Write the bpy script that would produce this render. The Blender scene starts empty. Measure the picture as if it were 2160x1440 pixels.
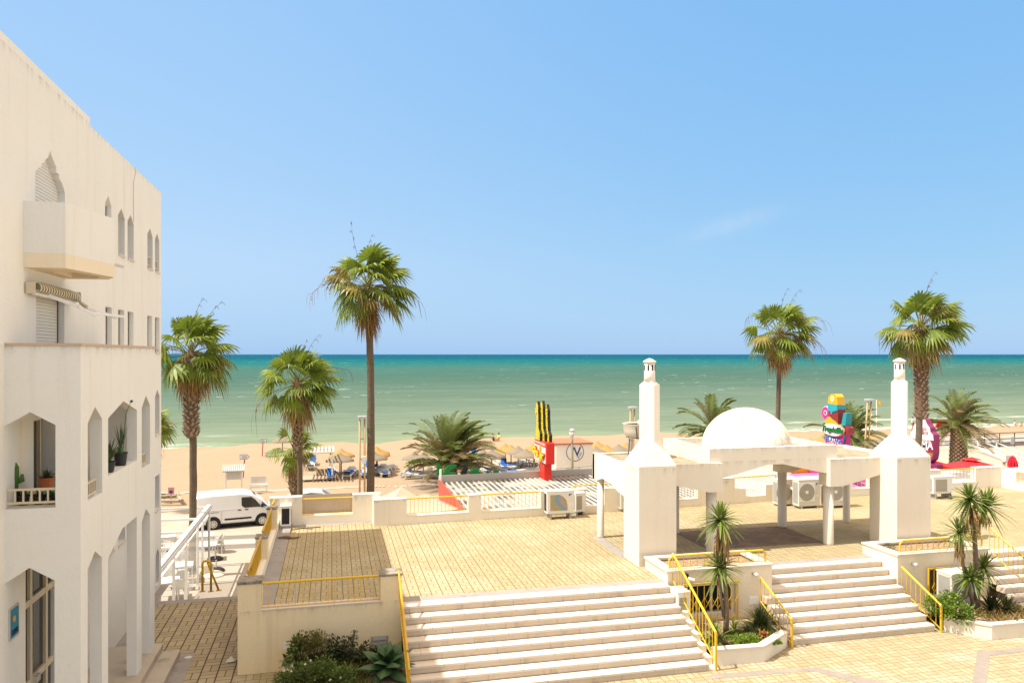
import bpy, bmesh, math, random
from math import sin, cos, pi, radians, sqrt, floor, log10
from mathutils import Vector, Matrix, noise as mnoise
from mathutils.geometry import tessellate_polygon
V = Vector
SC = bpy.context.scene
COL = SC.collection
random.seed(7)
# ---------------------------------------------------------------- survey helpers
# metres; X along the stair edges, Y towards the sea, Z up. Eye of the photograph at (0,0,H).
F, H, HOR = 1600.0, 7.2, 747.0
YAW = radians(13.36)
CY, SY = cos(YAW), sin(YAW)
ZT, ZS, ZB, ZSEA = 1.32, -2.4, -2.5, -3.3        # terrace, street, beach, sea
def _w(t, D, z): return V((D*(t*CY+SY), D*(CY-t*SY), z))
def G(x, y, z=0.0):                               # survey point lying on the level z
    return _w((x-1080)/F, F*(H-z)/(y-HOR), z)
def AX(x, y, X):                                  # survey point on the wall plane X
    t = (x-1080)/F; D = X/(t*CY+SY); return _w(t, D, H-(y-HOR)*D/F)
def AY(x, y, Y):
    t = (x-1080)/F; D = Y/(CY-t*SY); return _w(t, D, H-(y-HOR)*D/F)
def AD(x, y, D):
    return _w((x-1080)/F, D, H-(y-HOR)*D/F)
# ---------------------------------------------------------------- object helpers
def tag(o, label=None, cat=None, group=None, kind=None):
    if label: o['label'] = label
    if cat: o['category'] = cat
    if group: o['group'] = group
    if kind: o['kind'] = kind
    return o
def thing(name, label, cat, loc=(0, 0, 0), rz=0.0, group=None):
    o = bpy.data.objects.new(name, None); COL.objects.link(o)
    o.location = loc; o.rotation_euler = (0, 0, rz); o.empty_display_size = .2
    return tag(o, label, cat, group)
def kids(o): return [c for c in o.children]
def copy_tree(o, parent=None):
    c = o.copy(); COL.objects.link(c)
    if parent: c.parent = parent
    for ch in kids(o): copy_tree(ch, c)
    return c
class MB:
    def __init__(s): s.v = []; s.f = []; s.m = []
    def add(s, vs, fs, m=0):
        b = len(s.v); s.v += [V(p) for p in vs]
        for f in fs: s.f.append([b+i for i in f]); s.m.append(m)
        return s
    def box(s, x0, x1, y0, y1, z0, z1, m=0):
        return s.add([(x0,y0,z0),(x1,y0,z0),(x1,y1,z0),(x0,y1,z0),(x0,y0,z1),(x1,y0,z1),(x1,y1,z1),(x0,y1,z1)],
                     [(3,2,1,0),(4,5,6,7),(0,1,5,4),(1,2,6,5),(2,3,7,6),(3,0,4,7)], m)
    def cbox(s, c, sx, sy, sz, m=0, rz=0, rx=0, ry=0):
        R = Matrix.Rotation(rz,3,'Z') @ Matrix.Rotation(ry,3,'Y') @ Matrix.Rotation(rx,3,'X'); c = V(c)
        vs = [c + R @ V((a*sx/2, b*sy/2, d*sz/2)) for d in (-1,1) for a,b in ((-1,-1),(1,-1),(1,1),(-1,1))]
        return s.add(vs, [(3,2,1,0),(4,5,6,7),(0,1,5,4),(1,2,6,5),(2,3,7,6),(3,0,4,7)], m)
    def poly(s, pts, m=0): return s.add(pts, [tuple(range(len(pts)))], m)
    def plate(s, loops, mp, t, m=0, mside=None):
        """loops[0] outer outline, others holes, in (u,v); mp(u,v,w) to space; thickness t along w"""
        L = [[V((p[0], p[1], 0)) for p in l] for l in loops]
        tri = tessellate_polygon(L); flat = [p for l in L for p in l]; n = len(flat)
        vs = [mp(p.x, p.y, 0) for p in flat] + [mp(p.x, p.y, t) for p in flat]
        s.add(vs, [tuple(a) for a in tri] + [tuple(i+n for i in reversed(a)) for a in tri], m)
        b = len(s.v) - 2*n; k = 0
        for l in L:
            c = len(l)
            for i in range(c):
                j = (i+1) % c
                s.f.append([b+k+i, b+k+j, b+k+j+n, b+k+i+n]); s.m.append(m if mside is None else mside)
            k += c
        return s
    def prism(s, pts, z0, z1, m=0): return s.plate([pts], lambda u, v, w: (u, v, z0+w), z1-z0, m)
    def tube(s, path, r, n=6, m=0, cap=True):
        P = [V(p) for p in path]; R = r if isinstance(r, (list, tuple)) else [r]*len(P)
        vs = []; up = None
        for i, p in enumerate(P):
            t = (P[min(i+1, len(P)-1)] - P[max(i-1, 0)]).normalized()
            if up is None: up = V((0,0,1)) if abs(t.z) < .9 else V((1,0,0))
            a = t.cross(up).normalized(); up = a.cross(t).normalized()
            for k in range(n):
                q = 2*pi*k/n + pi/n; vs.append(p + (a*cos(q) + up*sin(q))*R[i])
        fs = [(i*n+k, i*n+(k+1) % n, (i+1)*n+(k+1) % n, (i+1)*n+k) for i in range(len(P)-1) for k in range(n)]
        if cap: fs += [tuple(reversed(range(n))), tuple(range((len(P)-1)*n, len(P)*n))]
        return s.add(vs, fs, m)
    def bar(s, a, b, w, h, m=0):
        a, b = V(a), V(b); t = (b-a).normalized(); up = V((0,0,1)) if abs(t.z) < .95 else V((0,1,0))
        x = t.cross(up).normalized(); y = x.cross(t)
        vs = [p + x*(i*w/2) + y*(j*h/2) for p in (a, b) for i, j in ((-1,-1),(1,-1),(1,1),(-1,1))]
        return s.add(vs, [(3,2,1,0),(4,5,6,7),(0,1,5,4),(1,2,6,5),(2,3,7,6),(3,0,4,7)], m)
    def lathe(s, prof, n=16, c=(0,0,0), m=0, axis='Z'):
        c = V(c); vs = []
        for r, z in prof:
            for k in range(n):
                q = 2*pi*k/n
                p = V((r*cos(q), r*sin(q), z))
                if axis == 'Y': p = V((p.x, p.z, p.y))
                if axis == 'X': p = V((p.z, p.x, p.y))
                vs.append(c + p)
        fs = [(i*n+k, i*n+(k+1) % n, (i+1)*n+(k+1) % n, (i+1)*n+k) for i in range(len(prof)-1) for k in range(n)]
        if prof[0][0] > 1e-4: fs.append(tuple(reversed(range(n))))
        if prof[-1][0] > 1e-4: fs.append(tuple(range((len(prof)-1)*n, len(prof)*n)))
        return s.add(vs, fs, m)
    def build(s, name, mats, parent=None, origin=None, smooth=False, fix=True, bevel=0.0, merge=False):
        if not isinstance(mats, (list, tuple)): mats = [mats]
        if origin is None and parent is not None:
            r = parent
            while r.parent is not None: r = r.parent
            if r.get('_w'): origin = r.location
        off = V(origin) if origin is not None else V((0,0,0))
        me = bpy.data.meshes.new(name)
        me.from_pydata([p-off for p in s.v], [], s.f)
        for mt in mats: me.materials.append(mt)
        me.polygons.foreach_set('material_index', s.m)
        if fix or merge:
            bm = bmesh.new(); bm.from_mesh(me)
            if merge: bmesh.ops.remove_doubles(bm, verts=bm.verts, dist=1e-4)
            if fix: bmesh.ops.recalc_face_normals(bm, faces=bm.faces)
            if bevel: 
                bmesh.ops.bevel(bm, geom=[e for e in bm.edges if len(e.link_faces) == 2 and e.calc_face_angle(0) > .5],
                                offset=bevel, segments=2, affect='EDGES', profile=.5)
            bm.to_mesh(me); bm.free()
        if smooth: me.polygons.foreach_set('use_smooth', [True]*len(me.polygons))
        o = bpy.data.objects.new(name, me); COL.objects.link(o)
        if parent is not None: o.parent = parent
        elif origin is not None: o.location = off
        return o
def wthing(name, label, cat, loc=(0,0,0), group=None):
    """a thing whose parts are written in site coordinates"""
    o = thing(name, label, cat, loc, 0, group); o['_w'] = 1; return o
def text(body, size, ext, m, parent, mat4, name='lettering', sx=1.0, shear=0.0, bold=0.0):
    cu = bpy.data.curves.new(name, 'FONT'); cu.body = body; cu.size = size; cu.extrude = ext
    cu.align_x = 'CENTER'; cu.align_y = 'CENTER'; cu.shear = shear; cu.offset = bold; cu.resolution_u = 3
    t = bpy.data.objects.new(name+'_tmp', cu); COL.objects.link(t)
    dg = bpy.context.evaluated_depsgraph_get(); dg.update()
    me = bpy.data.meshes.new_from_object(t.evaluated_get(dg)); me.name = name
    bpy.data.objects.remove(t); bpy.data.curves.remove(cu)
    me.transform(mat4 @ Matrix.Diagonal((sx,1,1,1)))
    me.materials.clear(); me.materials.append(m)
    o = bpy.data.objects.new(name, me); COL.objects.link(o); o.parent = parent
    return o
def frame4(o, ux, uy):
    ux, uy = V(ux).normalized(), V(uy).normalized(); uz = ux.cross(uy)
    M4 = Matrix.Identity(4)
    for i in range(3): M4[i][0] = ux[i]; M4[i][1] = uy[i]; M4[i][2] = uz[i]; M4[i][3] = o[i]
    return M4
# ---------------------------------------------------------------- materials
def nodes(name):
    m = bpy.data.materials.new(name); m.use_nodes = True
    nt = m.node_tree; return m, nt, nt.nodes['Principled BSDF']
def N(nt, t, **kw):
    n = nt.nodes.new(t)
    for k, v in kw.items():
        if k.startswith('i_'):
            key = k[2:]; key = int(key) if key.isdigit() else key.replace('_', ' ')
            if isinstance(v, bpy.types.NodeSocket): nt.links.new(v, n.inputs[key])
            else: n.inputs[key].default_value = v
        else: setattr(n, k, v)
    return n
def mth(nt, op, a, b=0.0, c=None):
    n = nt.nodes.new('ShaderNodeMath'); n.operation = op
    for i, v in enumerate((a, b) if c is None else (a, b, c)):
        if isinstance(v, bpy.types.NodeSocket): nt.links.new(v, n.inputs[i])
        else: n.inputs[i].default_value = v
    return n.outputs[0]
def mix(nt, fac, a, b, bt='MIX'):
    n = nt.nodes.new('ShaderNodeMix'); n.data_type = 'RGBA'; n.blend_type = bt
    for key, v in ((0, fac), (6, a), (7, b)):
        if isinstance(v, bpy.types.NodeSocket): nt.links.new(v, n.inputs[key])
        else: n.inputs[key].default_value = v if key == 0 else (*v[:3], 1)
    return n.outputs[2]
def ramp(nt, fac, stops):
    n = nt.nodes.new('ShaderNodeValToRGB'); nt.links.new(fac, n.inputs[0])
    e = n.color_ramp.elements
    while len(e) < len(stops): e.new(.5)
    for el, (p, c) in zip(e, stops):
        el.position = p; el.color = (*c, 1) if isinstance(c, tuple) else (c, c, c, 1)
    return n.outputs[0]
def wpos(nt, sc=(1,1,1)):
    g = nt.nodes.new('ShaderNodeNewGeometry')
    m = nt.nodes.new('ShaderNodeMapping'); m.inputs['Scale'].default_value = sc
    nt.links.new(g.outputs['Position'], m.inputs['Vector']); return m.outputs[0]
def nz(nt, scale=5, detail=3, rough=.5, sc=(1,1,1), vec=None):
    return N(nt, 'ShaderNodeTexNoise', i_Vector=vec or wpos(nt, sc), i_Scale=scale, i_Detail=detail, i_Roughness=rough).outputs[0]
def bump(nt, b, h, dist=.01, st=.5):
    n = N(nt, 'ShaderNodeBump', i_Height=h, i_Distance=dist, i_Strength=st); nt.links.new(n.outputs[0], b.inputs['Normal'])
def M(name, col, rough=.6, var=.1, scale=3, bmp=0, bscale=40, spec=.3, metal=0, dirt=None, coat=0, island=0.0, trans=0.0, joints=0):
    m, nt, b = nodes(name)
    c = tuple(col)
    fac = nz(nt, scale, 4, .6)
    out = mix(nt, fac, tuple(x*(1-var*1.6) for x in c), tuple(min(1, x*(1+var*1.2)) for x in c))
    if island:
        g = nt.nodes.new('ShaderNodeNewGeometry')
        out = mix(nt, 1.0, out, ramp(nt, g.outputs['Random Per Island'], [(0, 1-island), (1, 1.0)]), 'MULTIPLY')
    if dirt:
        dc, lo, hi, dsc, stretch = dirt
        d = nz(nt, dsc, 5, .65, stretch)
        out = mix(nt, ramp(nt, d, [(lo, 0.0), (hi, 1.0)]), out, dc)
    if joints:
        s = N(nt, 'ShaderNodeSeparateXYZ', i_0=wpos(nt)); row = mth(nt, 'FLOOR', mth(nt, 'DIVIDE', mth(nt, 'ADD', s.outputs[2], .046), .165))
        u = mth(nt, 'FRACT', mth(nt, 'ADD', mth(nt, 'DIVIDE', s.outputs[0], joints), mth(nt, 'MULTIPLY', row, .37)))
        e = mth(nt, 'MINIMUM', u, mth(nt, 'SUBTRACT', 1.0, u))
        out = mix(nt, N(nt, 'ShaderNodeMapRange', i_0=e, i_1=.004, i_2=.010, i_3=.5, i_4=0.0).outputs[0], out, tuple(x*.4 for x in c))
    nt.links.new(out, b.inputs['Base Color'])
    b.inputs['Roughness'].default_value = rough; b.inputs['Specular IOR Level'].default_value = spec
    b.inputs['Metallic'].default_value = metal
    if coat: b.inputs['Coat Weight'].default_value = coat; b.inputs['Coat Roughness'].default_value = .1
    if bmp: bump(nt, b, nz(nt, bscale, 4, .6), .02, bmp)
    if trans:
        tr = N(nt, 'ShaderNodeBsdfTranslucent'); nt.links.new(out, tr.inputs[0])
        mx = N(nt, 'ShaderNodeMixShader', i_0=trans); nt.links.new(b.outputs[0], mx.inputs[1]); nt.links.new(tr.outputs[0], mx.inputs[2])
        nt.links.new(mx.outputs[0], nt.nodes['Material Output'].inputs[0])
    return m
def plaster(name, col, amt=.5, streak=(.45,.34,.2), tops=()):
    m, nt, b = nodes(name)
    base = mix(nt, nz(nt, .45, 4, .6), tuple(x*.93 for x in col), tuple(min(1, x*1.03) for x in col))
    base = mix(nt, mth(nt, 'MULTIPLY', ramp(nt, nz(nt, 7, 5, .7), [(.55, 0.0), (.8, 1.0)]), .35*amt), base, tuple(x*.75 for x in col))
    # rain streaks running down from the top edges
    st = mth(nt, 'MULTIPLY', ramp(nt, nz(nt, 1.0, 5, .6, (3.2, 3.2, .16)), [(.56, 0.0), (.74, 1.0)]), .55*amt)
    base = mix(nt, st, base, tuple(a*.55+s*.45 for a, s in zip(col, streak)))
    spots = mth(nt, 'MULTIPLY', ramp(nt, nz(nt, 2.3, 6, .75), [(.68, 0.0), (.76, 1.0)]), .6*amt)
    base = mix(nt, spots, base, (.42, .33, .22))
    if tops:                                        # grime washed down from the coping
        z_ = N(nt, 'ShaderNodeSeparateXYZ', i_0=wpos(nt)).outputs[2]
        dn = nz(nt, 1.0, 6, .7, (5, 5, .5))
        for zt_ in tops:
            g_ = N(nt, 'ShaderNodeMapRange', i_0=z_, i_1=zt_-.32, i_2=zt_, i_3=0.0, i_4=1.0).outputs[0]
            k_ = mth(nt, 'MULTIPLY', mth(nt, 'MULTIPLY', mth(nt, 'POWER', g_, 3.0), mth(nt, 'LESS_THAN', z_, zt_+.02)), ramp(nt, dn, [(.46, 0.0), (.70, .6)]))
            base = mix(nt, k_, base, (.22,.17,.12))
    nt.links.new(base, b.inputs['Base Color']); b.inputs['Roughness'].default_value = .85; b.inputs['Specular IOR Level'].default_value = .15
    bump(nt, b, mth(nt, 'ADD', nz(nt, 22, 5, .7), mth(nt, 'MULTIPLY', nz(nt, 2.2, 3, .6), 1.4)), .014, .45)
    return m
def basket(name, w, col, var, joint, jw=.035, rot=0.0, jstr=1.0, colw=1.7, worn=None):
    """block paving: pairs of bricks, every other block turned"""
    m, nt, b = nodes(name)
    p = wpos(nt); s = N(nt, 'ShaderNodeSeparateXYZ', i_0=p)
    x, y = s.outputs[0], s.outputs[1]; cr, sr = cos(rot), sin(rot)
    u = mth(nt, 'DIVIDE', mth(nt, 'ADD', mth(nt, 'MULTIPLY', x, cr), mth(nt, 'MULTIPLY', y, sr)), w)
    v = mth(nt, 'DIVIDE', mth(nt, 'SUBTRACT', mth(nt, 'MULTIPLY', y, cr), mth(nt, 'MULTIPLY', x, sr)), w)
    wob = mth(nt, 'MULTIPLY', mth(nt, 'SUBTRACT', nz(nt, 1.5, 2), .5), .05)
    u = mth(nt, 'ADD', u, wob); v = mth(nt, 'ADD', v, wob)
    iu, iv = mth(nt, 'FLOOR', u), mth(nt, 'FLOOR', v)
    fu, fv = mth(nt, 'FRACT', u), mth(nt, 'FRACT', v)
    par = mth(nt, 'FLOORED_MODULO', mth(nt, 'ADD', iu, iv), 2.0)
    a = mth(nt, 'ADD', mth(nt, 'MULTIPLY', fu, par), mth(nt, 'MULTIPLY', fv, mth(nt, 'SUBTRACT', 1.0, par)))
    def edge(q): return mth(nt, 'MINIMUM', q, mth(nt, 'SUBTRACT', 1.0, q))
    a2 = mth(nt, 'FRACT', mth(nt, 'MULTIPLY', a, 2.0))
    d = mth(nt, 'MULTIPLY', edge(a2), .5)
    d = mth(nt, 'MINIMUM', d, edge(fv)); d = mth(nt, 'MINIMUM', d, mth(nt, 'DIVIDE', edge(fu), colw))
    j = N(nt, 'ShaderNodeMapRange', i_0=d, i_1=jw*.45, i_2=jw, i_3=1.0, i_4=0.0).outputs[0]
    idv = N(nt, 'ShaderNodeCombineXYZ', i_0=iu, i_1=iv, i_2=mth(nt, 'FLOOR', mth(nt, 'MULTIPLY', a, 2.0)))
    wn = N(nt, 'ShaderNodeTexWhiteNoise', i_0=idv.outputs[0]).outputs[0]
    c = mix(nt, wn, tuple(q*(1-var) for q in col), tuple(min(1, q*(1+var)) for q in col))
    c = mix(nt, mth(nt, 'MULTIPLY', nz(nt, .7, 4, .6), .5), c, tuple(q*.78 for q in col))
    c = mix(nt, mth(nt, 'MULTIPLY', ramp(nt, nz(nt, 2.6, 6, .75), [(.6, 0.0), (.78, 1.0)]), .35), c, tuple(q*.5 for q in col))
    if worn: c = mix(nt, mth(nt, 'MULTIPLY', ramp(nt, nz(nt, .55, 5, .65), [(.5, 0.0), (.62, 1.0)]), .75), c, worn)
    c = mix(nt, mth(nt, 'MULTIPLY', j, jstr), c, joint)
    nt.links.new(c, b.inputs['Base Color']); b.inputs['Roughness'].default_value = .8; b.inputs['Specular IOR Level'].default_value = .2
    hgt = mth(nt, 'ADD', mth(nt, 'SUBTRACT', 1.0, j), mth(nt, 'MULTIPLY', nz(nt, 60, 3), .3))
    bump(nt, b, hgt, .008, .6)
    return m
PL = dict(
 white=plaster('white_plaster', (.78,.715,.60), .6, tops=(4.0, 4.41))
 , parapet=plaster('parapet_plaster', (.85,.785,.665), .75, tops=(2.2, 2.32)),
 clean=plaster('clean_white_plaster', (.84,.785,.69), .3),
 wall=plaster('stained_plaster', (.87,.735,.485), 1.5, tops=(1.40,)),
 cream=plaster('cream_plaster', (.82,.72,.555), .6),
)
TILE = basket('terrace_tiles', .265, (.405,.335,.197), .11, (.15,.09,.035), .037, colw=1.2, worn=(.44,.385,.26))
TILE_P = basket('plaza_tiles', .31, (.385,.335,.215), .13, (.24,.14,.06), .035, colw=1.0, worn=(.46,.415,.34))
TILE_A = basket('alley_tiles', .36, (.42,.345,.225), .10, (.08,.06,.04), .035)
TILE_B = basket('brown_tiles', .5, (.215,.155,.11), .25, (.12,.085,.06), .02, rot=.78, jstr=.6, colw=1.0)
STONE = M('pale_marble', (.66,.58,.49), .55, .08, 1.3, .15, 30, .3, dirt=((.5,.4,.3), .6, .85, 3.0, (1,1,1)), joints=1.25)
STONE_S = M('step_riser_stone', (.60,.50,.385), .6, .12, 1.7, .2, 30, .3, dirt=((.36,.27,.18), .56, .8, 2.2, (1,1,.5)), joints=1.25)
GREYS = M('grey_stone', (.33,.30,.28), .7, .15, 2.5, .3, 40, dirt=((.16,.13,.11), .55, .8, 3, (1,1,1)))
CAP = M('weathered_cap', (.34,.30,.25), .9, .25, 9, .6, 40, dirt=((.07,.06,.05), .45, .7, 6, (1,1,1)))
YEL = M('yellow_paint', (.72,.46,.03), .4, .08, 4, .05, 60, .4, dirt=((.30,.16,.05), .66, .74, 5, (1,1,1)))
YELD = M('worn_yellow_paint', (.62,.37,.03), .45, .1, 4, .05, 60, .4, dirt=((.12,.09,.07), .6, .68, 4, (1,1,1)))
WMET = M('white_metal', (.80,.79,.76), .4, .05, 4, 0, 0, .4, dirt=((.45,.38,.28), .66, .85, 2.5, (1,1,1)))
ALU = M('aluminium', (.62,.61,.58), .35, .06, 3, 0, 0, .5, .6)
BEI = M('beige_aluminium', (.60,.52,.38), .4, .05, 3, 0, 0, .4)
SHUT = M('shutter_slats', (.68,.66,.58), .5, .05, 2)
DARK = M('dark_void', (.03,.027,.024), .8, .2)
BLK = M('black_plastic', (.02,.02,.022), .5, .2)
GRY = M('grey_metal', (.34,.33,.31), .5, .08, 3)
SOIL = M('dry_soil', (.30,.21,.13), .95, .25, 8, .8, 25, .1, dirt=((.52,.40,.26), .5, .7, 12, (1,1,1)))
WOOD = M('weathered_wood', (.42,.33,.24), .8, .18, 3, .3, 30)
POSTW = M('pine_post', (.52,.35,.18), .7, .12, 3, .2, 30)
RED = M('red_paint', (.72,.03,.02), .35, .06, 2, 0, 0, .4)
def glass(name, col, rough=.05, spec=.6):
    m, nt, b = nodes(name); b.inputs['Base Color'].default_value = (*col, 1); b.inputs['Roughness'].default_value = rough
    b.inputs['Specular IOR Level'].default_value = spec; bump(nt, b, nz(nt, 1.5, 2), .01, .05); return m
GLASS = glass('dark_window_glass', (.03,.026,.02), .04, .8)
def clear(name, tint=(.9,.95,.93), a=.25):
    m, nt, b = nodes(name); b.inputs['Base Color'].default_value = (*tint, 1); b.inputs['Roughness'].default_value = .05
    b.inputs['Alpha'].default_value = a; return m
CLEAR = clear('clear_glass')
# ================================================================ camera, sky, sun
cam = bpy.data.cameras.new('camera'); camo = bpy.data.objects.new('camera', cam); COL.objects.link(camo)
camo.location = (0, 0, H); camo.rotation_euler = (pi/2, 0, -YAW)
cam.sensor_width = 36; cam.lens = 36*F/2160; cam.shift_y = 27/2160; cam.clip_start = .3; cam.clip_end = 100000
SC.camera = camo
SUN_EL, SUN_AZ = radians(58), radians(2.5)
SUN = V((-cos(SUN_EL)*cos(SUN_AZ), -cos(SUN_EL)*sin(SUN_AZ), sin(SUN_EL)))
wd = bpy.data.worlds.new('World'); SC.world = wd; wd.use_nodes = True
nt = wd.node_tree; bg = nt.nodes['Background']
sk = nt.nodes.new('ShaderNodeTexSky'); sk.sky_type = 'NISHITA'; sk.sun_disc = False
sk.sun_elevation = SUN_EL; sk.sun_rotation = radians(-90) - SUN_AZ
sk.altitude = 0; sk.air_density = 1.0; sk.dust_density = .6; sk.ozone_density = 1.6
sp_ = nt.nodes.new('ShaderNodeSeparateColor'); cb_ = nt.nodes.new('ShaderNodeCombineColor'); nt.links.new(sk.outputs[0], sp_.inputs[0])
# flatten the horizon glow of the clear-sky model: the day was hazy blue down to the sea
for i, (raw, want, p) in enumerate(((1.34, .235, .44), (2.16, .515, .25), (3.71, .90, .06))):
    a_ = nt.nodes.new('ShaderNodeMath'); a_.operation = 'POWER'; nt.links.new(sp_.outputs[i], a_.inputs[0]); a_.inputs[1].default_value = p
    b_ = nt.nodes.new('ShaderNodeMath'); b_.operation = 'MULTIPLY'; nt.links.new(a_.outputs[0], b_.inputs[0]); b_.inputs[1].default_value = want/(raw**p)/2.46/.15
    nt.links.new(b_.outputs[0], cb_.inputs[i])
# warm fill light added to the unseen sky overhead; blue down to the sea
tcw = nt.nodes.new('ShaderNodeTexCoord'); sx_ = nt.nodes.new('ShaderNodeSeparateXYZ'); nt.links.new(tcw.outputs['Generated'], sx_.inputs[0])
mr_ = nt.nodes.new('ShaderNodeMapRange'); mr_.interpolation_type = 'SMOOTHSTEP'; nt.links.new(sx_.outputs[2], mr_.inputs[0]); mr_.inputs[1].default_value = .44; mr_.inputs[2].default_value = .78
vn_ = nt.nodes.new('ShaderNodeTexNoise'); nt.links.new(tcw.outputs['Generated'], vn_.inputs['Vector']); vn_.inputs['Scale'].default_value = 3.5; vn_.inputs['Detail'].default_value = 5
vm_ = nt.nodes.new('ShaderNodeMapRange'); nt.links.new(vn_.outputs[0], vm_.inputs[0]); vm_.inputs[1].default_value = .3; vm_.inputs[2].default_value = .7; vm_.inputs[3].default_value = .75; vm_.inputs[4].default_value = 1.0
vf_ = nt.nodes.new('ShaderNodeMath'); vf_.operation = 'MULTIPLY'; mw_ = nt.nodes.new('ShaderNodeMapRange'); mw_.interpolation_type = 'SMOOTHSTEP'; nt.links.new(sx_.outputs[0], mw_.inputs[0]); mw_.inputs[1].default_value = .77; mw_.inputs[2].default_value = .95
mz_ = nt.nodes.new('ShaderNodeMath'); mz_.operation = 'MAXIMUM'; nt.links.new(mr_.outputs[0], mz_.inputs[0]); nt.links.new(mw_.outputs[0], mz_.inputs[1])   # more added fill low in the west, out of view
mn_ = nt.nodes.new('ShaderNodeMapRange'); mn_.interpolation_type = 'SMOOTHSTEP'; nt.links.new(sx_.outputs[1], mn_.inputs[0]); mn_.inputs[1].default_value = .1; mn_.inputs[2].default_value = -.4; mn_.inputs[3].default_value = 0.0; mn_.inputs[4].default_value = .20  # weaker added fill across the unseen north sky
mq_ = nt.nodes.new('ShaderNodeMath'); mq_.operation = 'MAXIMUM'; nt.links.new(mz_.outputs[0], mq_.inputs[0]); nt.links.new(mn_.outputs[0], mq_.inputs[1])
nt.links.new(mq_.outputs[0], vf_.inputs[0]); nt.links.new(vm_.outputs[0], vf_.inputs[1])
# one faint wisp of cirrus above the dome
def wm(op, a, b=0.0):
    n = nt.nodes.new('ShaderNodeMath'); n.operation = op
    for i, v in enumerate((a, b)):
        if isinstance(v, bpy.types.NodeSocket): nt.links.new(v, n.inputs[i])
        else: n.inputs[i].default_value = v
    return n.outputs[0]
WC = V((.2875*CY+SY, CY-.2875*SY, .170)).normalized(); WA = V((CY, -SY, .30)).normalized(); WB = WC.cross(WA).normalized()
def wdot(v):
    n = nt.nodes.new('ShaderNodeVectorMath'); n.operation = 'DOT_PRODUCT'; nt.links.new(tcw.outputs['Generated'], n.inputs[0]); n.inputs[1].default_value = v; return n.outputs['Value']
da_ = wm('DIVIDE', wm('SUBTRACT', wdot(WA), WC.dot(WA)), .050); db_ = wm('DIVIDE', wm('SUBTRACT', wdot(WB), WC.dot(WB)), .011)
wn_ = nt.nodes.new('ShaderNodeTexNoise'); nt.links.new(tcw.outputs['Generated'], wn_.inputs['Vector']); wn_.inputs['Scale'].default_value = 45; wn_.inputs['Detail'].default_value = 6
wg_ = wm('MULTIPLY', wm('MULTIPLY', wm('POWER', 2.718, wm('MULTIPLY', wm('ADD', wm('MULTIPLY', da_, da_), wm('MULTIPLY', db_, db_)), -1.0)), wn_.outputs[0]), .30)
wx_ = nt.nodes.new('ShaderNodeMix'); wx_.data_type = 'RGBA'; nt.links.new(wg_, wx_.inputs[0]); # the blue pales on the sunward side
def wramp(v, a, b):
    n = nt.nodes.new('ShaderNodeMapRange'); n.interpolation_type = 'SMOOTHSTEP'; nt.links.new(v, n.inputs[0]); n.inputs[1].default_value = a; n.inputs[2].default_value = b; return n.outputs[0]
sw_ = wm('MULTIPLY', wm('SUBTRACT', 1.0, wramp(sx_.outputs[0], -.25, .72)), wramp(sx_.outputs[2], .0, .13))
gl_ = nt.nodes.new('ShaderNodeMix'); gl_.data_type = 'RGBA'; gl_.blend_type = 'MULTIPLY'; nt.links.new(sw_, gl_.inputs[0]); nt.links.new(cb_.outputs[0], gl_.inputs[6]); gl_.inputs[7].default_value = (1.42, 1.14, 1.05, 1)
nt.links.new(gl_.outputs[2], wx_.inputs[6]); wx_.inputs[7].default_value = tuple(q/2.46/.15 for q in (.85, .90, .96))+(1,)
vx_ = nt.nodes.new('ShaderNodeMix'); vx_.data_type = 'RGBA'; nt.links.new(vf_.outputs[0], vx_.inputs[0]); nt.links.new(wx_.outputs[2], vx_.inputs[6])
SKY_FILL = (2.10, 1.60, 1.06); vx_.inputs[7].default_value = tuple(q/2.46/.15 for q in SKY_FILL)+(1,)  # colour of the fill added overhead, west and north
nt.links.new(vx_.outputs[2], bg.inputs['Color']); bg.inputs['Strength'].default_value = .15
sl = bpy.data.lights.new('sun', 'SUN'); sl.energy = 2.8; sl.angle = radians(.5); sl.color = (1, .95, .85)
so = bpy.data.objects.new('sun', sl); COL.objects.link(so); so.rotation_euler = SUN.to_track_quat('Z', 'Y').to_euler(); so.location = (-30, 0, 40)
SC.view_settings.view_transform = 'Standard'; SC.view_settings.look = 'None'; SC.view_settings.exposure = 1.3; SC.view_settings.gamma = 1
SC.render.engine = 'CYCLES'; SC.cycles.max_bounces = 8; SC.cycles.diffuse_bounces = 5; SC.cycles.transparent_max_bounces = 12
SC.cycles.use_denoising = True

def structure(mb, name, mats, **k):
    return tag(mb.build(name, mats, **k), kind='structure')
# ================================================================ ground sheets
structure(MB().box(-2.06, 70, -12, 18.2, -.3, 0), 'plaza', TILE_P)
ALY = 23.6
structure(MB().box(-5.2, -2.06, -12, ALY, -.3, 0), 'alley', TILE_A)
sm = MB()
sm.box(-5.2, -2.06, ALY-.02, ALY+.3, -.28, .006)
for k in range(1, 14):                             # the steps from the alley down to the street
    sm.box(-5.2, -2.06, ALY+.3*k, ALY+.3*(k+1), -.3-.18*k, -.18*k)
structure(sm, 'alley_steps', GREYS)
structure(MB().box(-3.52, -3.2, 12, 19.6, 0, .005).box(-5.19, -4.95, 19.5, 25.6, 0, .005), 'grey_paving_strip', GREYS)
strip = MB()
pts = [G(1500,1421), G(1720,1407), G(1880,1440), G(1830,1446), G(1715,1414), G(1490,1432)]
strip.poly([(p.x, p.y, .004) for p in pts])
pts = [G(2062,1371), G(2090,1371), G(2080,1446), G(2050,1446)]
strip.poly([(p.x, p.y, .0045) for p in pts])
pts = [G(2090,1372), G(2175,1362), G(2175,1372), G(2090,1382)]
strip.poly([(p.x, p.y, .005) for p in pts])
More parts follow.
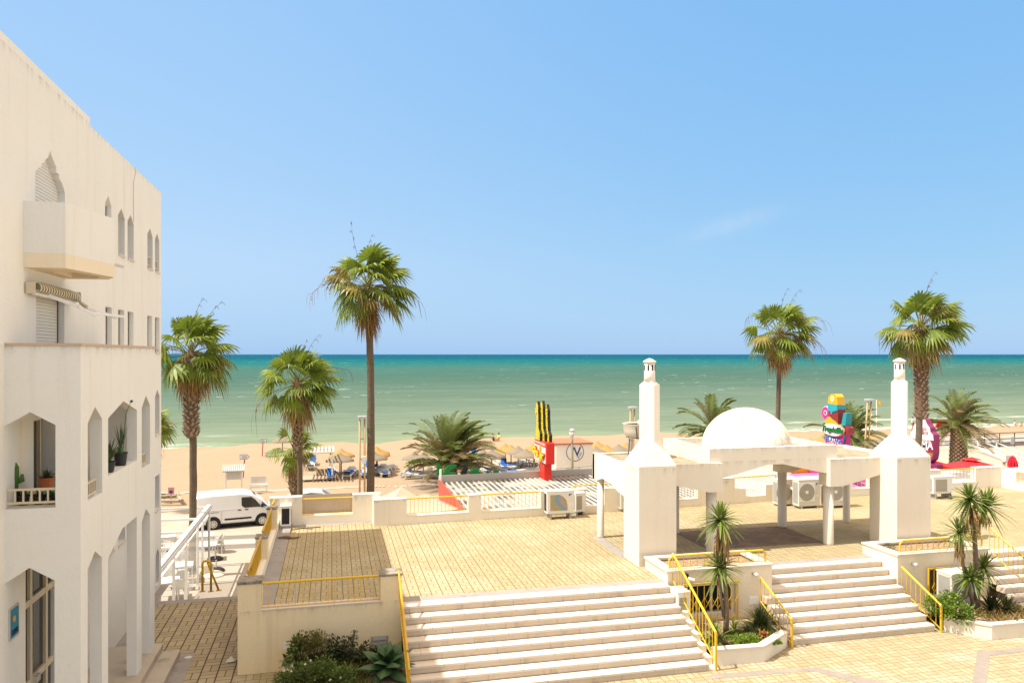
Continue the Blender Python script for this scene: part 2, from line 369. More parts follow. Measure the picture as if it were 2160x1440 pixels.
structure(strip, 'plaza_stone_bands', M('pale_grey_stone', (.30,.26,.23), .7, .2, 2.5, .3, 40, dirt=((.3,.27,.25), .6, .85, 3, (1,1,1))), fix=False)
# street with its cobbles
m, nt, b = nodes('street_cobbles')
c = mix(nt, nz(nt, .5, 4, .6), (.33,.285,.23), (.43,.375,.31))
vo = N(nt, 'ShaderNodeTexVoronoi', i_Vector=wpos(nt), i_Scale=9.0, feature='DISTANCE_TO_EDGE')
c = mix(nt, mth(nt, 'MULTIPLY', ramp(nt, vo.outputs[0], [(.0, 1.0), (.12, 0.0)]), .35), c, (.36,.30,.23))
nt.links.new(c, b.inputs['Base Color']); b.inputs['Roughness'].default_value = .85; bump(nt, b, vo.outputs[0], .01, .5)
COB = m
structure(MB().poly([(-70,20,ZS),(160,20,ZS),(160,74,ZS),(34,74,ZS),(26,51.5,ZS),(-70,50.5,ZS)]), 'street', COB, fix=False)
cob = MB()
for (ya, yb) in ((1128, 1136), (1147, 1156)):
    a, b2 = G(330, (ya+8), ZS), G(700, ya-9, ZS); a2, b3 = G(330, yb+8, ZS), G(700, yb-9, ZS)
    cob.poly([(p.x, p.y, ZS+.004) for p in (a, b2, b3, a2)])
structure(cob, 'dark_cobble_bands', M('dark_cobbles', (.20,.18,.16), .85, .3, 12, .5, 30), fix=False)
a, b2, a2, b3 = G(330,1146,ZS), G(700,1129,ZS), G(330,1154,ZS), G(700,1137,ZS)
structure(MB().poly([(p.x, p.y, ZS+.0042) for p in (a, b2, b3, a2)]), 'pink_paving_band', M('pink_cobbles', (.60,.44,.36), .85, .1, 8, .4, 30), fix=False)
structure(MB().poly([(-70,44.5,ZS+.004),(26,46.5,ZS+.004),(26,50.5,ZS+.004),(-70,49.5,ZS+.004)]), 'road', M('dusty_asphalt', (.40,.35,.28), .9, .15, .8, .2, 50, dirt=((.6,.48,.32), .45, .7, .6, (1,1,1))), fix=False)
# ---------------------------------------------------------------- beach
def crest(x): return 86.5 + 1.4*mnoise.noise(V((x*.09, 3.1, 0))) + .8*mnoise.noise(V((x*.31, 9.7, 0)))
def sand_z(x, y):
    n = .10*mnoise.noise(V((x*.35, y*.5, 0))) + .06*mnoise.noise(V((x*1.1, y*1.3, 4)))
    w = min(1, max(0, (x-40)/14)) ; w = max(w, min(1, max(0, (-9-x)/5)))
    c = crest(x) - 3*max(0, 1-abs(x-4.6)/3.0)
    berm = ZB + (0 if y < c else -(y-c)*.30)
    gent = ZB - max(0, y-74)*.046
    z = berm*(1-w) + gent*w
    if y < 54: z = ZB
    return max(z, -5) + n*min(1, max(0, (y-52)/5))
bx = [-90+1.1*i for i in range(250)]; by = [49+.75*i for i in range(86)]
bm_ = MB(); W = len(bx)
bm_.v = [V((x, y, sand_z(x, y))) for y in by for x in bx]
for j in range(len(by)-1):
    for i in range(W-1): bm_.f.append([j*W+i, j*W+i+1, (j+1)*W+i+1, (j+1)*W+i]); bm_.m.append(0)
m, nt, b = nodes('beach_sand')
c = mix(nt, nz(nt, .35, 5, .6), (.315,.236,.160), (.36,.275,.19))
c = mix(nt, ramp(nt, nz(nt, 3.2, 5, .7), [(.55, 0.0), (.75, .35)]), c, (.26,.185,.115))
s = N(nt, 'ShaderNodeSeparateXYZ', i_0=wpos(nt))
wet = N(nt, 'ShaderNodeMapRange', i_0=s.outputs[2], i_1=-3.22, i_2=-2.95, i_3=.55, i_4=0.0).outputs[0]
c = mix(nt, wet, c, (.33,.24,.14))
nt.links.new(c, b.inputs['Base Color']); b.inputs['Roughness'].default_value = .95; b.inputs['Specular IOR Level'].default_value = .1
bump(nt, b, mth(nt, 'ADD', nz(nt, 1.4, 5, .6), mth(nt, 'MULTIPLY', nz(nt, 5, 4, .7), .4)), .14, .7)
structure(bm_, 'beach', m, fix=False, smooth=True)
# ---------------------------------------------------------------- sea
m, nt, b = nodes('sea_water')
s = N(nt, 'ShaderNodeSeparateXYZ', i_0=wpos(nt))
lg = mth(nt, 'LOGARITHM', mth(nt, 'MAXIMUM', s.outputs[1], 50.0), 10.0)
patch = mth(nt, 'MULTIPLY', mth(nt, 'SUBTRACT', nz(nt, 1.0, 4, .6, (.003,.012,1)), .5), .22)
patch2 = mth(nt, 'MULTIPLY', mth(nt, 'SUBTRACT', nz(nt, 1.0, 4, .6, (.03,.10,1)), .5), .16)
lgp = mth(nt, 'ADD', lg, mth(nt, 'ADD', patch, patch2))
f = N(nt, 'ShaderNodeMapRange', i_0=lgp, i_1=1.9, i_2=4.0).outputs[0]
def lp(d): return (log10(d)-1.9)/2.1
c = ramp(nt, f, [(lp(90), (.220,.262,.182)), (lp(112), (.182,.226,.170)), (lp(170), (.124,.176,.142)), (lp(330), (.068,.133,.116)),
                 (lp(600), (.052,.138,.128)), (lp(820), (.022,.140,.150)), (lp(1500), (.012,.112,.150)), (lp(2600), (.007,.085,.150)), (lp(6000), (.014,.092,.160))])
rip = nz(nt, 1.0, 5, .65, (.10,.38,1))
c = mix(nt, N(nt, 'ShaderNodeMapRange', i_0=rip, i_1=.3, i_2=.7, i_3=0.0, i_4=.8).outputs[0], c, mix(nt, 1.0, c, (.70,.76,.76), 'MULTIPLY'))
rip2 = nz(nt, 1.0, 4, .65, (.018,.07,1))
c = mix(nt, N(nt, 'ShaderNodeMapRange', i_0=rip2, i_1=.35, i_2=.7, i_3=0.0, i_4=.8).outputs[0], c, mix(nt, 1.0, c, (.76,.83,.78), 'MULTIPLY'))
# whitecaps
wc = mth(nt, 'MULTIPLY', ramp(nt, nz(nt, 1.0, 4, .7, (.15,.30,1)), [(.66, 0.0), (.70, 1.0)]), ramp(nt, nz(nt, 1.0, 2, .5, (.011,.02,1)), [(.40, 0.0), (.56, .85)]))
wc2 = mth(nt, 'MULTIPLY', ramp(nt, nz(nt, 1.0, 4, .7, (.035,.075,1)), [(.66, 0.0), (.70, .55)]), N(nt, 'ShaderNodeMapRange', i_0=lg, i_1=2.6, i_2=2.8).outputs[0])
# surf along the shore
sy = mth(nt, 'ADD', s.outputs[1], mth(nt, 'MULTIPLY', mth(nt, 'SUBTRACT', nz(nt, 1.0, 4, .6, (.06,.02,1)), .5), 9.0))
band = ramp(nt, N(nt, 'ShaderNodeMapRange', i_0=sy, i_1=88.0, i_2=112.0).outputs[0], [(.12, 1.0), (.24, .8), (.33, .08), (.58, .03), (.68, .5), (.76, 0.0)])
xm = mth(nt, 'MAXIMUM', N(nt, 'ShaderNodeMapRange', i_0=s.outputs[0], i_1=40.0, i_2=62.0).outputs[0], N(nt, 'ShaderNodeMapRange', i_0=s.outputs[0], i_1=-10.0, i_2=-16.0, i_3=0.0, i_4=.45).outputs[0])
tex = ramp(nt, nz(nt, 1.0, 6, .75, (.25,.5,1)), [(.42, 0.0), (.58, 1.0)])
surf = mth(nt, 'MULTIPLY', mth(nt, 'MULTIPLY', band, xm), tex)
wc = mth(nt, 'MULTIPLY', wc, N(nt, 'ShaderNodeMapRange', i_0=lg, i_1=2.08, i_2=2.3, i_3=.25, i_4=1.0).outputs[0])
foam = mth(nt, 'MINIMUM', mth(nt, 'ADD', surf, mth(nt, 'MAXIMUM', wc, wc2)), 1.0)
c = mix(nt, foam, c, (.72,.74,.72))
nt.links.new(c, b.inputs['Base Color']); b.inputs['Roughness'].default_value = .8; b.inputs['Specular IOR Level'].default_value = 0.0
bump(nt, b, mth(nt, 'ADD', rip, mth(nt, 'MULTIPLY', nz(nt, 1.0, 4, .6, (.5,1.2,1)), .3)), .5, .35)
structure(MB().poly([(-60000,86,ZSEA),(60000,86,ZSEA),(60000,90000,ZSEA),(-60000,90000,ZSEA)]), 'sea', m, fix=False)
# ================================================================ terrace block
BS = .053                                          # the back edge of the terrace runs a few degrees off square
def YB(x): return 26.3 + BS*(x-1.4)
terr = [(-2.02,18.3),(1.6,18.3),(1.6,18.15),(8.38,18.15),(8.38,19.5),(11.38,19.5),(11.38,18.95),(15.28,18.95),(15.28,19.45),(18.33,19.45),(18.33,18.95),
        (28.9,18.95),(28.9,YB(28.9)+.3),(1.4,YB(1.4)+.3),(1.4,27.4),(-2.02,27.4)]
structure(MB().prism(terr, ZS, ZT), 'terrace', TILE)
structure(MB().poly([(11,20.85,ZT+.004),(15,20.85,ZT+.004),(15,23.2,ZT+.004),(11,23.2,ZT+.004)]), 'brown_tile_panel', TILE_B, fix=False)
g = MB()
for x0, x1, y0, y1 in ((-1.75,-1.35,18.3,27.1), (1.6,8.38,18.15,18.45), (8.15,8.45,20.7,23.2), (11.38,15.28,18.95,19.2), (-1.35,1.4,26.85,27.1), (15.28,17.5,23.1,23.35)):
    g.poly([(x0,y0,ZT+.003),(x1,y0,ZT+.003),(x1,y1,ZT+.003),(x0,y1,ZT+.003)])
structure(g, 'terrace_edge_strips', GREYS, fix=False)
# ---------------------------------------------------------------- flights of steps
def flight(x0, x1, ytop, yback, run, label):
    t = wthing('staircase', label, 'stairs', ((x0+x1)/2, ytop, 0))
    for k in range(8):
        zt = ZT - .165*k; yf = ytop - run*k; yb = yback if k == 0 else yf + run + .02
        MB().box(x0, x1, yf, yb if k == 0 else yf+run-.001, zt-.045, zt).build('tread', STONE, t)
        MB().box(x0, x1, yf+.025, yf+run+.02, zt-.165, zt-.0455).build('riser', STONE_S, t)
    return t
flight(1.62, 8.36, 17.78, 18.148, .29, 'widest flight of pale marble steps, partly shaded, up to the tiled terrace')
flight(11.08, 15.26, 18.6, 18.948, .28, 'short flight of pale steps between the two planter blocks')
flight(18.36, 26.0, 18.6, 18.948, .28, 'pale steps at the right edge, beyond the planter with two yuccas')
# ---------------------------------------------------------------- retaining and parapet walls
PW = PL['wall']
t = wthing('retaining_wall', 'stained cream wall with two capped pillars in front of the shaded terrace', 'wall', (-.2,18.0,0))
MB().box(-1.56, 1.11, 18.0, 18.299, -.05, 1.40).build('wall_face', PW, t)
MB().box(-1.559, 1.109, 17.985, 18.31, 1.40, 1.43).build('sill', STONE, t)
for x0, x1, zt in ((-2.06,-1.56,2.03), (1.11,1.598,2.0)):
    p = MB().box(x0, x1, 17.99, 18.48, -.05, zt).build('pillar', PW, t)
    MB().box(x0-.02, x1+.02, 17.97, 18.50, zt, zt+.05).build('cap', CAP, p)
a, bq = AY(783,1341,18.0), AY(818,1382,18.0)
vt = MB().box(a.x, bq.x, 17.965, 17.998, bq.z, a.z).build('louvre_panel', GRY, t)
for k in range(5):
    z = bq.z + (a.z-bq.z)*(k+.5)/5
    MB().cbox(((a.x+bq.x)/2, 17.955, z), bq.x-a.x-.06, .012, (a.z-bq.z)/5.6, rx=-.35).build('louvre', GRY, vt)
a, bq = AY(597,1354,18.0), AY(609,1367,18.0)
v2 = MB().box(a.x, bq.x, 17.975, 17.998, bq.z, a.z).build('air_vent', WMET, t)
t = wthing('parapet_wall', 'low white side wall with pillars along the left edge of the terrace', 'wall', (-1.9,22,ZT))
MB().box(-2.02, -1.75, 18.481, 27.12, ZS, 1.56).build('wall_face', PL['parapet'], t)
for y0, y1, zt in ((21.9,22.35,2.13), (25.6,26.05,2.2)):
    p = MB().box(-2.045, -1.73, y0, y1, 1.5, zt).build('pillar', PW, t)
    MB().box(-2.06, -1.715, y0-.015, y1+.015, zt, zt+.04).build('cap', CAP, p)
# back parapet, left piece
def bpx(x, Y): return AY(x, 1000, Y).x
x1, x2 = bpx(637,27.1), bpx(744,27.1)
t = wthing('parapet_wall', 'back parapet of the shaded terrace corner with a railed opening', 'wall', (0,27.2,ZT))
o_ = [(-2.06,ZS),(1.66,ZS),(1.66,2.27),(x2,2.27),(x2,1.62),(x1,1.62),(x1,2.27),(-2.06,2.27)]
MB().plate([o_], lambda u, v, w: (u, 27.12+w, v), .27).build('wall_face', PL['parapet'], t)
MB().box(x1, x2, 27.13, 27.38, 1.62, 1.633).build('sill', PW, t)
for a, bq in ((-2.07, x1), (x2, 1.67)): MB().box(a, bq, 27.105, 27.405, 2.27, 2.30).build('cap', PL['clean'], t)
# grey board closing the opening from behind
tag(MB().box(x1-.1, x2+.1, 27.55, 27.58, 1.0, 2.28).build('grey_board', M('grey_board_paint', (.50,.43,.36), .7, .1, 2), origin=(0,27.56,1)), 'flat grey board fixed behind the railed parapet opening', 'board')
# back parapet, long piece
def bxx(x):
    tt = (x-1080)/F; D = (26.3-BS*1.4)/((CY-tt*SY) - BS*(tt*CY+SY)); return D*(tt*CY+SY)
X = {k: bxx(k) for k in (858,988,1015,1141,1236,1275,1427,1472,1550,1573,1615,1641,1797,1836,1985,2058,2092)}
o_ = [(1.4,ZS),(29.15,ZS),(29.15,2.2),(X[2058],2.2),(X[2058],1.6),(X[1985],1.6),(X[1985],2.2),(X[1836],2.2),(X[1836],1.62),(X[1797],1.62),(X[1797],2.2),
      (X[1641],2.2),(X[1641],2.0),(X[1615],2.0),(X[1615],1.58),(X[1573],1.58),(X[1573],1.9),(X[1550],1.9),(X[1550],2.32),(X[1472],2.32),(X[1472],1.6),
      (X[1427],1.6),(X[1427],2.2),(X[1275],2.2),(X[1275],1.58),(X[1236],1.58),(X[1236],2.2),
      (X[1141],2.2),(X[1141],1.6),(X[1015],1.6),(X[1015],2.2),(X[988],2.2),(X[988],1.6),(X[858],1.6),(X[858],2.2),(1.4,2.2)]
t = wthing('parapet_wall', 'long white back parapet of the terrace with several railed openings', 'wall', (14,27,ZT))
MB().plate([o_], lambda u, v, w: (u, YB(u)+w, v), .27).build('wall_face', PL['parapet'], t)
MB().box(1.395, 1.66, 26.575, 27.119, ZS, 2.198).build('return_wall', PL['clean'], t)
def ybar(x0, x1, z0, z1, d0, d1, nm, mt):
    MB().add([(x0,YB(x0)+d0,z0),(x1,YB(x1)+d0,z0),(x1,YB(x1)+d1,z0),(x0,YB(x0)+d1,z0),(x0,YB(x0)+d0,z1),(x1,YB(x1)+d0,z1),(x1,YB(x1)+d1,z1),(x0,YB(x0)+d1,z1)],
             [(3,2,1,0),(4,5,6,7),(0,1,5,4),(1,2,6,5),(2,3,7,6),(3,0,4,7)]).build(nm, mt, t)
for a, bq in ((858,988),(1015,1141),(1427,1472),(1797,1836),(1985,2058)): ybar(X[a], X[bq], 1.602, 1.625, -.02, .29, 'sill', PL['clean'])
for a, bq, zt in ((1.39,X[858],2.2),(X[988],X[1015],2.2),(X[1141],X[1236],2.2),(X[1472],X[1550],2.32),(X[1836],X[1985],2.2),(X[2058],29.16,2.2)):
    ybar(a, bq, zt+.001, zt+.028, -.018, .288, 'cap', PL['clean'])
t = wthing('parapet_wall', 'sunlit white side wall at the far right end of the terrace', 'wall', (28.9,24,ZT))
yw = [(18.9,ZS),(27.75,ZS),(27.75,2.1),(27.0,2.1),(27.0,1.6),(25.0,1.6),(25.0,2.1),(18.9,2.1)]
MB().plate([yw], lambda u, v, w: (28.88+w, u, v), .27).build('wall_face', PL['clean'], t)

# ================================================================ yellow railings
def railing(label, a, b, h, n, ends=True, low=.05, mt=None, r=.028, posts=(), skip_first=False, group=None, curl=False):
    a, b = V(a), V(b); mt = mt or YEL
    t = wthing('railing', label, 'railing', tuple((a+b)/2), group)
    up = V((0,0,1))
    path = [a+up*h, b+up*h]
    if curl: path = [a+up*.02, a+up*(h-.08), a+up*h+(b-a).normalized()*.08] + [b+up*h-(b-a).normalized()*.08, b+up*(h-.08), b+up*.02]
    MB().tube(path, r, 8).build('handrail', mt, t, smooth=False)
    MB().bar(a+up*low, b+up*low, .03, .012).build('bottom_rail', mt, t)
    o = None
    for i in range(n):
        q = a + (b-a)*((i+.5)/n if not ends else i/(n-1) if n > 1 else .5)
        if o is None:
            o = MB().bar((0,0,low), (0,0,h-.01), .013, .013).build('baluster', mt); o.parent = t
        else:
            o = o.copy(); COL.objects.link(o)
        o.location = q - t.location
    for q, d in posts:
        q = V(q); MB().bar(q, q-up*d, .045, .045).build('post', mt, t)
    return t
x1, x2 = bpx(638,27.25), bpx(743,27.25)
railing('yellow railing in the back parapet opening of the shaded corner', (x1,27.2,1.63), (x2,27.2,1.63), .56, 14)
railing('yellow railing across the front wall of the shaded terrace', (-1.55,18.12,1.43), (1.10,18.12,1.43), .56, 19, low=.02)
railing('yellow side railing between front corner pillar and middle pillar', (-1.9,18.52,1.56), (-1.9,21.88,1.56), .62, 26, mt=YELD)
railing('yellow side railing between the middle pillar and the back corner', (-1.9,22.37,1.56), (-1.9,25.58,1.56), .66, 26, mt=YELD)
railing('short yellow side railing at the back corner of the terrace', (-1.9,26.07,1.56), (-1.9,27.1,1.56), .70, 7, mt=YELD)
def brail(label, k0, k1, n, z=1.63, h=.56): railing(label, (X[k0],YB(X[k0])+.1,z), (X[k1],YB(X[k1])+.1,z), h, n)
brail('yellow parapet railing in front of the cream canopy', 858, 988, 17)
brail('yellow parapet railing in front of the stained metal roof', 1015, 1141, 17)
brail('yellow parapet railing seen under the left wing of the pavilion', 1427, 1472, 8)
brail('yellow parapet railing seen beside the tower under the right wing', 1797, 1836, 6)
brail('yellow parapet railing to the right of the louvred air conditioner', 1985, 2058, 11)
railing('yellow railing in the side wall at the far right of the terrace', (29.0,25.03,1.62), (29.0,26.97,1.62), .46, 10)
def bare(label, xa, za, xb, zb):
    t = wthing('handrail', label, 'handrail', (xa, YB(xa), za))
    MB().tube([(xa,YB(xa)+.12,za),(xb,YB(xb)+.12,zb)], .025, 8).build('rail', YEL, t)
    for x in (xa+.02, xb-.02): MB().bar((x,YB(x)+.12,za-.12), (x,YB(x)+.12,za), .03, .03).build('bracket', YEL, t)
bare('plain yellow handrail over the opening left of the pavilion tower', X[1236]-.5, 2.33, X[1275]+1.2, 2.36)
bare('plain yellow handrail over the stepped gap in the back parapet', X[1550]-.02, 2.32, X[1641], 2.34)
# handrails down the flights
def stairrail(label, x, ytop, ybot, ztop, zbot, n, h=.78, lowoff=.12, mt=None):
    railing(label, (x, ytop, ztop), (x, ybot, zbot), h, n, low=lowoff, posts=[((x, ybot, zbot+h), h+.1)], mt=mt)
stairrail('peeling yellow handrail down the shaded left side of the widest steps', 1.53, 17.95, 15.5, 1.32, -.02, 18, .80, .25, YELD)
stairrail('yellow handrail down the right side of the widest steps', 8.52, 18.0, 15.75, 1.25, .02, 15, .84, .15)
stairrail('short yellow handrail left of the narrow flight, by the single yucca', 11.0, 17.95, 16.55, .62, .0, 9, .70, .08)
stairrail('short yellow handrail right of the narrow flight, by the bushy planter', 15.36, 17.95, 16.55, .62, .0, 9, .70, .08)
stairrail('yellow handrail descending at the right edge beside the second yucca planter', 18.45, 18.1, 15.6, 1.5, .2, 17, .72, .05)
railing('curved-ended yellow railing on the planter block by the left tower', (8.48,18.12,1.66), (11.25,18.12,1.66), .33, 15, curl=True, low=.04)
railing('curved-ended yellow railing on the planter block by the right tower', (15.45,18.12,1.66), (18.2,18.12,1.66), .33, 16, curl=True, low=.04)
# ================================================================ planter blocks with basement windows
def planter_block(label, x0, x1, win, wz):
    t = wthing('planter_block', label, 'planter', ((x0+x1)/2, 18.7, 0))
    w = PL['cream']
    hole = [(win[0],wz[0]),(win[1],wz[0]),(win[1],wz[1]),(win[0],wz[1])]
    MB().plate([[(x0,-.05),(x1,-.05),(x1,1.6),(x0,1.6)], hole], lambda u, v, q: (u, 18.02+q, v), .16).build('front_wall', w, t)
    MB().box(x0, x0+.16, 18.181, 19.44, -.05, 1.6).build('side_wall', PL['white'], t)
    MB().box(x1-.16, x1, 18.181, 19.44, -.05, 1.6).build('side_wall', PL['white'], t)
    MB().box(x0+.161, x1-.161, 19.28, 19.44, 1.0, 1.6).build('back_wall', PL['white'], t)
    c = MB()
    for a in ((x0-.03,x1+.03,17.98,18.24),(x0-.03,x1+.03,19.22,19.47),(x0-.03,x0+.24,18.24,19.22),(x1-.24,x1+.03,18.24,19.22)): c.box(*a, 1.6, 1.65)
    c.build('coping', STONE, t)
    MB().box(x0+.162, x1-.162, 18.182, 19.278, 1.3, 1.55).build('soil_bed', SOIL, t)
    MB().box(win[0]-.02, win[1]+.02, 18.5, 18.55, wz[0]-.02, wz[1]+.02).build('window_pane', DARK, t)
    fr = MB()
    for a, bq in ((win[0],win[0]+.06),(win[1]-.06,win[1]),((win[0]+win[1])/2+.05,(win[0]+win[1])/2+.11)): fr.box(a, bq, 18.12, 18.165, wz[0]+.001, wz[1]-.001)
    fr.box(win[0]+.061, win[1]-.061, 18.121, 18.164, wz[0]+.001, wz[0]+.06)
    fr.build('window_frame', WMET, t)
    return t
w1 = (AY(1444,1260,18.02).x, AY(1552,1260,18.02).x); z1 = (AY(1500,1297,18.02).z, AY(1500,1233,18.02).z)
tb = planter_block('planter block with a gated basement window beneath the left tower', 8.38, 11.38, w1, z1)
w2 = (AY(1961,1230,18.02).x, AY(2003,1230,18.02).x); z2 = (AY(1980,1262,18.02).z, AY(1980,1200,18.02).z)
tb2 = planter_block('planter block beneath the right tower with a dark shuttered window', 15.28, 18.33, w2, z2)
sb = MB()
for k in range(12): 
    z = z2[0]+.02+(z2[1]-z2[0])*k/12; sb.box(w2[0]+.07, w2[1]-.12, 18.13, 18.16, z, z+.055)
sb.build('shutter', M('brown_shutter', (.20,.15,.10), .6, .1, 3), tb2)
for tt, px, py in ((tb, 1360, 1345), (tb, 1590, 1268), (tb2, 1912, 1285)): 
    p = AY(px, py, 18.02)
    if px == 1360: continue
    MB().box(p.x-.13, p.x+.13, 17.995, 18.018, p.z-.06 if px < 1700 else p.z-.4, p.z+.13 if px < 1700 else p.z+.25).build('air_vent', ALU if px > 1700 else WMET, tt)
# folding gate in front of the basement window
def gate(label, x0, x1, z0, z1_, y, lattice):
    t = wthing('security_gate', label, 'gate', ((x0+x1)/2, y, z0))
    f = MB()
    for a in ((x0,z0,x0,z1_),(x1,z0,x1,z1_)): f.bar((a[0],y,a[1]),(a[2],y,a[3]),.035,.035)
    f.bar((x0+.018,y,z1_-.02),(x1-.018,y,z1_-.02),.03,.03).bar((x0+.018,y,z0+.05),(x1-.018,y,z0+.05),.03,.03)
    f.build('gate_frame', YEL, t)
    n = 8 if lattice else 4
    for i in range(1, n):
        x = x0+(x1-x0)*i/n
        MB().bar((x,y-.005,z0+.066),(x,y-.005,z1_-.036),.018,.018).build('bar', YEL, t)
    lt = MB(); s = (x1-x0)/n
    if lattice:
        zc = z0+(z1_-z0)*.45
        for i in range(n):
            xa, xb = x0+s*i, x0+s*(i+1)
            lt.bar((xa,y-.022,zc-.15),(xb,y-.022,zc+.15),.012,.012); lt.bar((xa,y-.035,zc+.15),(xb,y-.035,zc-.15),.012,.012)
    else:
        zc = z0+(z1_-z0)*.42
        for i in (1, 3):
            x = x0+s*i; q = [(x,zc+.13),(x+.075,zc),(x,zc-.13),(x-.075,zc)]
            for k in range(4): lt.bar((q[k][0],y-.022,q[k][1]),(q[(k+1)%4][0],y-.022,q[(k+1)%4][1]),.012,.012)
    lt.build('lattice', YEL, t)
gate('yellow folding security gate in front of the left basement window', AY(1442,1260,17.95).x, AY(1556,1260,17.95).x, z1[0]-.1, z1[1]+.1, 17.95, True)
gate('yellow security grille with diamond ornaments by the right planter window', AY(1959,1230,17.95).x, AY(2003,1230,17.95).x, z2[0]-.05, z2[1]+.08, 17.95, False)
def walllamp(px, py, label):
    p = AY(px, py, 18.02); t = wthing('wall_lamp', label, 'lamp', tuple(p))
    MB().box(p.x-.03, p.x+.03, 17.96, 18.018, p.z-.03, p.z+.03).build('bracket', GRY, t)
    MB().lathe([(.001,-.01),(.045,.0),(.05,.05),(.03,.09),(.001,.095)], 10, (p.x+.03, 17.88, p.z), 0, 'Y').build('lamp_head', WMET, t, smooth=True)
walllamp(1589,1209,'small white spotlight on the planter wall right of the single yucca')
walllamp(1924,1188,'small white spotlight on the wall of the right planter block')
p = AY(1447,1214,18.0); t = wthing('security_camera', 'small black and white security camera on the planter wall over the basement window', 'camera', tuple(p))
MB().box(p.x-.05, p.x+.03, 17.9, 18.018, p.z-.02, p.z+.07).build('mount', BLK, t)
MB().tube([(p.x,17.88,p.z-.03),(p.x+.14,17.80,p.z-.06)], .04, 8).build('camera_body', WMET, t)

# ================================================================ low planter borders
def border(label, pts, w=.16, z0=-.02, z1_=.34, mt=None):
    """kerb wall along a polyline of plan points (outer face)"""
    t = wthing('planter_kerb', label, 'planter wall', (*pts[len(pts)//2], 0))
    P = [V((x, y, 0)) for x, y in pts]; inner = []
    for i, p in enumerate(P):
        d0 = (P[i]-P[i-1]).normalized() if i else (P[1]-P[0]).normalized(); d1 = (P[i+1]-P[i]).normalized() if i < len(P)-1 else d0
        n0 = V((-d0.y, d0.x, 0)); n1 = V((-d1.y, d1.x, 0)); b_ = (n0+n1).normalized(); inner.append(p + b_*(w/max(.35, b_.dot(n0))))
    def wall(a, bq, za, zb, mt, nm, over=0.0):
        mb = MB(); n = len(a)
        for i in range(n-1):
            q = [a[i], a[i+1], bq[i+1], bq[i]]
            mb.add([(v.x, v.y, za) for v in q]+[(v.x, v.y, zb) for v in q], [(3,2,1,0),(4,5,6,7),(0,1,5,4),(2,3,7,6)]+([(3,0,4,7)] if i == 0 else [])+([(1,2,6,5)] if i == n-2 else []))
        mb.build(nm, mt, t, merge=True)
    wall(P, inner, z0, z1_, mt or PL['white'], 'kerb_wall')
    out = [p + (p-q).normalized()*.025 for p, q in zip(P, inner)]; inn = [q - (p-q).normalized()*.02 for p, q in zip(P, inner)]
    wall(out, inn, z1_, z1_+.045, STONE, 'coping')
    return t
border('low white planter kerb between the two pale flights of steps', [(8.62,15.98),(9.85,15.92),(10.92,16.62)])
border('low white planter kerb of the right hand bed, right of the narrow steps', [(15.50,16.62),(16.2,15.82),(19.0,15.75)])
border('low white planter kerb in the shade at the left of the agave bed', [(-1.0,17.98),(-1.02,12.5)], z1_=.36)
border('corner of a low white planter wall at the bottom right of the plaza', [(19.2,14.35),(16.95,14.72),(16.5,12.5)], w=.28, z1_=.38)
soil = MB().poly([(8.6,16.1,.27),(9.8,16.05,.27),(10.85,16.75,.27),(10.98,18.0,.27),(8.6,18.0,.27)])
soil.poly([(15.5,16.75,.27),(16.25,15.98,.27),(18.9,15.9,.27),(18.4,18.0,.27),(15.5,18.0,.27)])
soil.poly([(-.84,12.5,.27),(1.5,12.5,.27),(1.5,17.98,.27),(-.84,17.98,.27)])
structure(soil, 'soil', SOIL, fix=False)
# low walls under the handrails that close the beds
for x0, x1, lb in ((8.36,8.6,'low stepped wall closing the bed beside the widest marble steps'), ):
    t = wthing('flank_wall', lb, 'wall', (x0,17,0))
    mb = MB()
    for k in range(8): mb.box(x0+.002, x1, 17.8-.29*k-.29, 17.8-.29*k, -.05, 1.32-.165*(k+1)-.15)
    mb.build('wall_face', PL['cream'], t)

# ================================================================ pavilion
W_, C_ = PL['white'], PL['clean']
t = wthing('pavilion', 'white open pavilion with a round dome and arched beams on slim columns', 'pavilion', (13,22,ZT))
def xz(y0): return lambda u, v, w: (u, y0+w, v)
def yz(x0): return lambda u, v, w: (x0+w, u, v)
MB().plate([[(10.85,4.41),(10.85,3.53),(11.3,3.53),(12.78,3.88),(13.28,3.88),(14.75,3.55),(15.15,3.55),(15.15,4.41)]], xz(20.45), .2).build('front_beam', W_, t)
MB().plate([[(10.85,4.38),(10.85,3.53),(11.3,3.53),(12.78,3.86),(13.28,3.86),(14.75,3.55),(15.15,3.55),(15.15,4.38)]], xz(23.45), .2).build('back_beam', W_, t)
for x in (10.85, 14.95):
    MB().plate([[(20.651,4.40),(20.651,3.53),(20.95,3.53),(21.7,3.84),(22.5,3.84),(23.2,3.53),(23.449,3.53),(23.449,4.40)]], yz(x), .2).build('side_beam', W_, t)
RF = M('stained_roof', (.36,.30,.215), .9, .2, 2.2, .4, 30, dirt=((.17,.13,.08), .5, .72, 2.4, (1,1,1)))
MB().box(11.051, 14.949, 20.652, 23.448, 4.02, 4.24).build('roof', RF, t)
DOME = M('dome_render', (.82,.765,.67), .85, .06, .8, .25, 14, .15, dirt=((.30,.23,.14), .54, .74, 3.4, (1,1,.7)))
mb = MB(); prof = []
for i in range(19):
    a = pi/2*i/18; prof.append((max(1.40*cos(a), 0.0005), 4.2+1.28*sin(a)))
mb.lathe(prof, 56, (13.02, 22.08, 0)); mb.build('dome', DOME, t, smooth=True)
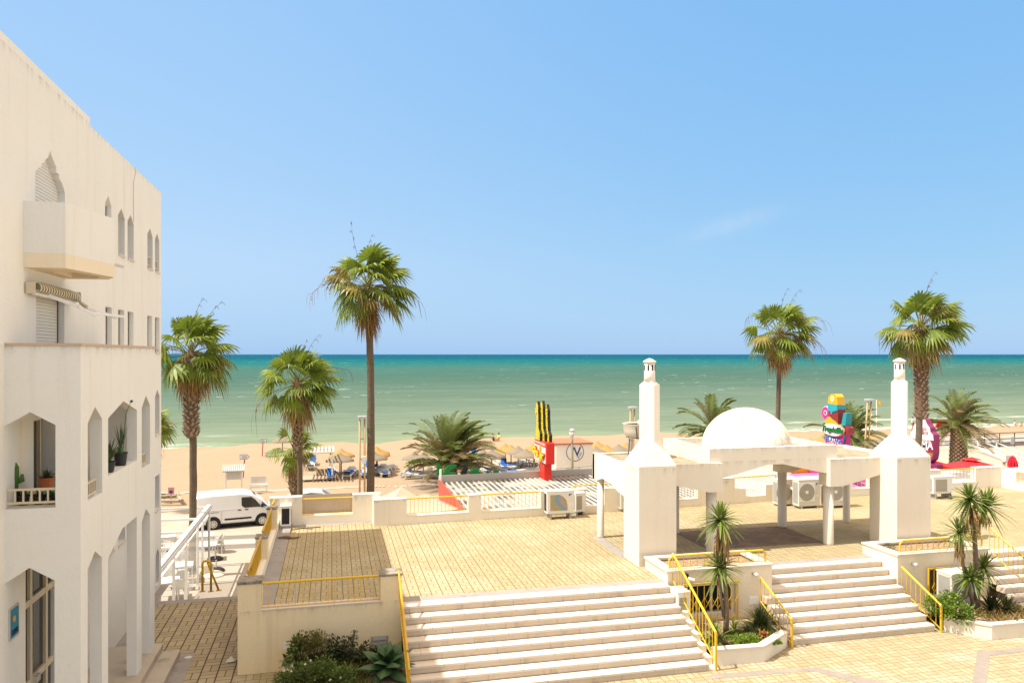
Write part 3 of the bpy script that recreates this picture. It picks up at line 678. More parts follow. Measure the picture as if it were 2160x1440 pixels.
for x0, x1, sd in ((9.38, 11.2, 'L'), (14.8, 16.6, 'R')):
    if sd == 'L': pl = [(x0,4.0),(x0,3.47),(10.75,3.16),(x1,3.16),(x1,4.0)]
    else: pl = [(x0,4.0),(x0,3.16),(15.25,3.16),(x1,3.47),(x1,4.0)]
    MB().plate([pl], xz(20.28), .168).build('wing_front_beam', W_, t)
for x0, x1, sd in ((8.28, 10.848, 'L'), (15.152, 17.72, 'R')):
    MB().plate([[(x0,3.98),(x0,3.12),(x0+.35,3.12),(x0+1.2,3.4),(x1-.8,3.4),(x1,3.2),(x1,3.98)]], xz(23.3), .18).build('wing_back_beam', W_, t)
    xb = x0 if sd == 'L' else x1-.18
    MB().plate([[(20.7,3.99),(20.7,3.07),(21.2,3.12),(22.0,3.30),(22.6,3.30),(23.1,3.15),(23.5,3.15),(23.5,3.99)]], yz(xb), .179).build('wing_side_beam', C_, t)
    MB().box(x0+(.18 if sd == 'L' else .001), x1-(.18 if sd == 'R' else .001), 20.45, 23.299, 3.74, 3.92).build('wing_roof', RF, t)
def column(x, y, r, top, cap=True):
    c = MB().lathe([(r*1.02,ZT-.01),(r,ZT+.05),(r,top)], 20, (x,y,0)).build('column', W_, t, smooth=True)
    if cap: MB().box(x-.22, x+.22, y-.20, y+.20, top-.02, top+.34).build('capital', W_, c); kids(c)[0].location = (-0,0,0)
    for ch in kids(c):
        pass
    return c
for x in (11.0, 14.98):
    column(x, 20.62, .155, 3.2, False); MB().box(x-.19, x+.19, 20.452, 20.83, 3.16, 3.528).build('capital', W_, t)
    column(x, 23.1, .15, 3.22, False); MB().box(x-.22, x+.22, 22.9, 23.28, 3.2, 3.528).build('capital', W_, t)
column(8.42, 23.1, .11, 3.2, False); column(17.58, 23.2, .12, 3.2, False)
for px, py, Xp in ((1455,955,10.848), (1594,949,10.848)):
    if px == 1455:
        a = V((10.848, 22.1, 4.14)); MB().tube([a, a+V((-.18,0,0)), a+V((-.19,0,-.22))], .012, 6).build('drain_pipe', PL['cream'], t)
# towers
def tower(label, cx, cy, w):
    t = wthing('chimney_tower', label, 'tower', (cx, cy, ZT)); h = w/2
    MB().box(cx-h, cx+h, cy-h, cy+h, ZT-.05, 4.08).build('tower_body', W_, t)
    r = .31; z0, z1 = 4.081, 4.74
    base = [(-h,-h),(h,-h),(h,h),(-h,h)]; top = [(0,-r),(r,0),(0,r),(-r,0)]
    vs = [(cx+a, cy+b_, z0) for a, b_ in base]+[(cx+a, cy+b_, z1) for a, b_ in top]
    fs = [(3,2,1,0),(4,5,6,7)]
    for k in range(4): fs += [(k,(k+1)%4,4+k), (k, 4+k, 4+(k-1)%4)]
    MB().add(vs, fs).build('tapered_shoulder', C_, t)
    MB().prism([(cx+a, cy+b_) for a, b_ in top], z1, 6.33).build('square_shaft', C_, t)
    vs = [(cx+a, cy+b_, 6.33) for a, b_ in top]+[(cx+a*.52, cy+b_*.52, 6.44) for a, b_ in top]
    MB().add(vs, [(4,5,6,7)]+[(k,(k+1)%4,4+(k+1)%4,4+k) for k in range(4)]).build('shaft_cap', C_, t)
    d = MB().lathe([(.165,6.42),(.155,6.6),(.155,6.965)], 24, (cx,cy,0)).build('round_drum', C_, t, smooth=True)
    for k in range(8):
        a = 2*pi*k/8 - pi/2 + .12; ux = V((-sin(a), cos(a), 0)); n_ = V((cos(a), sin(a), 0)); o = V((cx,cy,0)) + n_*.150
        pl = [(-.022,6.74),(.022,6.74),(.022,6.88),(.012,6.905),(-.012,6.905),(-.022,6.88)]
        m_ = MB().plate([pl], lambda u, v, w_: o+ux*u+n_*w_+V((0,0,v)), .011); ob = m_.build('smoke_slot', DARK, None, origin=t.location); ob.location = (0,0,0); ob.parent = d
    MB().lathe([(.155,6.962),(.188,6.975),(.188,7.0),(.15,7.02),(.10,7.05),(.05,7.075),(.0005,7.085)], 24, (cx,cy,0)).build('drum_lid', C_, t, smooth=True)
tower('white chimney tower left of the dome, standing on the terrace', 8.83, 20.17, 1.12)
tower('white chimney tower right of the dome, in front of a thick palm trunk', 17.18, 20.17, 1.2)
# water tank on the left wing roof
p = AD(1350, 923, 24.2)
t = wthing('water_tank', 'white plastic water tank on legs on the left pavilion roof', 'tank', (p.x, p.y, 3.92))
TK = M('old_plastic', (.60,.55,.46), .5, .08, 2, 0, 0, .3, dirt=((.4,.33,.22), .6, .8, 2, (1,1,.3)))
mb = MB(); mb.lathe([(.40,4.56),(.47,4.62),(.52,4.78),(.545,4.98),(.56,5.0),(.54,5.0),(.52,4.97)], 28, (p.x,p.y,0)); mb.build('tank_body', TK, t, smooth=True)
MB().lathe([(.5,4.97),(.0005,4.975)], 28, (p.x,p.y,0)).build('tank_inside', DARK, t)
MB().lathe([(.27,4.9),(.27,5.08),(.24,5.1),(.0005,5.1)], 24, (p.x+.16,p.y-.1,0)).build('tank_lid', TK, t, smooth=True)
for a in (0.4, 2.2, 3.6, 5.2): MB().bar((p.x+.45*cos(a),p.y+.45*sin(a),3.92), (p.x+.38*cos(a),p.y+.38*sin(a),4.58), .045, .045).build('leg', GRY, t)
MB().lathe([(.46,4.54),(.46,4.565)], 20, (p.x,p.y,0)).build('base_ring', GRY, t)
MB().tube([(p.x-.33,p.y-.46,4.93),(p.x-.30,p.y-.47,4.7),(p.x-.27,p.y-.40,4.55)], .015, 6).build('pipe', BLK, t)
# ================================================================ apartment building on the left
XA, XBAY, YF, YE = -5.2, -4.08, 13.98, 25.65
t = wthing('apartment_building', 'tall white apartment building with pointed arch windows and a projecting bay', 'building', (-6,18,0))
BW = plaster('apartment_plaster', (.79,.785,.745), .7, tops=(12.27, 7.34))
def A(x, y): q = AX(x, y, XA); return (q.y, q.z)
def yA(x): return AX(x, 700, XA).y
holes = []; shut = []
def rect(x0, x1, z0, z1): a, bq = yA(x0), yA(x1); return [(a,z0),(bq,z0),(bq,z1),(a,z1)]
def arch(x0, x1, z0, zs, za): a, bq = yA(x0), yA(x1); return [(a,z0),(bq,z0),(bq,zs),((a+bq)/2,za),(a,zs)]
ogee = [(74,425),(74,368),(76,360),(82,354),(87,352),(88,345),(94,343),(95,338),(100,334),(104,326),(106,317),(108,327),(112,337),(119,353),(119,364),(125,368),(125,377),(130,385),(134,396),(137,408),(137,430)]
og = [A(*p) for p in ogee]; og[0] = (og[0][0], 8.8); og[-1] = (og[-1][0], 8.8)
holes.append(og); shut.append(('roller_shutter', og))
dr = [(yA(76),6.46),(yA(136),6.46),A(136,624),A(76,617)]; dr[2] = (dr[2][0], dr[3][1]); holes.append(dr); shut.append(('roller_shutter', dr))
for x0, x1 in ((222,236),(249,262),(269,281.5),(311,321),(327,336.5)): 
    h = rect(x0, x1, 7.26, 8.33); holes.append(h); shut.append(('roller_shutter', h))
h = arch(222, 235, 9.75, 10.78, 10.98); holes.append(h); shut.append(('roller_shutter', h))
for x0, x1 in ((249,263),(269,282),(311,322),(327,336)):
    h = arch(x0, x1, 9.72, 10.68, 10.9); holes.append(h); shut.append(('window', h))
h = arch(327, 336.5, 4.75, 5.9, 6.12); holes.append(h); shut.append(('window', h))
h = rect(327, 336.5, 2.45, 3.5); holes.append(h); shut.append(('window', h))
h = arch(328.5, 336, .15, 1.05, 1.25); holes.append(h); shut.append(('window', h))
# openings inside the porch and the loggia
sd = [(yA(71),3.98),(yA(119),3.98),(yA(119),6.02),(yA(71),6.02)]; holes.append(sd)
ed = [(yA(54),.32),(yA(117),.32),(yA(117),3.55),(yA(54),3.55)]; holes.append(ed)
h = rect(229, 240, 2.42, 3.1); holes.append(h); shut.append(('window', h))
h = rect(249, 264, 2.42, 3.1); holes.append(h); shut.append(('window', h))
h = rect(236, 246, 4.75, 6.0); holes.append(h); shut.append(('window', h))
h = rect(250, 262, 4.75, 6.0); holes.append(h); shut.append(('window', h))
ys = yA(190)
MB().plate([[(6,-2.5),(YE,-2.5),(YE,12.25),(ys,12.25),(ys,12.42),(6,12.42)]]+holes, lambda u, v, w: (XA-w, u, v), .26).build('street_wall', BW, t)
# far end wall and the body behind
MB().box(-16, XA-.261, YE-.26, YE, -2.5, 12.24).build('end_wall', BW, t)
MB().box(-16, XA-.55, 6, YE-.261, -2.5, 12.2).build('inner_block', PL['cream'], t)
MB().box(-16, XA-.262, 6, YE-.262, 12.201, 12.21).build('roof', RF, t)
# shutters and windows set back in the openings
m, nt, b = nodes('roller_slats')
s = N(nt, 'ShaderNodeSeparateXYZ', i_0=wpos(nt)); q = mth(nt, 'FRACT', mth(nt, 'DIVIDE', s.outputs[2], .062))
nt.links.new(mix(nt, ramp(nt, q, [(.0, 1.0), (.10, .7), (.2, 0.0), (1.0, .0)]), (.73,.715,.66), (.34,.32,.27)), b.inputs['Base Color'])
b.inputs['Roughness'].default_value = .5; bump(nt, b, mth(nt, 'SINE', mth(nt, 'MULTIPLY', q, pi)), .012, .8)
ROLL = m
for kind, h in shut:
    y0, y1 = min(p[0] for p in h), max(p[0] for p in h); z0, z1 = min(p[1] for p in h), max(p[1] for p in h)
    if kind == 'roller_shutter':
        cy_, cz_ = (y0+y1)/2, (z0+z1)/2; q_ = [(cy_+(a-cy_)*.997, cz_+(b2-cz_)*.997) for a, b2 in h]
        o = MB().plate([q_], lambda u, v, w: (XA-.125-w, u, v), .03).build('roller_shutter', ROLL, t)
        MB().box(XA-.124, XA-.112, y1-.035, y1-.006, z0+.01, (z1 if len(h) == 4 else h[2][1] if len(h) == 5 else z0+1.0)-.01).build('guide_rail', M('shutter_guide', (.10,.09,.07), .6, .1), t)
    else:
        o = MB().plate([[(y0-.03,z0-.03),(y1+.03,z0-.03),(y1+.03,z1+.03),(y0-.03,z1+.03)]], lambda u, v, w: (XA-.262-w, u, v), .03).build('window', GLASS, t)
        f = MB()
        for a, bq in ((y0+.001,y0+.06),(y1-.06,y1-.001)): f.box(XA-.255, XA-.20, a, bq, z0+.001, z1-.001 if len(h) == 4 else h[2][1]-.001)
        fo = f.build('window_frame', WMET, None, origin=t.location); fo.location = (0,0,0); fo.parent = o
    if z0 > 2: MB().box(XA-.255, XA+.035, y0+.002, y1-.002, z0-.045, z0-.002).build('window_sill', STONE, t)
# barred guards across the two outermost arches
for x0, x1 in ((311,322),(327,336)):
    g_ = MB(); y0, y1 = yA(x0)+.02, yA(x1)-.02
    for z in (9.82, 10.05): g_.bar((XA-.05,y0,z),(XA-.05,y1,z),.025,.025)
    for k in range(4): g_.bar((XA-.05,y0+(y1-y0)*(k+.5)/4,9.82),(XA-.05,y0+(y1-y0)*(k+.5)/4,10.05),.02,.02)
    g_.build('window_guard', BEI, t)
# upper balcony
pl = [(-5.199,14.75),(-4.545,14.75),(-4.16,16.33),(-4.42,16.85),(-5.199,16.85)]
MB().plate([[(u, v) for u, v in pl], [(-5.06,14.90),(-4.66,14.90),(-4.31,16.32),(-4.5,16.7),(-5.06,16.7)]], lambda u, v, w: (u, v, 8.96+w), .90).build('balcony_parapet', BW, t)
so_ = [(-5.0,15.5),(-4.62,15.5),(-4.42,16.30),(-4.55,16.62),(-5.0,16.62)]
bl = MB().plate([pl, so_], lambda u, v, w: (u, v, 8.71+w), .249).build('balcony_slab', PL['cream'], t)
MB().prism([(u*.999+(-.004), v) for u, v in so_], 8.86, 8.955).build('soffit_panel', PL['cream'], t)
MB().bar((-4.22,16.36,8.98),(-4.02,16.44,8.93),.06,.05).build('drain_spout', STONE, t)
# bay: side wall, front wall, slabs
def B(x, y): q = AX(x, y, XBAY); return (q.y, q.z)
def yB_(x): return AX(x, 700, XBAY).y
Y1 = 19.42
hs = []
def parch(x0, x1, z0, zs, za): a, bq = yB_(x0), yB_(x1); return [(a,z0),(bq,z0),(bq,zs),((a+bq)/2,za),(a,zs)]
hs.append(parch(185,215.5,4.68,6.02,6.27)); hs.append(parch(228,289,4.92,6.0,6.26)); hs.append(parch(299,316.5,4.68,6.02,6.27))
a1, b1, a2, b2_, a3, b3 = yB_(185), yB_(215), yB_(228), yB_(288.5), yB_(299), yB_(316.5)
out = [(YF+.261,.31),(a1,.31),(a1,3.5),((a1+b1)/2,3.72),(b1,3.5),(b1,.31),(a2,.31),(a2,3.38),((a2+b2_)/2-.05,3.72),(b2_,3.72),(b2_,.31),(a3,.31),(a3,3.5),((a3+b3)/2,3.72),(b3,3.5),(b3,.31),(Y1,.31),(Y1,7.34),(YF+.261,7.34)]
MB().plate([out]+hs, lambda u, v, w: (XBAY-w, u, v), .20).build('bay_side_wall', BW, t)
xF = lambda x: AY(x, 700, YF).x
hf = [(xF(10),4.66),(xF(117),4.66),(xF(117),6.03),(xF(63),6.25),(xF(10),6.03)]
out = [(-10,.0),(xF(9),.0),(xF(9),3.45),(xF(62),3.69),(xF(115),3.46),(xF(115),.0),(XBAY,.0),(XBAY,7.34),(-10,7.34)]
MB().plate([out, hf], lambda u, v, w: (u, YF+w, v), .26).build('bay_front_wall', BW, t)
MB().box(XA+.001, XBAY-.201, Y1-.2, Y1, 3.75, 7.33).build('bay_end_wall', BW, t)
MB().box(-10, XBAY+.03, YF-.03, YF+.30, 7.341, 7.385).box(XBAY-.31, XBAY+.03, YF+.301, Y1+.02, 7.341, 7.385).build('bay_coping', M('rusty_coping', (.55,.42,.31), .7, .15, 3, .2, 30, dirt=((.25,.16,.1), .58, .75, 3, (1,1,1))), t)
MB().box(XA+.001, XBAY-.201, YF+.261, Y1-.201, 6.36, 6.45).build('bay_roof', PL['cream'], t)
MB().box(XA+.001, XBAY-.201, YF+.261, Y1-.201, 3.74, 3.97).build('loggia_floor', PL['cream'], t)
pb = [(-10,YF+.262),(XBAY-.202,YF+.262),(XBAY-.202,15.0)]
PLN = M('worn_step_stone', (.46,.405,.335), .65, .12, 1.7, .2, 30, .3, dirt=((.2,.17,.14), .58, .8, 2.2, (1,1,.5)))
# plinth and entrance steps
MB().box(XA+.001, -3.92, 12.0, 19.55, .0, .309).build('plinth', PLN, t)
MB().box(-3.919, -3.52, 12.0, 19.45, .0, .155).build('entrance_step', PLN, t)
# sliding door of the loggia
y0, y1, z0, z1 = sd[0][0], sd[1][0], sd[0][1], sd[2][1]
d = MB().box(XA-.30, XA-.285, y0-.02, y1+.02, z0, z1+.02).build('sliding_door', glass('door_glass', (.05,.06,.05), .02, 1.0), t)
def sub(mb, name, mt, par):
    o = mb.build(name, mt, None, origin=t.location); o.location = (0,0,0); o.parent = par; return o
f = MB()
for y in (y0+.03, y0+(y1-y0)*.42, y1-.16): f.box(XA-.284, XA-.22, y-.03, y+.03, z0+.001, z1-.001)
f.box(XA-.283, XA-.221, y0+.061, y1-.191, z1-.07, z1-.002)
sub(f, 'door_frame', BEI, d)
MB().box(XA+.001, XA+.012, yA(44)-.04, yA(44)+.04, 3.98, 6.1).build('downpipe_cover', PL['cream'], t)
# entrance door
y0, y1, z0, z1 = ed[0][0], ed[1][0], ed[0][1], ed[2][1]
d = MB().box(XA-.10, XA-.085, y0+.001, y1-.001, z0+.001, z1-.001).build('entrance_door', GLASS, t)
f = MB(); L_ = y1-y0
for y in (y0+L_*.235, y0+L_*.75): f.box(XA-.084, XA-.03, y-.045, y+.055, z0+.001, z1-.001)
for z in (z0+.12, 1.35, 2.78):
    for a, bq in ((y0+.001, y0+L_*.235-.046), (y0+L_*.235+.046, y0+L_*.75-.046), (y0+L_*.75+.046, y1-.001)): f.box(XA-.083, XA-.035, a, bq, z-.06, z+.06)
sub(f, 'door_frame', BEI, d)
sub(MB().box(XA-.034, XA+.03, y0+L_*.28, y0+L_*.42, 1.28, 1.4), 'door_handle', ALU, d)
# blue plaque
y0, y1 = yA(18.5), yA(34.5); zc = AX(26,1311,XA).z; h_ = .46
pq = MB().box(XA+.002, XA+.03, y0-.03, y1+.03, zc-h_/2-.03, zc+h_/2+.03).build('plaque', ALU, t)
sub(MB().box(XA+.031, XA+.036, y0, y1, zc-h_/2, zc+h_/2), 'plaque_panel', M('plaque_blue', (.02,.22,.36), .4, .05, 3), pq)
sub(MB().lathe([(.055,0),(.055,.004)], 20, (XA+.0365,(y0+y1)/2-.03,zc+.06), 0, 'X'), 'plaque_emblem', M('plaque_orange', (.7,.35,.05), .5), pq)
tx = text('CORVO', .12, .002, M('plaque_ink', (.01,.03,.06), .5), pq, frame4(V((XA+.04,(y0+y1)/2,zc-.155))-t.location, (0,1,0), (0,0,1)), sx=.62, bold=.004)
# barred guards of the loggia
def guard(p0, p1, z0, z1, n):
    g_ = MB(); p0, p1 = V(p0), V(p1)
    for z in (z0, z1): g_.bar(p0+V((0,0,z)), p1+V((0,0,z)), .035, .035)
    for k in range(n): q = p0+(p1-p0)*k/(n-1); g_.bar(q+V((0,0,z0+.018)), q+V((0,0,z1-.018)), .025, .025)
    g_.build('loggia_guard', BEI, t)
guard((xF(11),YF+.06,0), (xF(116),YF+.06,0), 4.75, 4.97, 7)
guard((XBAY-.06,yB_(186)+.02,0), (XBAY-.06,yB_(209),0), 4.74, 4.96, 6); guard((XBAY-.06,yB_(299)+.02,0), (XBAY-.06,yB_(312),0), 4.74, 4.96, 6)
# wall cable
p0, p1, p2, p3 = (AX(x, y, XA+.015) for x, y in ((284,353),(287,362),(282,385),(282,468)))
MB().tube([p0,p1,p2,p3], .008, 5).build('cable', BEI, t)
# ---------------------------------------------------------------- folding-arm awning over the upper door
def P_(x, y, X): return AX(x, y, X)
a, bq = P_(72,604,XA+.12), P_(160,623,XA+.12)
aw = wthing('awning', 'rolled striped awning with folding arms over the shuttered door', 'awning', tuple(a))
m, nt, b = nodes('awning_stripes'); s = N(nt, 'ShaderNodeSeparateXYZ', i_0=wpos(nt))
q = mth(nt, 'FRACT', mth(nt, 'DIVIDE', mth(nt, 'ADD', s.outputs[1], mth(nt, 'MULTIPLY', s.outputs[2], .5)), .13))
nt.links.new(ramp(nt, q, [(.45, (.66,.60,.45)), (.52, (.17,.16,.10)), (.95, (.17,.16,.10)), (1.0, (.66,.60,.45))]), b.inputs['Base Color']); b.inputs['Roughness'].default_value = .9
bq = V((a.x, bq.y, a.z-.02))
MB().tube([a, bq], .10, 12).build('fabric_roll', m, aw, smooth=False)
MB().cbox(a+V((-.03,-.07,-.03)), .14, .06, .2).build('end_bracket', BEI, aw); MB().cbox(bq+V((-.03,.06,0)), .2, .06, .2).build('end_bracket', GRY, aw)
MB().bar(a+V((-.02,.02,-.12)), bq+V((-.02,-.02,-.12)), .05, .05).build('torsion_bar', WMET, aw)
e1 = a+V((.15,.25,-.14)); k1 = P_(166,647,XA+.75); t1 = P_(202,666,XA+1.0)
MB().bar(e1, k1, .05, .06).build('arm', WMET, aw); MB().bar(k1, t1, .045, .05).build('arm', WMET, aw)
e2 = bq+V((.1,-.05,-.12)); k2 = P_(183,648,XA+.5); t2 = P_(246,670,XA+.85)
MB().bar(e2, k2, .05, .06).build('arm', BEI, aw); MB().bar(k2, t2, .04, .05).build('arm', WMET, aw)
MB().bar(P_(195,660,XA+.95), P_(262,668,XA+.98), .05, .05).build('front_bar', WMET, aw)
# ---------------------------------------------------------------- pot plants on the sills
POT = M('black_pot', (.03,.03,.032), .5, .1); TERRA = M('terracotta', (.40,.13,.05), .7, .1, 6)
CACT = M('cactus_green', (.06,.14,.03), .6, .15, 8); LEAFD = M('dark_leaf', (.07,.11,.035), .5, .15, 8, island=.4)
def pot(t, c, r, h, mt): MB().lathe([(r*.75,0),(r*.8,.01),(r,h),(r*1.06,h),(r*1.06,h-.03),(r*.9,h-.03),(.0005,h-.04)], 14, c).build('pot', mt, t, smooth=False)
def blades(c, n, L, w, spread, up=1.0, seed=1, curve=.3):
    rnd = random.Random(seed); mb = MB()
    for i in range(n):
        a_ = rnd.uniform(0, 2*pi); e = rnd.uniform(.1, spread); d = V((cos(a_)*sin(e), sin(a_)*sin(e), cos(e)*up)).normalized()
        s_ = d.cross(V((0,0,1))); s_ = s_.normalized() if s_.length > 1e-3 else V((1,0,0)); l = L*rnd.uniform(.6, 1.1); p_ = []
        for k in range(4):
            f_ = k/3; q_ = V(c)+d*l*f_+V((d.x,d.y,-.8))*curve*l*f_*f_*.6; ww = w*(1-f_)**.7*.5 if k else w*.35
            p_ += [q_-s_*ww, q_+s_*ww]
        b0 = len(mb.v); mb.add(p_, [(2*k,2*k+1,2*k+3,2*k+2) for k in range(3)])
    return mb
def potplant(name, label, c, r, h, mt, kind, seed):
    t = wthing(name, label, 'pot plant', tuple(c)); c = V(c); pot(t, c, r, h, mt); top = c+V((0,0,h-.03))
    if kind == 'cactus':
        MB().tube([top, top+V((0,0,.25)), top+V((.01,0,.42)), top+V((.01,0,.5))], [.05,.065,.055,.015], 9).tube([top+V((.02,0,.15)), top+V((.10,.02,.2)), top+V((.11,.02,.3))], [.03,.05,.02], 8).build('stem', CACT, t, smooth=True)
    elif kind == 'sword': blades(top, 34, .50, .10, .75, seed=seed, curve=.05).build('leaves', LEAFD, t, fix=False)
    elif kind == 'tuft':
        MB().tube([top, top+V((0,0,.14))], .05, 8).build('stem', CACT, t)
        blades(top+V((0,0,.1)), 40, .62, .022, .45, seed=seed, curve=.2).build('leaves', M('onion_leaf', (.10,.15,.06), .5, .1, 8, island=.3), t, fix=False)
        q_ = top+V((.03,.05,0)); MB().tube([q_, q_+V((.05,.02,.8)), q_+V((.12,.1,1.05))], .008, 5).build('flower_stalk', CACT, t)
        MB().lathe([(.0005,-.035),(.035,0),(.0005,.035)], 8, q_+V((.14,.12,1.07))).build('flower_head', LEAFD, t)
    else: blades(top, 60, r*2.0, .035, 1.2, seed=seed).build('leaves', CACT if kind == 'bush' else LEAFD, t, fix=False)
def fp(x, y, Y): return AY(x, y, Y)
potplant('cactus_pot', 'tall green cactus in a black pot behind the loggia guard', (fp(30,0,14.4).x, 14.42, 4.7), .085, .2, POT, 'cactus', 1)
potplant('cactus_pot', 'leftmost small brown cactus in a black pot behind the loggia guard', (fp(16.5,0,14.4).x, 14.40, 4.66), .075, .17, POT, 'stub', 2)
potplant('succulent_pot', 'low succulent in a wide black pot in the middle of the loggia opening', (fp(50,0,14.4).x, 14.40, 4.66), .09, .16, POT, 'bush', 3)
potplant('succulent_pot', 'yellowish succulent in a black pot right of the middle of the loggia', (fp(82,0,14.4).x, 14.42, 4.66), .10, .14, POT, 'bush', 4)
potplant('terracotta_pot', 'terracotta pot with a twiggy plant in front of the sliding door', (fp(97,0,14.7).x, 14.72, 4.86), .12, .2, TERRA, 'twig', 5)
potplant('succulent_pot', 'bushy succulent in a black pot at the right end of the loggia guard', (fp(108,0,14.4).x, 14.40, 4.66), .085, .13, POT, 'bush', 6)
st_ = wthing('shelf', 'small cream shelf carrying the terracotta pot inside the loggia', 'shelf', (fp(97,0,14.7).x, 14.72, 3.98))
MB().box(fp(97,0,14.7).x-.25, fp(97,0,14.7).x+.3, 14.55, 14.9, 4.81, 4.855).build('shelf_board', PL['cream'], st_)
for q in (-.2, .25): MB().box(fp(97,0,14.7).x+q-.02, fp(97,0,14.7).x+q+.02, 14.7, 14.74, 3.971, 4.809).build('leg', PL['cream'], st_)
MB_ = wthing('ledge', 'inner plant ledge behind the front loggia guard', 'ledge', (-6, 14.4, 4.6))
MB().box(xF(9), xF(118), YF+.262, 14.56, 4.58, 4.655).build('ledge_board', PL['cream'], MB_)
yy = yB_(245); potplant('snake_plant', 'broad-leaved snake plant in a long black trough on the wide sill', (XBAY-.14, yy-.05, 4.925), .14, .2, POT, 'sword', 8)
yy = yB_(270); potplant('onion_plant', 'tufted plant with a tall flower stalk in a black pot on the wide sill', (XBAY-.14, yy, 4.925), .13, .26, POT, 'tuft', 9)
yy = yB_(188); potplant('succulent_pot', 'bright green plant peeping out behind the narrow bay window guard', (XBAY-.32, yy+.02, 4.6), .1, .3, POT, 'bush', 10)
# ================================================================ air conditioners
ACW = M('ac_casing', (.66,.61,.52), .5, .05, 2, 0, 0, .3, dirt=((.4,.33,.22), .62, .85, 2, (1,1,.4)))
ACL = M('ac_white', (.78,.76,.71), .45, .04, 2)
m, nt, b = nodes('fan_grille')
tc = nt.nodes.new('ShaderNodeTexCoord'); s = N(nt, 'ShaderNodeSeparateXYZ', i_0=tc.outputs['Object'])
ang = mth(nt, 'ADD', mth(nt, 'ARCTAN2', s.outputs[2], s.outputs[0]), mth(nt, 'MULTIPLY', mth(nt, 'SQRT', mth(nt, 'ADD', mth(nt, 'MULTIPLY', s.outputs[0], s.outputs[0]), mth(nt, 'MULTIPLY', s.outputs[2], s.outputs[2]))), 1.6))
q = mth(nt, 'FRACT', mth(nt, 'MULTIPLY', ang, 46/(2*pi)))
nt.links.new(ramp(nt, q, [(.42, (.58,.54,.45)), (.5, (.10,.09,.07)), (.95, (.10,.09,.07)), (1, (.58,.54,.45))]), b.inputs['Base Color']); b.inputs['Roughness'].default_value = .5
FAN = m
m, nt, b = nodes('fin_grille')
s = N(nt, 'ShaderNodeSeparateXYZ', i_0=wpos(nt)); q = mth(nt, 'FRACT', mth(nt, 'DIVIDE', s.outputs[2], .035))
nt.links.new(ramp(nt, q, [(.3, (.50,.46,.37)), (.5, (.22,.20,.16)), (.9, (.22,.20,.16)), (1, (.50,.46,.37))]), b.inputs['Base Color'])
FIN = m
m, nt, b = nodes('rainbow_fin_grille')
s = N(nt, 'ShaderNodeSeparateXYZ', i_0=wpos(nt)); q = mth(nt, 'FRACT', mth(nt, 'DIVIDE', s.outputs[2], .03))
hue = mth(nt, 'FRACT', mth(nt, 'ADD', mth(nt, 'MULTIPLY', s.outputs[0], 1.6), mth(nt, 'MULTIPLY', mth(nt, 'SINE', mth(nt, 'MULTIPLY', s.outputs[2], 7.0)), .25)))
c = ramp(nt, hue, [(0, (.45,.40,.32)), (.25, (.55,.30,.18)), (.45, (.45,.42,.18)), (.6, (.22,.42,.36)), (.75, (.26,.32,.52)), (1, (.45,.40,.32))])
nt.links.new(mix(nt, mth(nt, 'MULTIPLY', ramp(nt, q, [(.4, 0.0), (.6, 1.0)]), .55), c, (.16,.14,.12)), b.inputs['Base Color'])
RAIN = m
def ac(label, c, w, d, h, kind, rz=0.0, mt=None, stand=.08, group=None, logo=None):
    mt = mt or ACW; t = thing('air_conditioner', label, 'air conditioner', c, rz, group)
    MB().box(-w/2, w/2, -d/2, d/2, stand, stand+h).build('casing', mt, t, bevel=.02)
    MB().box(-w/2-.01, w/2+.01, -d/2-.01, d/2+.01, stand+h-.005, stand+h+.025).build('lid', ACL, t)
    for x in (-w*.36, w*.36): MB().box(x-.03, x+.03, -d/2-.03, d/2+.03, .0, stand-.002).build('foot', GRY, t)
    y = -d/2
    if kind == 'fan':
        r = min(w*.36, h*.40); cx = -w*.14; cz = stand+h*.54
        g = MB().box(-r-.02, r+.02, -.02, .0, -r-.02, r+.02).build('fan_guard', ACL, t); g.location = (cx, y-.003, cz)
        o = MB().lathe([(r*.98,-.008),(r*.98,.0)], 40, (0,0,0), 0, 'Y').build('fan_grille', FAN, t); o.location = (cx, y-.024, cz)
        MB().box(cx-.05, cx+.05, y-.05, y-.033, cz-.05, cz+.05).build('fan_hub', ACL, t)
    elif kind == 'round':
        r = h*.36; cx = -w*.12; cz = stand+h*.5
        o = MB().lathe([(r,-.012),(r,.0)], 40, (0,0,0), 0, 'Y').build('fan_grille', FAN, t); o.location = (cx, y-.003, cz)
        MB().lathe([(r*.2,-.03),(r*.2,-.016)], 14, (cx,y,cz), 0, 'Y').build('fan_hub', ACL, t)
    else:
        x0, x1, za, zb = -w*.38, w*.20, stand+h*.14, stand+h*.86
        if kind == 'curved':
            pl = [(x0,za),(x1+.05,za),(x1+.045,za+.18),(x1,za+.36),(x1-.1,zb-.08),(x1-.25,zb),(x0,zb)]
        else: pl = [(x0,za),(x1,za),(x1,zb),(x0,zb)]
        MB().plate([pl], lambda u, v, q_: (u, y-.012+q_, v), .010).build('louvre_grille', RAIN if kind == 'curved' and stand > .15 else FIN, t)
    MB().box(-w/2-.006, -w/2-.0005, -d*.36, d*.36, stand+h*.1, stand+h*.9).build('coil_grille', GRY if kind != 'curved' else BLK, t)
    MB().box(w*.33, w*.41, y-.006, y-.0005, stand+h*.36, stand+h*.42).build('rating_label', WMET, t)
    if logo: MB().plate([[(w*.30,stand+h*.78),(w*.42,stand+h*.88),(w*.30,stand+h*.88)]], lambda u, v, q_: (u, y-.005+q_, v), .004).build('badge', M('badge_'+logo, (.03,.25,.40) if logo == 'teal' else (.03,.08,.25), .4), t)
    return t
def on_t(x, y): return tuple(G(x, y, ZT))
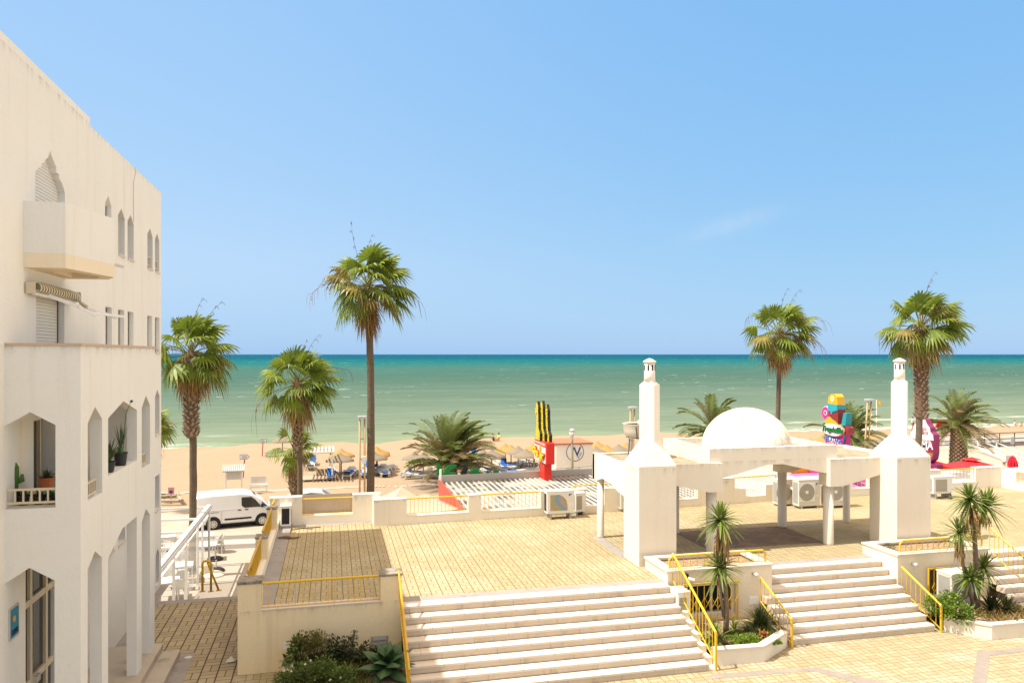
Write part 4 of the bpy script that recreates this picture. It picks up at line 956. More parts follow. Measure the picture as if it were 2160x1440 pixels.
c = G(603,1112,ZT); ac('small air conditioner seen from its dark coil side in the shaded corner', (c.x, c.y+.05, ZT), .42, .34, .66, 'curved', rz=pi/2*1.0, mt=ACL)
hz = wthing('hose', 'black hose hanging from the pillar behind the small air conditioner', 'hose', tuple(c))
MB().tube([c+V((-.1,.35,.1)), c+V((-.22,.3,.35)), c+V((-.2,.3,.6)), c+V((-.05,.3,.85)), c+V((.02,.3,.8))], .03, 7).build('hose_tube', BLK, hz, smooth=True)
c = G(1181,1093,ZT); ac('air conditioner with a rainbow tinted curved louvre grille on a low stand', (c.x, c.y+.1, ZT), 1.02, .40, .78, 'curved', mt=ACL, stand=.2, logo='navy')
c = G(1222,1086,ZT); ac('slim air conditioner standing just right of the rainbow grille unit', (c.x+.02, c.y+.15, ZT), .36, .36, .68, 'louvre', mt=ACL, stand=.12)
c = G(1313,1078,ZT); ac('air conditioner with a round fan half hidden behind the left tower', (c.x+.35, c.y+.05, ZT), .95, .38, .72, 'round', stand=.1)
mbx = wthing('meter_box', 'small white meter box on the parapet left of the tower', 'box', tuple(AY(1286,1058,26.9)))
q0, q1 = AY(1276,1075,YB(12.6)-.02), AY(1297,1047,YB(12.6)-.02)
MB().box(q0.x, q1.x, q0.y-.08, q0.y+.018, q0.z, q1.z).build('box_body', PL['clean'], mbx); MB().box(q0.x+.05, q1.x-.05, q0.y-.092, q0.y-.081, q0.z+.05, q1.z-.05).build('box_door', ACL, mbx)
c = G(1656,1066,ZT); ac('old air conditioner with a round fan and hanging white pipes', (c.x, c.y+.1, ZT), .74, .36, .95, 'round', stand=.06)
pp = wthing('pipe', 'bundle of white wrapped pipes beside the old round fan unit', 'pipe', tuple(c))
q = V((c.x+.27, c.y-.12, ZT)); MB().tube([q+V((-.1,0,.72)), q+V((0,-.05,.6)), q+V((.12,-.06,.5)), q+V((.14,-.05,.35)), q+V((.05,-.05,.08))], .035, 7).build('pipe_tube', ACL, pp, smooth=True)
c = G(1709,1072,ZT); ac('big beige air conditioner with a square fan guard left of the front column', (c.x, c.y+.25, ZT), .93, .42, 1.0, 'fan', stand=.08, logo='teal')
c = G(1770,1071,ZT); ac('big beige air conditioner with a square fan guard right of the front column', (c.x, c.y+.25, ZT), .93, .42, 1.0, 'fan', stand=.08, logo='teal')
c = G(1987,1050,ZT); ac('air conditioner with a square louvre on stilts right of the right tower', (c.x-.05, c.y+.1, ZT), .95, .42, .68, 'louvre', stand=.2, mt=ACL)
MB().tube([V(c)+V((-.3,-.2,.05)), V(c)+V((-.1,-.3,.1)), V(c)+V((.15,-.3,.04)), V(c)+V((.25,-.2,.12)), V(c)+V((.3,-.1,.2))], .03, 7).build('hose_tube', BLK, wthing('hose', 'black hose lying under the louvred unit on stilts', 'hose', tuple(c)), smooth=True)
c = AY(1434,1290,17.6); ac('narrow white air conditioner in the shade beside the gated basement window', (c.x, 17.62, .3), .34, .5, .85, 'louvre', mt=ACL, stand=.12)
c = AY(2022,1268,17.5); ac('air conditioner with a big radial fan behind the two yuccas', (c.x, 17.55, .28), .86, .55, .82, 'fan', mt=ACW, stand=.1)

# ================================================================ street side: restaurants
CORR = M('corrugated_steel', (.37,.34,.28), .5, .06, 1.5, 0, 0, .3, dirt=((.07,.06,.048), .45, .54, .42, (1.0,1.2,1)))
CORRC = M('clean_corrugated_steel', (.46,.445,.40), .45, .04, 1.5)
def corr(x0, x1, y0a, y1a, skew, z0, z1, pitch, mt, name, par):
    mb = MB(); n = int((x1-x0)/pitch); vs = []; h = .045
    prof = []
    for i in range(n):
        x = x0+pitch*i; prof += [(x, 0), (x+pitch*.62, 0), (x+pitch*.70, h), (x+pitch*.90, h), (x+pitch*.98, 0)]
    for x, dz in prof: vs += [(x, y0a+skew*(x-x0), z0+dz), (x, y1a+skew*(x-x0), z1+dz)]
    mb.add(vs, [(2*i, 2*i+2, 2*i+3, 2*i+1) for i in range(len(prof)-1)]); mb.m = [0 if i % 5 in (0, 4) else 1 for i in range(len(prof)-1)]
    return mb.build(name, [mt, CORRC], par, fix=False)
RZ = .80
t = wthing('restaurant', 'low restaurant with a stained corrugated roof and red side boards', 'building', (13, 33, ZS))
MB().prism([(5.3,YB(5.3)+.6),(22.2,YB(22.2)+.6),(22.2,38.4),(5.3,37.2)], ZS, RZ-.03).build('wall', PL['cream'], t)
corr(5.25, 22.3, YB(5.2)+.45, 37.15, .062, RZ, RZ+.06, .272, CORR, 'roof', t)
MB().plate([[(YB(5.2)+.4,-.35),(37.35,-.35),(37.35,RZ+.24),(YB(5.2)+.4,RZ+.18)]], lambda u, v, w: (5.19-w, u, v), .05).build('red_side_board', M('red_board', (.66,.07,.04), .4, .12, .8, 0, 0, .4), t)
MB().plate([[(5.12,RZ+.0),(22.35,RZ+.0),(22.35,RZ+.42),(5.12,RZ+.42)]], lambda u, v, w: (u, 37.2+.062*(u-5.2)+w, v), .12).build('grey_fascia', M('fascia_metal', (.46,.43,.39), .4, .08, .8, 0, 0, .4, .3), t)
MB().plate([[(YB(22.3)+.5,RZ-.3),(38.3,RZ-.3),(38.3,RZ+.32),(YB(22.3)+.5,RZ+.32)]], lambda u, v, w: (22.33+w, u, v), .06).build('grey_side_board', M('pale_board', (.56,.58,.55), .5, .05), t)
a = AD(930, 1003, 37.2); MB().tube([(a.x,37.1,RZ+.1),(a.x,37.1,RZ+.75)], .06, 8).build('vent_pipe', WMET, t)
q = G(1195,1040,1.0); MB().box(q.x-.8, q.x+.5, q.y-.5, q.y+.1, RZ+.02, RZ+.25).build('roof_hatch', PL['clean'], t)
# jungle cut-outs along the fascia
GRN = M('sign_green', (.01,.20,.04), .4, .06, 3)
def cut(label, name, pts, px, py, s, mt, cat='cut-out sign'):
    o = AD(px, py, 0.1)
    tt = (px-1080)/F; x_ = None
    D = (37.2+.062*(-5.2)+.16)/((CY-tt*SY) - .062*(tt*CY+SY)); p = V((D*(tt*CY+SY), D*(CY-tt*SY), H-(py-HOR)*D/F))
    mb = MB().plate([[(a*s*D/F, b_*s*D/F) for a, b_ in pts]], lambda u, v, w: (p.x+u, p.y+w+.062*u, p.z+v), .06)
    return tag(mb.build(name, mt, origin=p), label, cat, 'jungle cut-outs along the restaurant roof edge')
cut('green palm leaf cut-out with three curved fronds at the left roof end', 'leaf_cutout', [(-21,0),(-19,4),(-24,6),(-18,9),(-22,28),(-14,24),(-8,15),(-5,2),(-3,12),(4,21),(14,24),(23,22),(22,18),(10,11),(4,4),(12,7),(22,6),(22,0)], 941, 1003, 1, GRN)
cut('black curved toucan silhouette cut-out on the roof edge', 'toucan_cutout', [(-8,0),(-7,8),(-2,14),(0,18),(-4,17),(-8,15),(-8,19),(-4,22),(2,23),(7,20),(8,13),(6,5),(3,0)], 979, 1002, 1, BLK)
cut('green spiky bush cut-out right of the toucan', 'leaf_cutout', [(-16,0),(-11,3),(-16,6),(-8,7),(-11,12),(-5,10),(-6,16),(-2,11),(0,18),(2,11),(6,16),(5,10),(10,13),(8,7),(14,8),(10,3),(16,0)], 1002, 1001, 1, GRN)
cut('pair of small green leaf cut-outs on the roof edge', 'leaf_cutout', [(-12,0),(-10,6),(-7,9),(-3,3),(-2,0),(2,3),(8,7),(14,8),(13,2),(6,0)], 1036, 1000, 1, GRN)
cut('tiny green sprout cut-out right of the red sign post', 'leaf_cutout', [(-6,0),(-5,5),(-2,1),(0,5),(2,0)], 1203, 992, 1, GRN)
# --- giraffe sign
q = G(1156,1012,RZ+.1); gx, gy = q.x, q.y+.1
t = wthing('restaurant_sign', 'tall red sign with yellow letters and giraffe figures above the metal roof', 'sign', (gx, gy, RZ))
MB().box(gx-.20, gx+.20, gy-.1, gy+.8, RZ+.02, RZ+.95).build('post', RED, t, bevel=.02)
bz0, bz1 = RZ+.93, RZ+2.02; by0, by1 = gy-.55, gy+1.65
MB().box(gx-.23, gx+.23, by0, by1, bz0, bz1).build('sign_box', RED, t, bevel=.05)
MB().box(gx-.245, gx-.231, by0+.08, by1-.05, bz0+.04, bz1-.28).build('white_panel', ACL, t)
LY = M('letter_yellow', (.80,.55,.02), .4, .05); LR = M('letter_red_side', (.6,.04,.02), .4)
fl = lambda x, y, z: frame4(V((x, y, z))-t.location, (0,-1,0), (0,0,1))
text('RESTAURANTE · PIZZARIA', .155, .004, ACL, t, fl(gx-.238, (by0+by1)/2, bz1-.14), sx=.98)
for (s_, dy, dz) in (('G', .78, .05), ('i', .54, .02), ('r', .38, .0), ('a', .14, -.02), ('e', -.56, -.06), ('r', -.82, -.05)):
    text(s_, .50, .06, LY, t, fl(gx-.32, (by0+by1)/2+dy, (bz0+bz1)/2-.10+dz), bold=.02)
    text(s_, .50, .05, LR, t, fl(gx-.27, (by0+by1)/2+dy-.03, (bz0+bz1)/2-.08+dz), bold=.045)
m, nt, b = nodes('giraffe_hide')
vo = N(nt, 'ShaderNodeTexVoronoi', i_Vector=wpos(nt), i_Scale=7.5, feature='DISTANCE_TO_EDGE')
nt.links.new(ramp(nt, vo.outputs[0], [(.0, (.03,.025,.02)), (.035, (.03,.025,.02)), (.06, (.78,.60,.02)), (1, (.78,.60,.02))]), b.inputs['Base Color']); b.inputs['Roughness'].default_value = .4
HIDE = m
# flat little giraffe used between the letters and the three tall ones (outline in y,z; head looks away from the post)
gir = [(-.20,0),(-.20,.35),(-.10,.55),(-.06,1.30),(-.06,1.60),(-.02,1.74),(.02,1.90),(.05,1.75),(.10,1.86),(.12,1.70),(.18,1.58),(.24,1.28),(.22,1.20),(.14,1.22),(.10,1.40),(.08,1.30),(.10,.60),(.20,.34),(.20,0)]
for k, (dy, s_, dx) in enumerate(((.52, .98, -.14), (.14, 1.0, 0.0), (-.22, .92, .14))):
    MB().plate([[(a, b_) for a, b_ in gir]], lambda u, v, w: (gx+dx-w, gy+.35+dy+u*2.5, bz1+v*s_*1.06), .14).build('giraffe_figure', BLK, t)
    MB().plate([[(a*.86, b_*.985+.01) for a, b_ in gir]], lambda u, v, w: (gx+dx-.1405-w, gy+.35+dy+u*2.5, bz1+v*s_*1.06), .012).build('giraffe_face', HIDE, t)
MB().plate([[(a*.8, b_*.43) for a, b_ in gir]], lambda u, v, w: (gx-.26-w, (by0+by1)/2-.26+u, bz0+.08+v), .07).build('giraffe_letter', HIDE, t)
# --- cream canopy between parapet and restaurant
CANV = M('cream_canvas', (.42,.365,.275), .85, .05, 1, .1, 40)
pk = AD(847,1026,32.5); t = wthing('market_canopy', 'cream pyramid canopy rising behind the parapet', 'canopy', (pk.x, pk.y, ZS))
hw = 1.9; ez = pk.z-.78; mb = MB(); R_ = .25
cor = [V((pk.x+hw*sqrt(2)*cos(R_+pi/4+k*pi/2), pk.y+hw*sqrt(2)*sin(R_+pi/4+k*pi/2), ez)) for k in range(4)]
for k in range(4):
    a, b_ = cor[k], cor[(k+1) % 4]; n_ = 8; grid = []
    for j in range(n_+1):
        f_ = j/n_
        for i in range(n_+1):
            e_ = a.lerp(b_, i/n_); sag = -.22*sin(pi*f_)*1.0 - .10*sin(pi*i/n_)*f_
            p_ = V((pk.x,pk.y,pk.z)).lerp(e_, f_); grid.append(p_+V((0,0,sag)))
    mb.add(grid, [(j*(n_+1)+i, j*(n_+1)+i+1, (j+1)*(n_+1)+i+1, (j+1)*(n_+1)+i) for j in range(n_) for i in range(n_)])
mb.build('roof', CANV, t, fix=False, smooth=True)
mb = MB()
for k in range(4):
    a, b_ = cor[k], cor[(k+1) % 4]; mb.add([a+V((0,0,-.02)), b_+V((0,0,-.02)), b_+V((0,0,-.30)), a+V((0,0,-.30))], [(0,1,2,3)])
mb.build('valance', CANV, t, fix=False)
for c_ in cor: MB().tube([V((c_.x,c_.y,ZS)), c_-V((0,0,.03))], .035, 8).build('leg', WMET, t)
# --- pink kiosk, white flat-roofed restaurant, red parasols
PINK = M('pink_awning', (.74,.16,.36), .6, .05, 1); MAG = M('dark_magenta', (.16,.02,.09), .5)
t = wthing('ice_cream_kiosk', 'kiosk with a bright pink sloping roof and dark magenta trim', 'kiosk', (25.5, 33, ZS))
MB().box(23.2, 27.8, 31.0, 36.0, ZS, .2).build('wall', PL['clean'], t)
MB().add([(23.0,30.6,.34),(28.2,30.6,.34),(28.2,36.2,.78),(23.0,36.2,.78),(23.0,30.6,.28),(28.2,30.6,.28),(28.2,36.2,.70),(23.0,36.2,.70)], [(0,1,2,3),(7,6,5,4),(0,4,5,1),(1,5,6,2),(2,6,7,3),(3,7,4,0)]).build('roof', PINK, t)
MB().add([(25.9,30.6,.42),(26.25,30.6,.42),(26.25,36.2,.86),(25.9,36.2,.86),(25.9,30.6,.35),(26.25,30.6,.35),(26.25,36.2,.79),(25.9,36.2,.79)], [(0,1,2,3),(7,6,5,4),(0,4,5,1),(1,5,6,2),(2,6,7,3),(3,7,4,0)]).build('trim', MAG, t)
MB().plate([[(24.1,.2),(26.2,.2),(26.0,.95),(25.5,1.25),(25.0,1.05),(24.6,1.3),(24.1,1.0)]], lambda u, v, w: (u, 36.3+w, v), .1).build('wavy_sign', M('kiosk_orange', (.75,.36,.03), .5), t)
MB().plate([[(25.0,1.05),(25.5,1.25),(26.2,1.35),(26.6,1.0),(27.4,.8),(27.4,.4),(25.6,.4)]], lambda u, v, w: (u, 36.22+w, v), .07).build('wavy_board', PINK, t)
t = wthing('restaurant', 'white flat-roofed restaurant behind the right end of the terrace', 'building', (34, 35, ZS))
MB().box(27.9, 52, 29.5, 35.6, ZS, .50).build('wall', PL['cream'], t)
MB().box(27.6, 52.3, 29.2, 35.85, .501, .60).build('roof', M('pale_roof', (.66,.68,.69), .7, .06, .6, .1, 10), t)
MB().box(27.55, 52.3, 35.85, 35.97, .35, .66).build('roof_kerb', PL['clean'], t)
MB().box(27.45, 27.55, 29.2, 35.97, .35, .66).build('roof_kerb', PL['clean'], t)
def parasol(label, px, py, D, R, drop, rz):
    p = AD(px, py, D); t = thing('parasol', label, 'parasol', (p.x, p.y, ZS), rz, None); z = p.z-ZS; RC = M('red_canvas', (.70,.025,.035), .7, .08, 2)
    mb = MB(); n = 4; k_ = 6
    for a_ in range(n):
        c0 = V((R*sqrt(2)*cos(pi/4+a_*pi/2), R*sqrt(2)*sin(pi/4+a_*pi/2), z-drop)); c1 = V((R*sqrt(2)*cos(pi/4+(a_+1)*pi/2), R*sqrt(2)*sin(pi/4+(a_+1)*pi/2), z-drop))
        gr = []
        for j in range(k_+1):
            for i in range(k_+1): gr.append(V((0,0,z-.12)).lerp(c0.lerp(c1, i/k_), j/k_)+V((0,0,-.06*sin(pi*j/k_)-.05*sin(pi*i/k_)*j/k_)))
        mb.add(gr, [(j*(k_+1)+i, j*(k_+1)+i+1, (j+1)*(k_+1)+i+1, (j+1)*(k_+1)+i) for j in range(k_) for i in range(k_)])
    mb.build('canopy', RC, t, fix=False, smooth=True)
    MB().add([(.42,.42,z-.13),(-.42,.42,z-.13),(-.42,-.42,z-.13),(.42,-.42,z-.13),(0,0,z+.02)], [(0,1,4),(1,2,4),(2,3,4),(3,0,4)]).build('vent_cap', RC, t, fix=False)
    MB().tube([(0,0,0),(0,0,z-.1)], .04, 8).build('pole', ALU, t)
parasol('large red square parasol behind the white flat roof', 2049, 964, 46, 2.15, .72, .22)
parasol('second red square parasol, mostly hidden by the right chimney tower', 1972, 972, 44.5, 1.4, .55, .3)
p = AD(2136, 986, 48); t = wthing('parasol', 'closed red parasol standing beyond the white flat roof', 'parasol', (p.x,p.y,ZS))
z0 = AD(2136,961,48).z; mb = MB()
prof = [(.03,0),(.12,.06),(.22,.3),(.27,.7),(.24,.95),(.20,1.0)]; vs = []
for r, dz in prof:
    for k in range(20): rr = r*(1+.22*(1 if k % 2 else -1)*(dz > .05)); vs.append((p.x+rr*cos(2*pi*k/20), p.y+rr*sin(2*pi*k/20), z0-dz*1.15))
mb.add(vs, [(i*20+k, i*20+(k+1)%20, (i+1)*20+(k+1)%20, (i+1)*20+k) for i in range(5) for k in range(20)]); mb.build('canopy', M('closed_red_canvas', (.60,.02,.04), .7, .1, 3), t, fix=False)
MB().tube([(p.x,p.y,ZS),(p.x,p.y,z0+.05)], .035, 8).build('pole', ALU, t)
# --- ice-cream sign
q = AD(1762, 940, 39.5); ix, iy = q.x, q.y
t = wthing('ice_cream_sign', 'colourful ice cream sign with scoops, a pink doughnut and an oval name plate', 'sign', (ix, iy, ZS))
_c = {}
def C3(r, g, b_):
    k = (r, g, b_)
    if k not in _c: _c[k] = M('sign_colour', k, .35, .03, 3, 0, 0, .4)
    return _c[k]
def oval(cy, cz, ry, rz_, n=28): return [(cy+ry*cos(2*pi*k/n), cz+rz_*sin(2*pi*k/n)) for k in range(n)]
fy = lambda dy: -dy
def sp(pl, d0, d1, mt, name): return MB().plate([pl], lambda u, v, w: (ix-d1+w, iy-u, v), d1-d0).build(name, mt, t)
zz = lambda y: AD(1762, y, 39.5).z
k1 = 39.5/F; ky = 1/.60*k1                        # sizes read off the photograph; the face is seen at about 37 degrees
def Y_(px): return (px-1757)*ky
YO, CYA, BRN, WHT, TEA, MGT = C3(.72,.38,.02), C3(.02,.34,.42), C3(.22,.03,.03), C3(.80,.80,.78), C3(.02,.28,.32), C3(.52,.03,.22)
sp([(Y_(1748),zz(851)),(Y_(1749),zz(838)),(Y_(1754),zz(831)),(Y_(1761),zz(830)),(Y_(1766),zz(836)),(Y_(1767),zz(853))], -.25, .18, YO, 'lemon_scoop')
sp(oval(Y_(1757.5), zz(841), .16, .17), .181, .20, C3(.80,.62,.25), 'scoop_highlight')
sp([(Y_(1749),zz(851)),(Y_(1767.5),zz(854)),(Y_(1767.5),zz(864)),(Y_(1763),zz(866)),(Y_(1758),zz(868)),(Y_(1757),zz(873)),(Y_(1755),zz(873)),(Y_(1754),zz(867)),(Y_(1749),zz(866))], -.25, .21, CYA, 'blue_scoop')
sp([(Y_(1749.5),zz(862)),(Y_(1768),zz(862)),(Y_(1768.5),zz(892)),(Y_(1749),zz(884))], -.25, .18, BRN, 'berry_scoop')
sp([(Y_(1743),zz(893)),(Y_(1748),zz(880)),(Y_(1752),zz(879)),(Y_(1757),zz(884)),(Y_(1763),zz(887)),(Y_(1771),zz(896)),(Y_(1757),zz(900))], -.2, .215, YO, 'mango_scoop')
sp(oval(Y_(1741.5), zz(872.5), 8.3*ky, 14.5*k1), -.12, .10, WHT, 'doughnut_rim')
sp(oval(Y_(1741.5), zz(872.5), 7.3*ky, 13.3*k1), .101, .13, C3(.66,.03,.25), 'doughnut')
sp(oval(Y_(1741.5), zz(872), 3.3*ky, 5.0*k1, 18), .131, .14, WHT, 'doughnut_hole_rim')
sp(oval(Y_(1741.5), zz(872), 2.1*ky, 3.6*k1, 18), .141, .15, C3(.35,.02,.12), 'doughnut_hole')
sp([(Y_(1776),zz(868)),(Y_(1782),zz(868)),(Y_(1779),zz(897)),(Y_(1771),zz(897))], -.25, .1, TEA, 'wafer_stick')
sp([(Y_(1773),zz(896)),(Y_(1779),zz(894)),(Y_(1785),zz(898)),(Y_(1786),zz(908)),(Y_(1782),zz(913)),(Y_(1775),zz(912))], -.25, .1, BRN, 'chocolate_roll')
sp([(Y_(1740),zz(908)),(Y_(1778),zz(912)),(Y_(1774),zz(944)),(Y_(1745),zz(944))], -.25, .12, TEA, 'cup')
sp([(Y_(1760),zz(916)),(Y_(1778),zz(913)),(Y_(1774),zz(944)),(Y_(1768),zz(944))], .121, .135, MGT, 'cup_stripe')
MB().box(ix-.02, ix+.24, iy-Y_(1778)+.0, iy-Y_(1778)+.04, zz(944), zz(913)).build('cup_side', MGT, t)
sp(oval(Y_(1759), zz(905.5), 21.5*ky, 13.5*k1), .136, .24, C3(.60,.30,.22), 'name_plate_rim')
sp(oval(Y_(1759), zz(905.5), 20.2*ky, 12.4*k1), .241, .25, WHT, 'name_plate')
fs = lambda px, py, d: frame4(V((ix-d, iy-Y_(px), zz(py)))-t.location, (0,-1,0), (-.0,-.0,1))
text('Tropicália', .42, .03, C3(.01,.16,.05), t, fs(1759, 905, .27), sx=1.0, shear=.25, bold=.014)
sp([(Y_(1745),zz(921)),(Y_(1771),zz(925)),(Y_(1773),zz(933)),(Y_(1745),zz(930))], .136, .16, WHT, 'lettering_board')
text('GELATARIA', .30, .008, C3(.01,.10,.42), t, fs(1758, 927, .17), sx=.92, bold=.008)
text('BOLA DOLCE', .22, .008, C3(.52,.03,.10), t, fs(1758, 934.5, .17), sx=.9, bold=.005)
sp([(Y_(1746),zz(931)),(Y_(1772),zz(933)),(Y_(1772),zz(939)),(Y_(1746),zz(939))], .136, .158, WHT, 'lettering_board')
MB().box(ix-.2, ix+.2, iy-.3, iy+.3, ZS, zz(944)).build('post', TEA, t)
# --- burgundy sign
q = AD(1974, 940, 43.5); rx, ry = q.x, q.y
t = wthing('restaurant_sign', 'burgundy sign shaped like a soft ice cream behind a palm trunk', 'sign', (rx, ry, ZS))
kr = 43.5/F; krY = kr/.66
def z3(y): return AD(1968, y, 43.5).z
def y3(px): return (px-1969)*krY
BUR, BURL = C3(.26,.015,.07), C3(.22,.022,.10)
rt = [(1946,881),(1953,887),(1957,896),(1962,903),(1963,911),(1968,917),(1969,928)]; lf = [(1923,928),(1924,917),(1929,911),(1930,903),(1935,896),(1939,887)]
cone = [(y3(a), z3(b_)) for a, b_ in rt] + [(y3(a), z3(b_)) for a, b_ in lf]
def spr(pl, d0, d1, mt, name): return MB().plate([pl], lambda u, v, w: (rx-d1+w, ry-u, v), d1-d0).build(name, mt, t)
spr(cone, -.25, .12, BURL, 'soft_ice_outline')
spr([(a*.96-.03, b_-.02) for a, b_ in cone], .121, .14, WHT, 'soft_ice_face')
spr([(y3(1923),z3(928)),(y3(1969),z3(928)),(y3(1969),z3(955)),(y3(1923),z3(955))], -.25, .12, BUR, 'name_panel')
spr([(y3(1923),z3(955)),(y3(1969),z3(955)),(y3(1967),z3(968)),(y3(1960),z3(978)),(y3(1932),z3(978)),(y3(1925),z3(968))], -.25, .12, BURL, 'cone_panel')
spr([(y3(1930),z3(956)),(y3(1968),z3(956)),(y3(1963),z3(968)),(y3(1935),z3(968))], .121, .13, M('food_picture', (.55,.16,.04), .5, .6, 6, dirt=((.2,.25,.03), .5, .56, 5, (1,1,1))), 'picture_strip')
f3 = lambda px, py: frame4(V((rx-.145, ry-y3(px), z3(py)))-t.location, (0,-1,0), (0,0,1))
text('GELADARIA', .26, .01, WHT, t, f3(1946, 932.5), sx=1.05); text('ROMA', .62, .01, WHT, t, f3(1946, 941), sx=1.0, bold=.01); text('PIZZERIA', .24, .01, WHT, t, f3(1946, 950), sx=1.1)
text('Dos', .34, .01, BUR, t, f3(1950, 906), sx=.9); text('Irmãos', .38, .01, BUR, t, f3(1948, 914), sx=.9)
MB().box(rx-.2, rx+.2, ry-.3, ry+.5, ZS, z3(978)).build('post', BURL, t)
# --- white kiosk with the round emblem
p0 = AD(1173, 990, 55); t = wthing('beach_kiosk', 'white beach kiosk with a round blue emblem and red tiled edge', 'kiosk', (p0.x+1.3, p0.y+1.5, ZS))
kx0, kx1, kyy = p0.x, AY(1249, 960, p0.y).x, p0.y; kz = AD(1173, 938, 55).z
MB().box(kx0, kx1, kyy, kyy+3.0, ZS, kz).build('wall', PL['clean'], t)
MB().box(kx0-.1, kx1+.05, kyy-.12, kyy+3.1, kz+.001, kz+.12).build('roof', M('roof_tile', (.45,.17,.10), .8, .15, 5), t)
e = AY(1213, 953, kyy); BLU = M('emblem_blue', (.02,.07,.26), .5)
rr = 20*e.y/F/ (CY) ; mb = MB()
for k in range(48):
    a0, a1 = 2*pi*k/48, 2*pi*(k+1)/48
    mb.add([(e.x+r_*cos(a_), kyy-.012, e.z+r_*sin(a_)) for a_, r_ in ((a0,rr),(a1,rr),(a1,rr*.93),(a0,rr*.93))], [(0,1,2,3)])
mb.build('emblem_ring', BLU, t, fix=False)
ff = lambda x, z, a_: frame4(V((x, kyy-.014, z))-t.location, (cos(a_),0,sin(a_)), (-sin(a_),0,cos(a_)))
text('V', .95, .004, BLU, t, ff(e.x+.16, e.z-.02, 0), bold=.012); text('I', .95, .004, BLU, t, ff(e.x-.2, e.z-.02, -.2), bold=.0)
text('Praia', .26, .004, M('emblem_grey', (.2,.2,.22), .5), t, ff(e.x+.36, e.z-.24, 1.15))
# fence in front of the kiosk
t = wthing('handrail', 'thin dark handrail in front of the white beach kiosk', 'handrail', (p0.x, kyy-1, ZS))
a, b_ = AY(1168, 988, kyy-1.2), AY(1249, 982, kyy-1.2)
MB().tube([a, b_], .03, 6).build('rail', GRY, t)
for f_ in (0, .33, .66, 1): q = a.lerp(b_, f_); MB().tube([V((q.x,q.y,ZS)), q], .025, 6).build('post', GRY, t)
# --- lamps
def lamp_post(label, px, py, D):
    q = AD(px, py, D); t = wthing('street_lamp', label, 'street lamp', (q.x, q.y, ZS)); z = q.z
    MB().lathe([(.085,ZS),(.075,z-.95)], 12, (q.x,q.y,0)).build('post', M('olive_post', (.20,.18,.11), .6, .1), t, smooth=True)
    MB().lathe([(.05,z-.95),(.045,z-.8),(.09,z-.75),(.09,z-.70),(.05,z-.66)], 12, (q.x,q.y,0)).build('collar', GRY, t, smooth=True)
    MB().lathe([(.08,z-.66),(.17,z-.36),(.19,z-.2)], 16, (q.x,q.y,0)).build('lamp_glass', M('lamp_glass', (.70,.66,.58), .3, .03), t, smooth=True)
    MB().lathe([(.20,z-.2),(.17,z-.07),(.08,z-.01),(.0005,z)], 16, (q.x,q.y,0)).build('lamp_cap', ALU, t, smooth=True)
lamp_post('street lamp with a round glass head in front of the white kiosk', 1207, 903, 46)
def twin(label, px, py, D, lean=0.0, sep=.28, boxes=False):
    q = AD(px, py, D); t = wthing('twin_post_lamp', label, 'lamp post', (q.x, q.y, ZS)); L_ = V((lean,0,0))
    for s_ in (-1, 1): MB().tube([V((q.x+s_*sep/2,q.y,ZS))+V((0,0,0)), V((q.x+s_*sep/2,q.y,q.z-.1))+L_], .055, 10).build('post', POSTW, t, smooth=True)
    MB().cbox(V((q.x,q.y,q.z-.05))+L_, sep+.22, .5, .16).build('lamp_head', ALU, t, bevel=.03)
    n = 5
    for k in range(1, n): 
        z = ZS+(q.z-ZS)*k/n*.98; MB().bar((q.x-sep/2+L_.x*k/n,q.y,z),(q.x+sep/2+L_.x*k/n,q.y,z),.05,.05).build('rung', POSTW, t)
    if boxes:
        MB().box(q.x-.02, q.x+.22, q.y-.25, q.y-.08, .9, 1.3).build('control_box', WMET, t)
twin('tall wooden twin-post lamp beside the tall palm trunk', 764, 878, 44, boxes=True)
twin('wooden twin-post lamp behind the water tank', 1329, 858, 50, lean=.18)
twin('leaning wooden twin-post lamp beside the ice cream sign', 1822, 842, 52, lean=.45)

# ================================================================ van and car
def loft(st, name, mts, par, smooth=True):
    """st: list of (x, [(halfwidth, z), ...] from sill to roof)"""
    mb = MB(); n = len(st[0][1]); vs = []
    for x, sec in st: vs += [(x, -w, z) for w, z in sec] + [(x, w, z) for w, z in reversed(sec)]
    m_ = 2*n
    fs = [(i*m_+k, (i+1)*m_+k, (i+1)*m_+k+1, i*m_+k+1) for i in range(len(st)-1) for k in range(m_-1)]
    fs += [(i*m_+m_-1, (i+1)*m_+m_-1, (i+1)*m_, i*m_) for i in range(len(st)-1)]
    fs += [tuple(range(m_)), tuple(reversed(range((len(st)-1)*m_, len(st)*m_)))]
    mb.add(vs, fs); return mb.build(name, mts, par, smooth=False, bevel=.03)
CARW = M('white_car_paint', (.80,.80,.79), .25, .02, 1, 0, 0, .5, coat=.5)
TYR = M('tyre_rubber', (.025,.025,.025), .8, .1)
RIM = M('wheel_cover', (.62,.60,.56), .35, .05, 4, 0, 0, .5, .4)
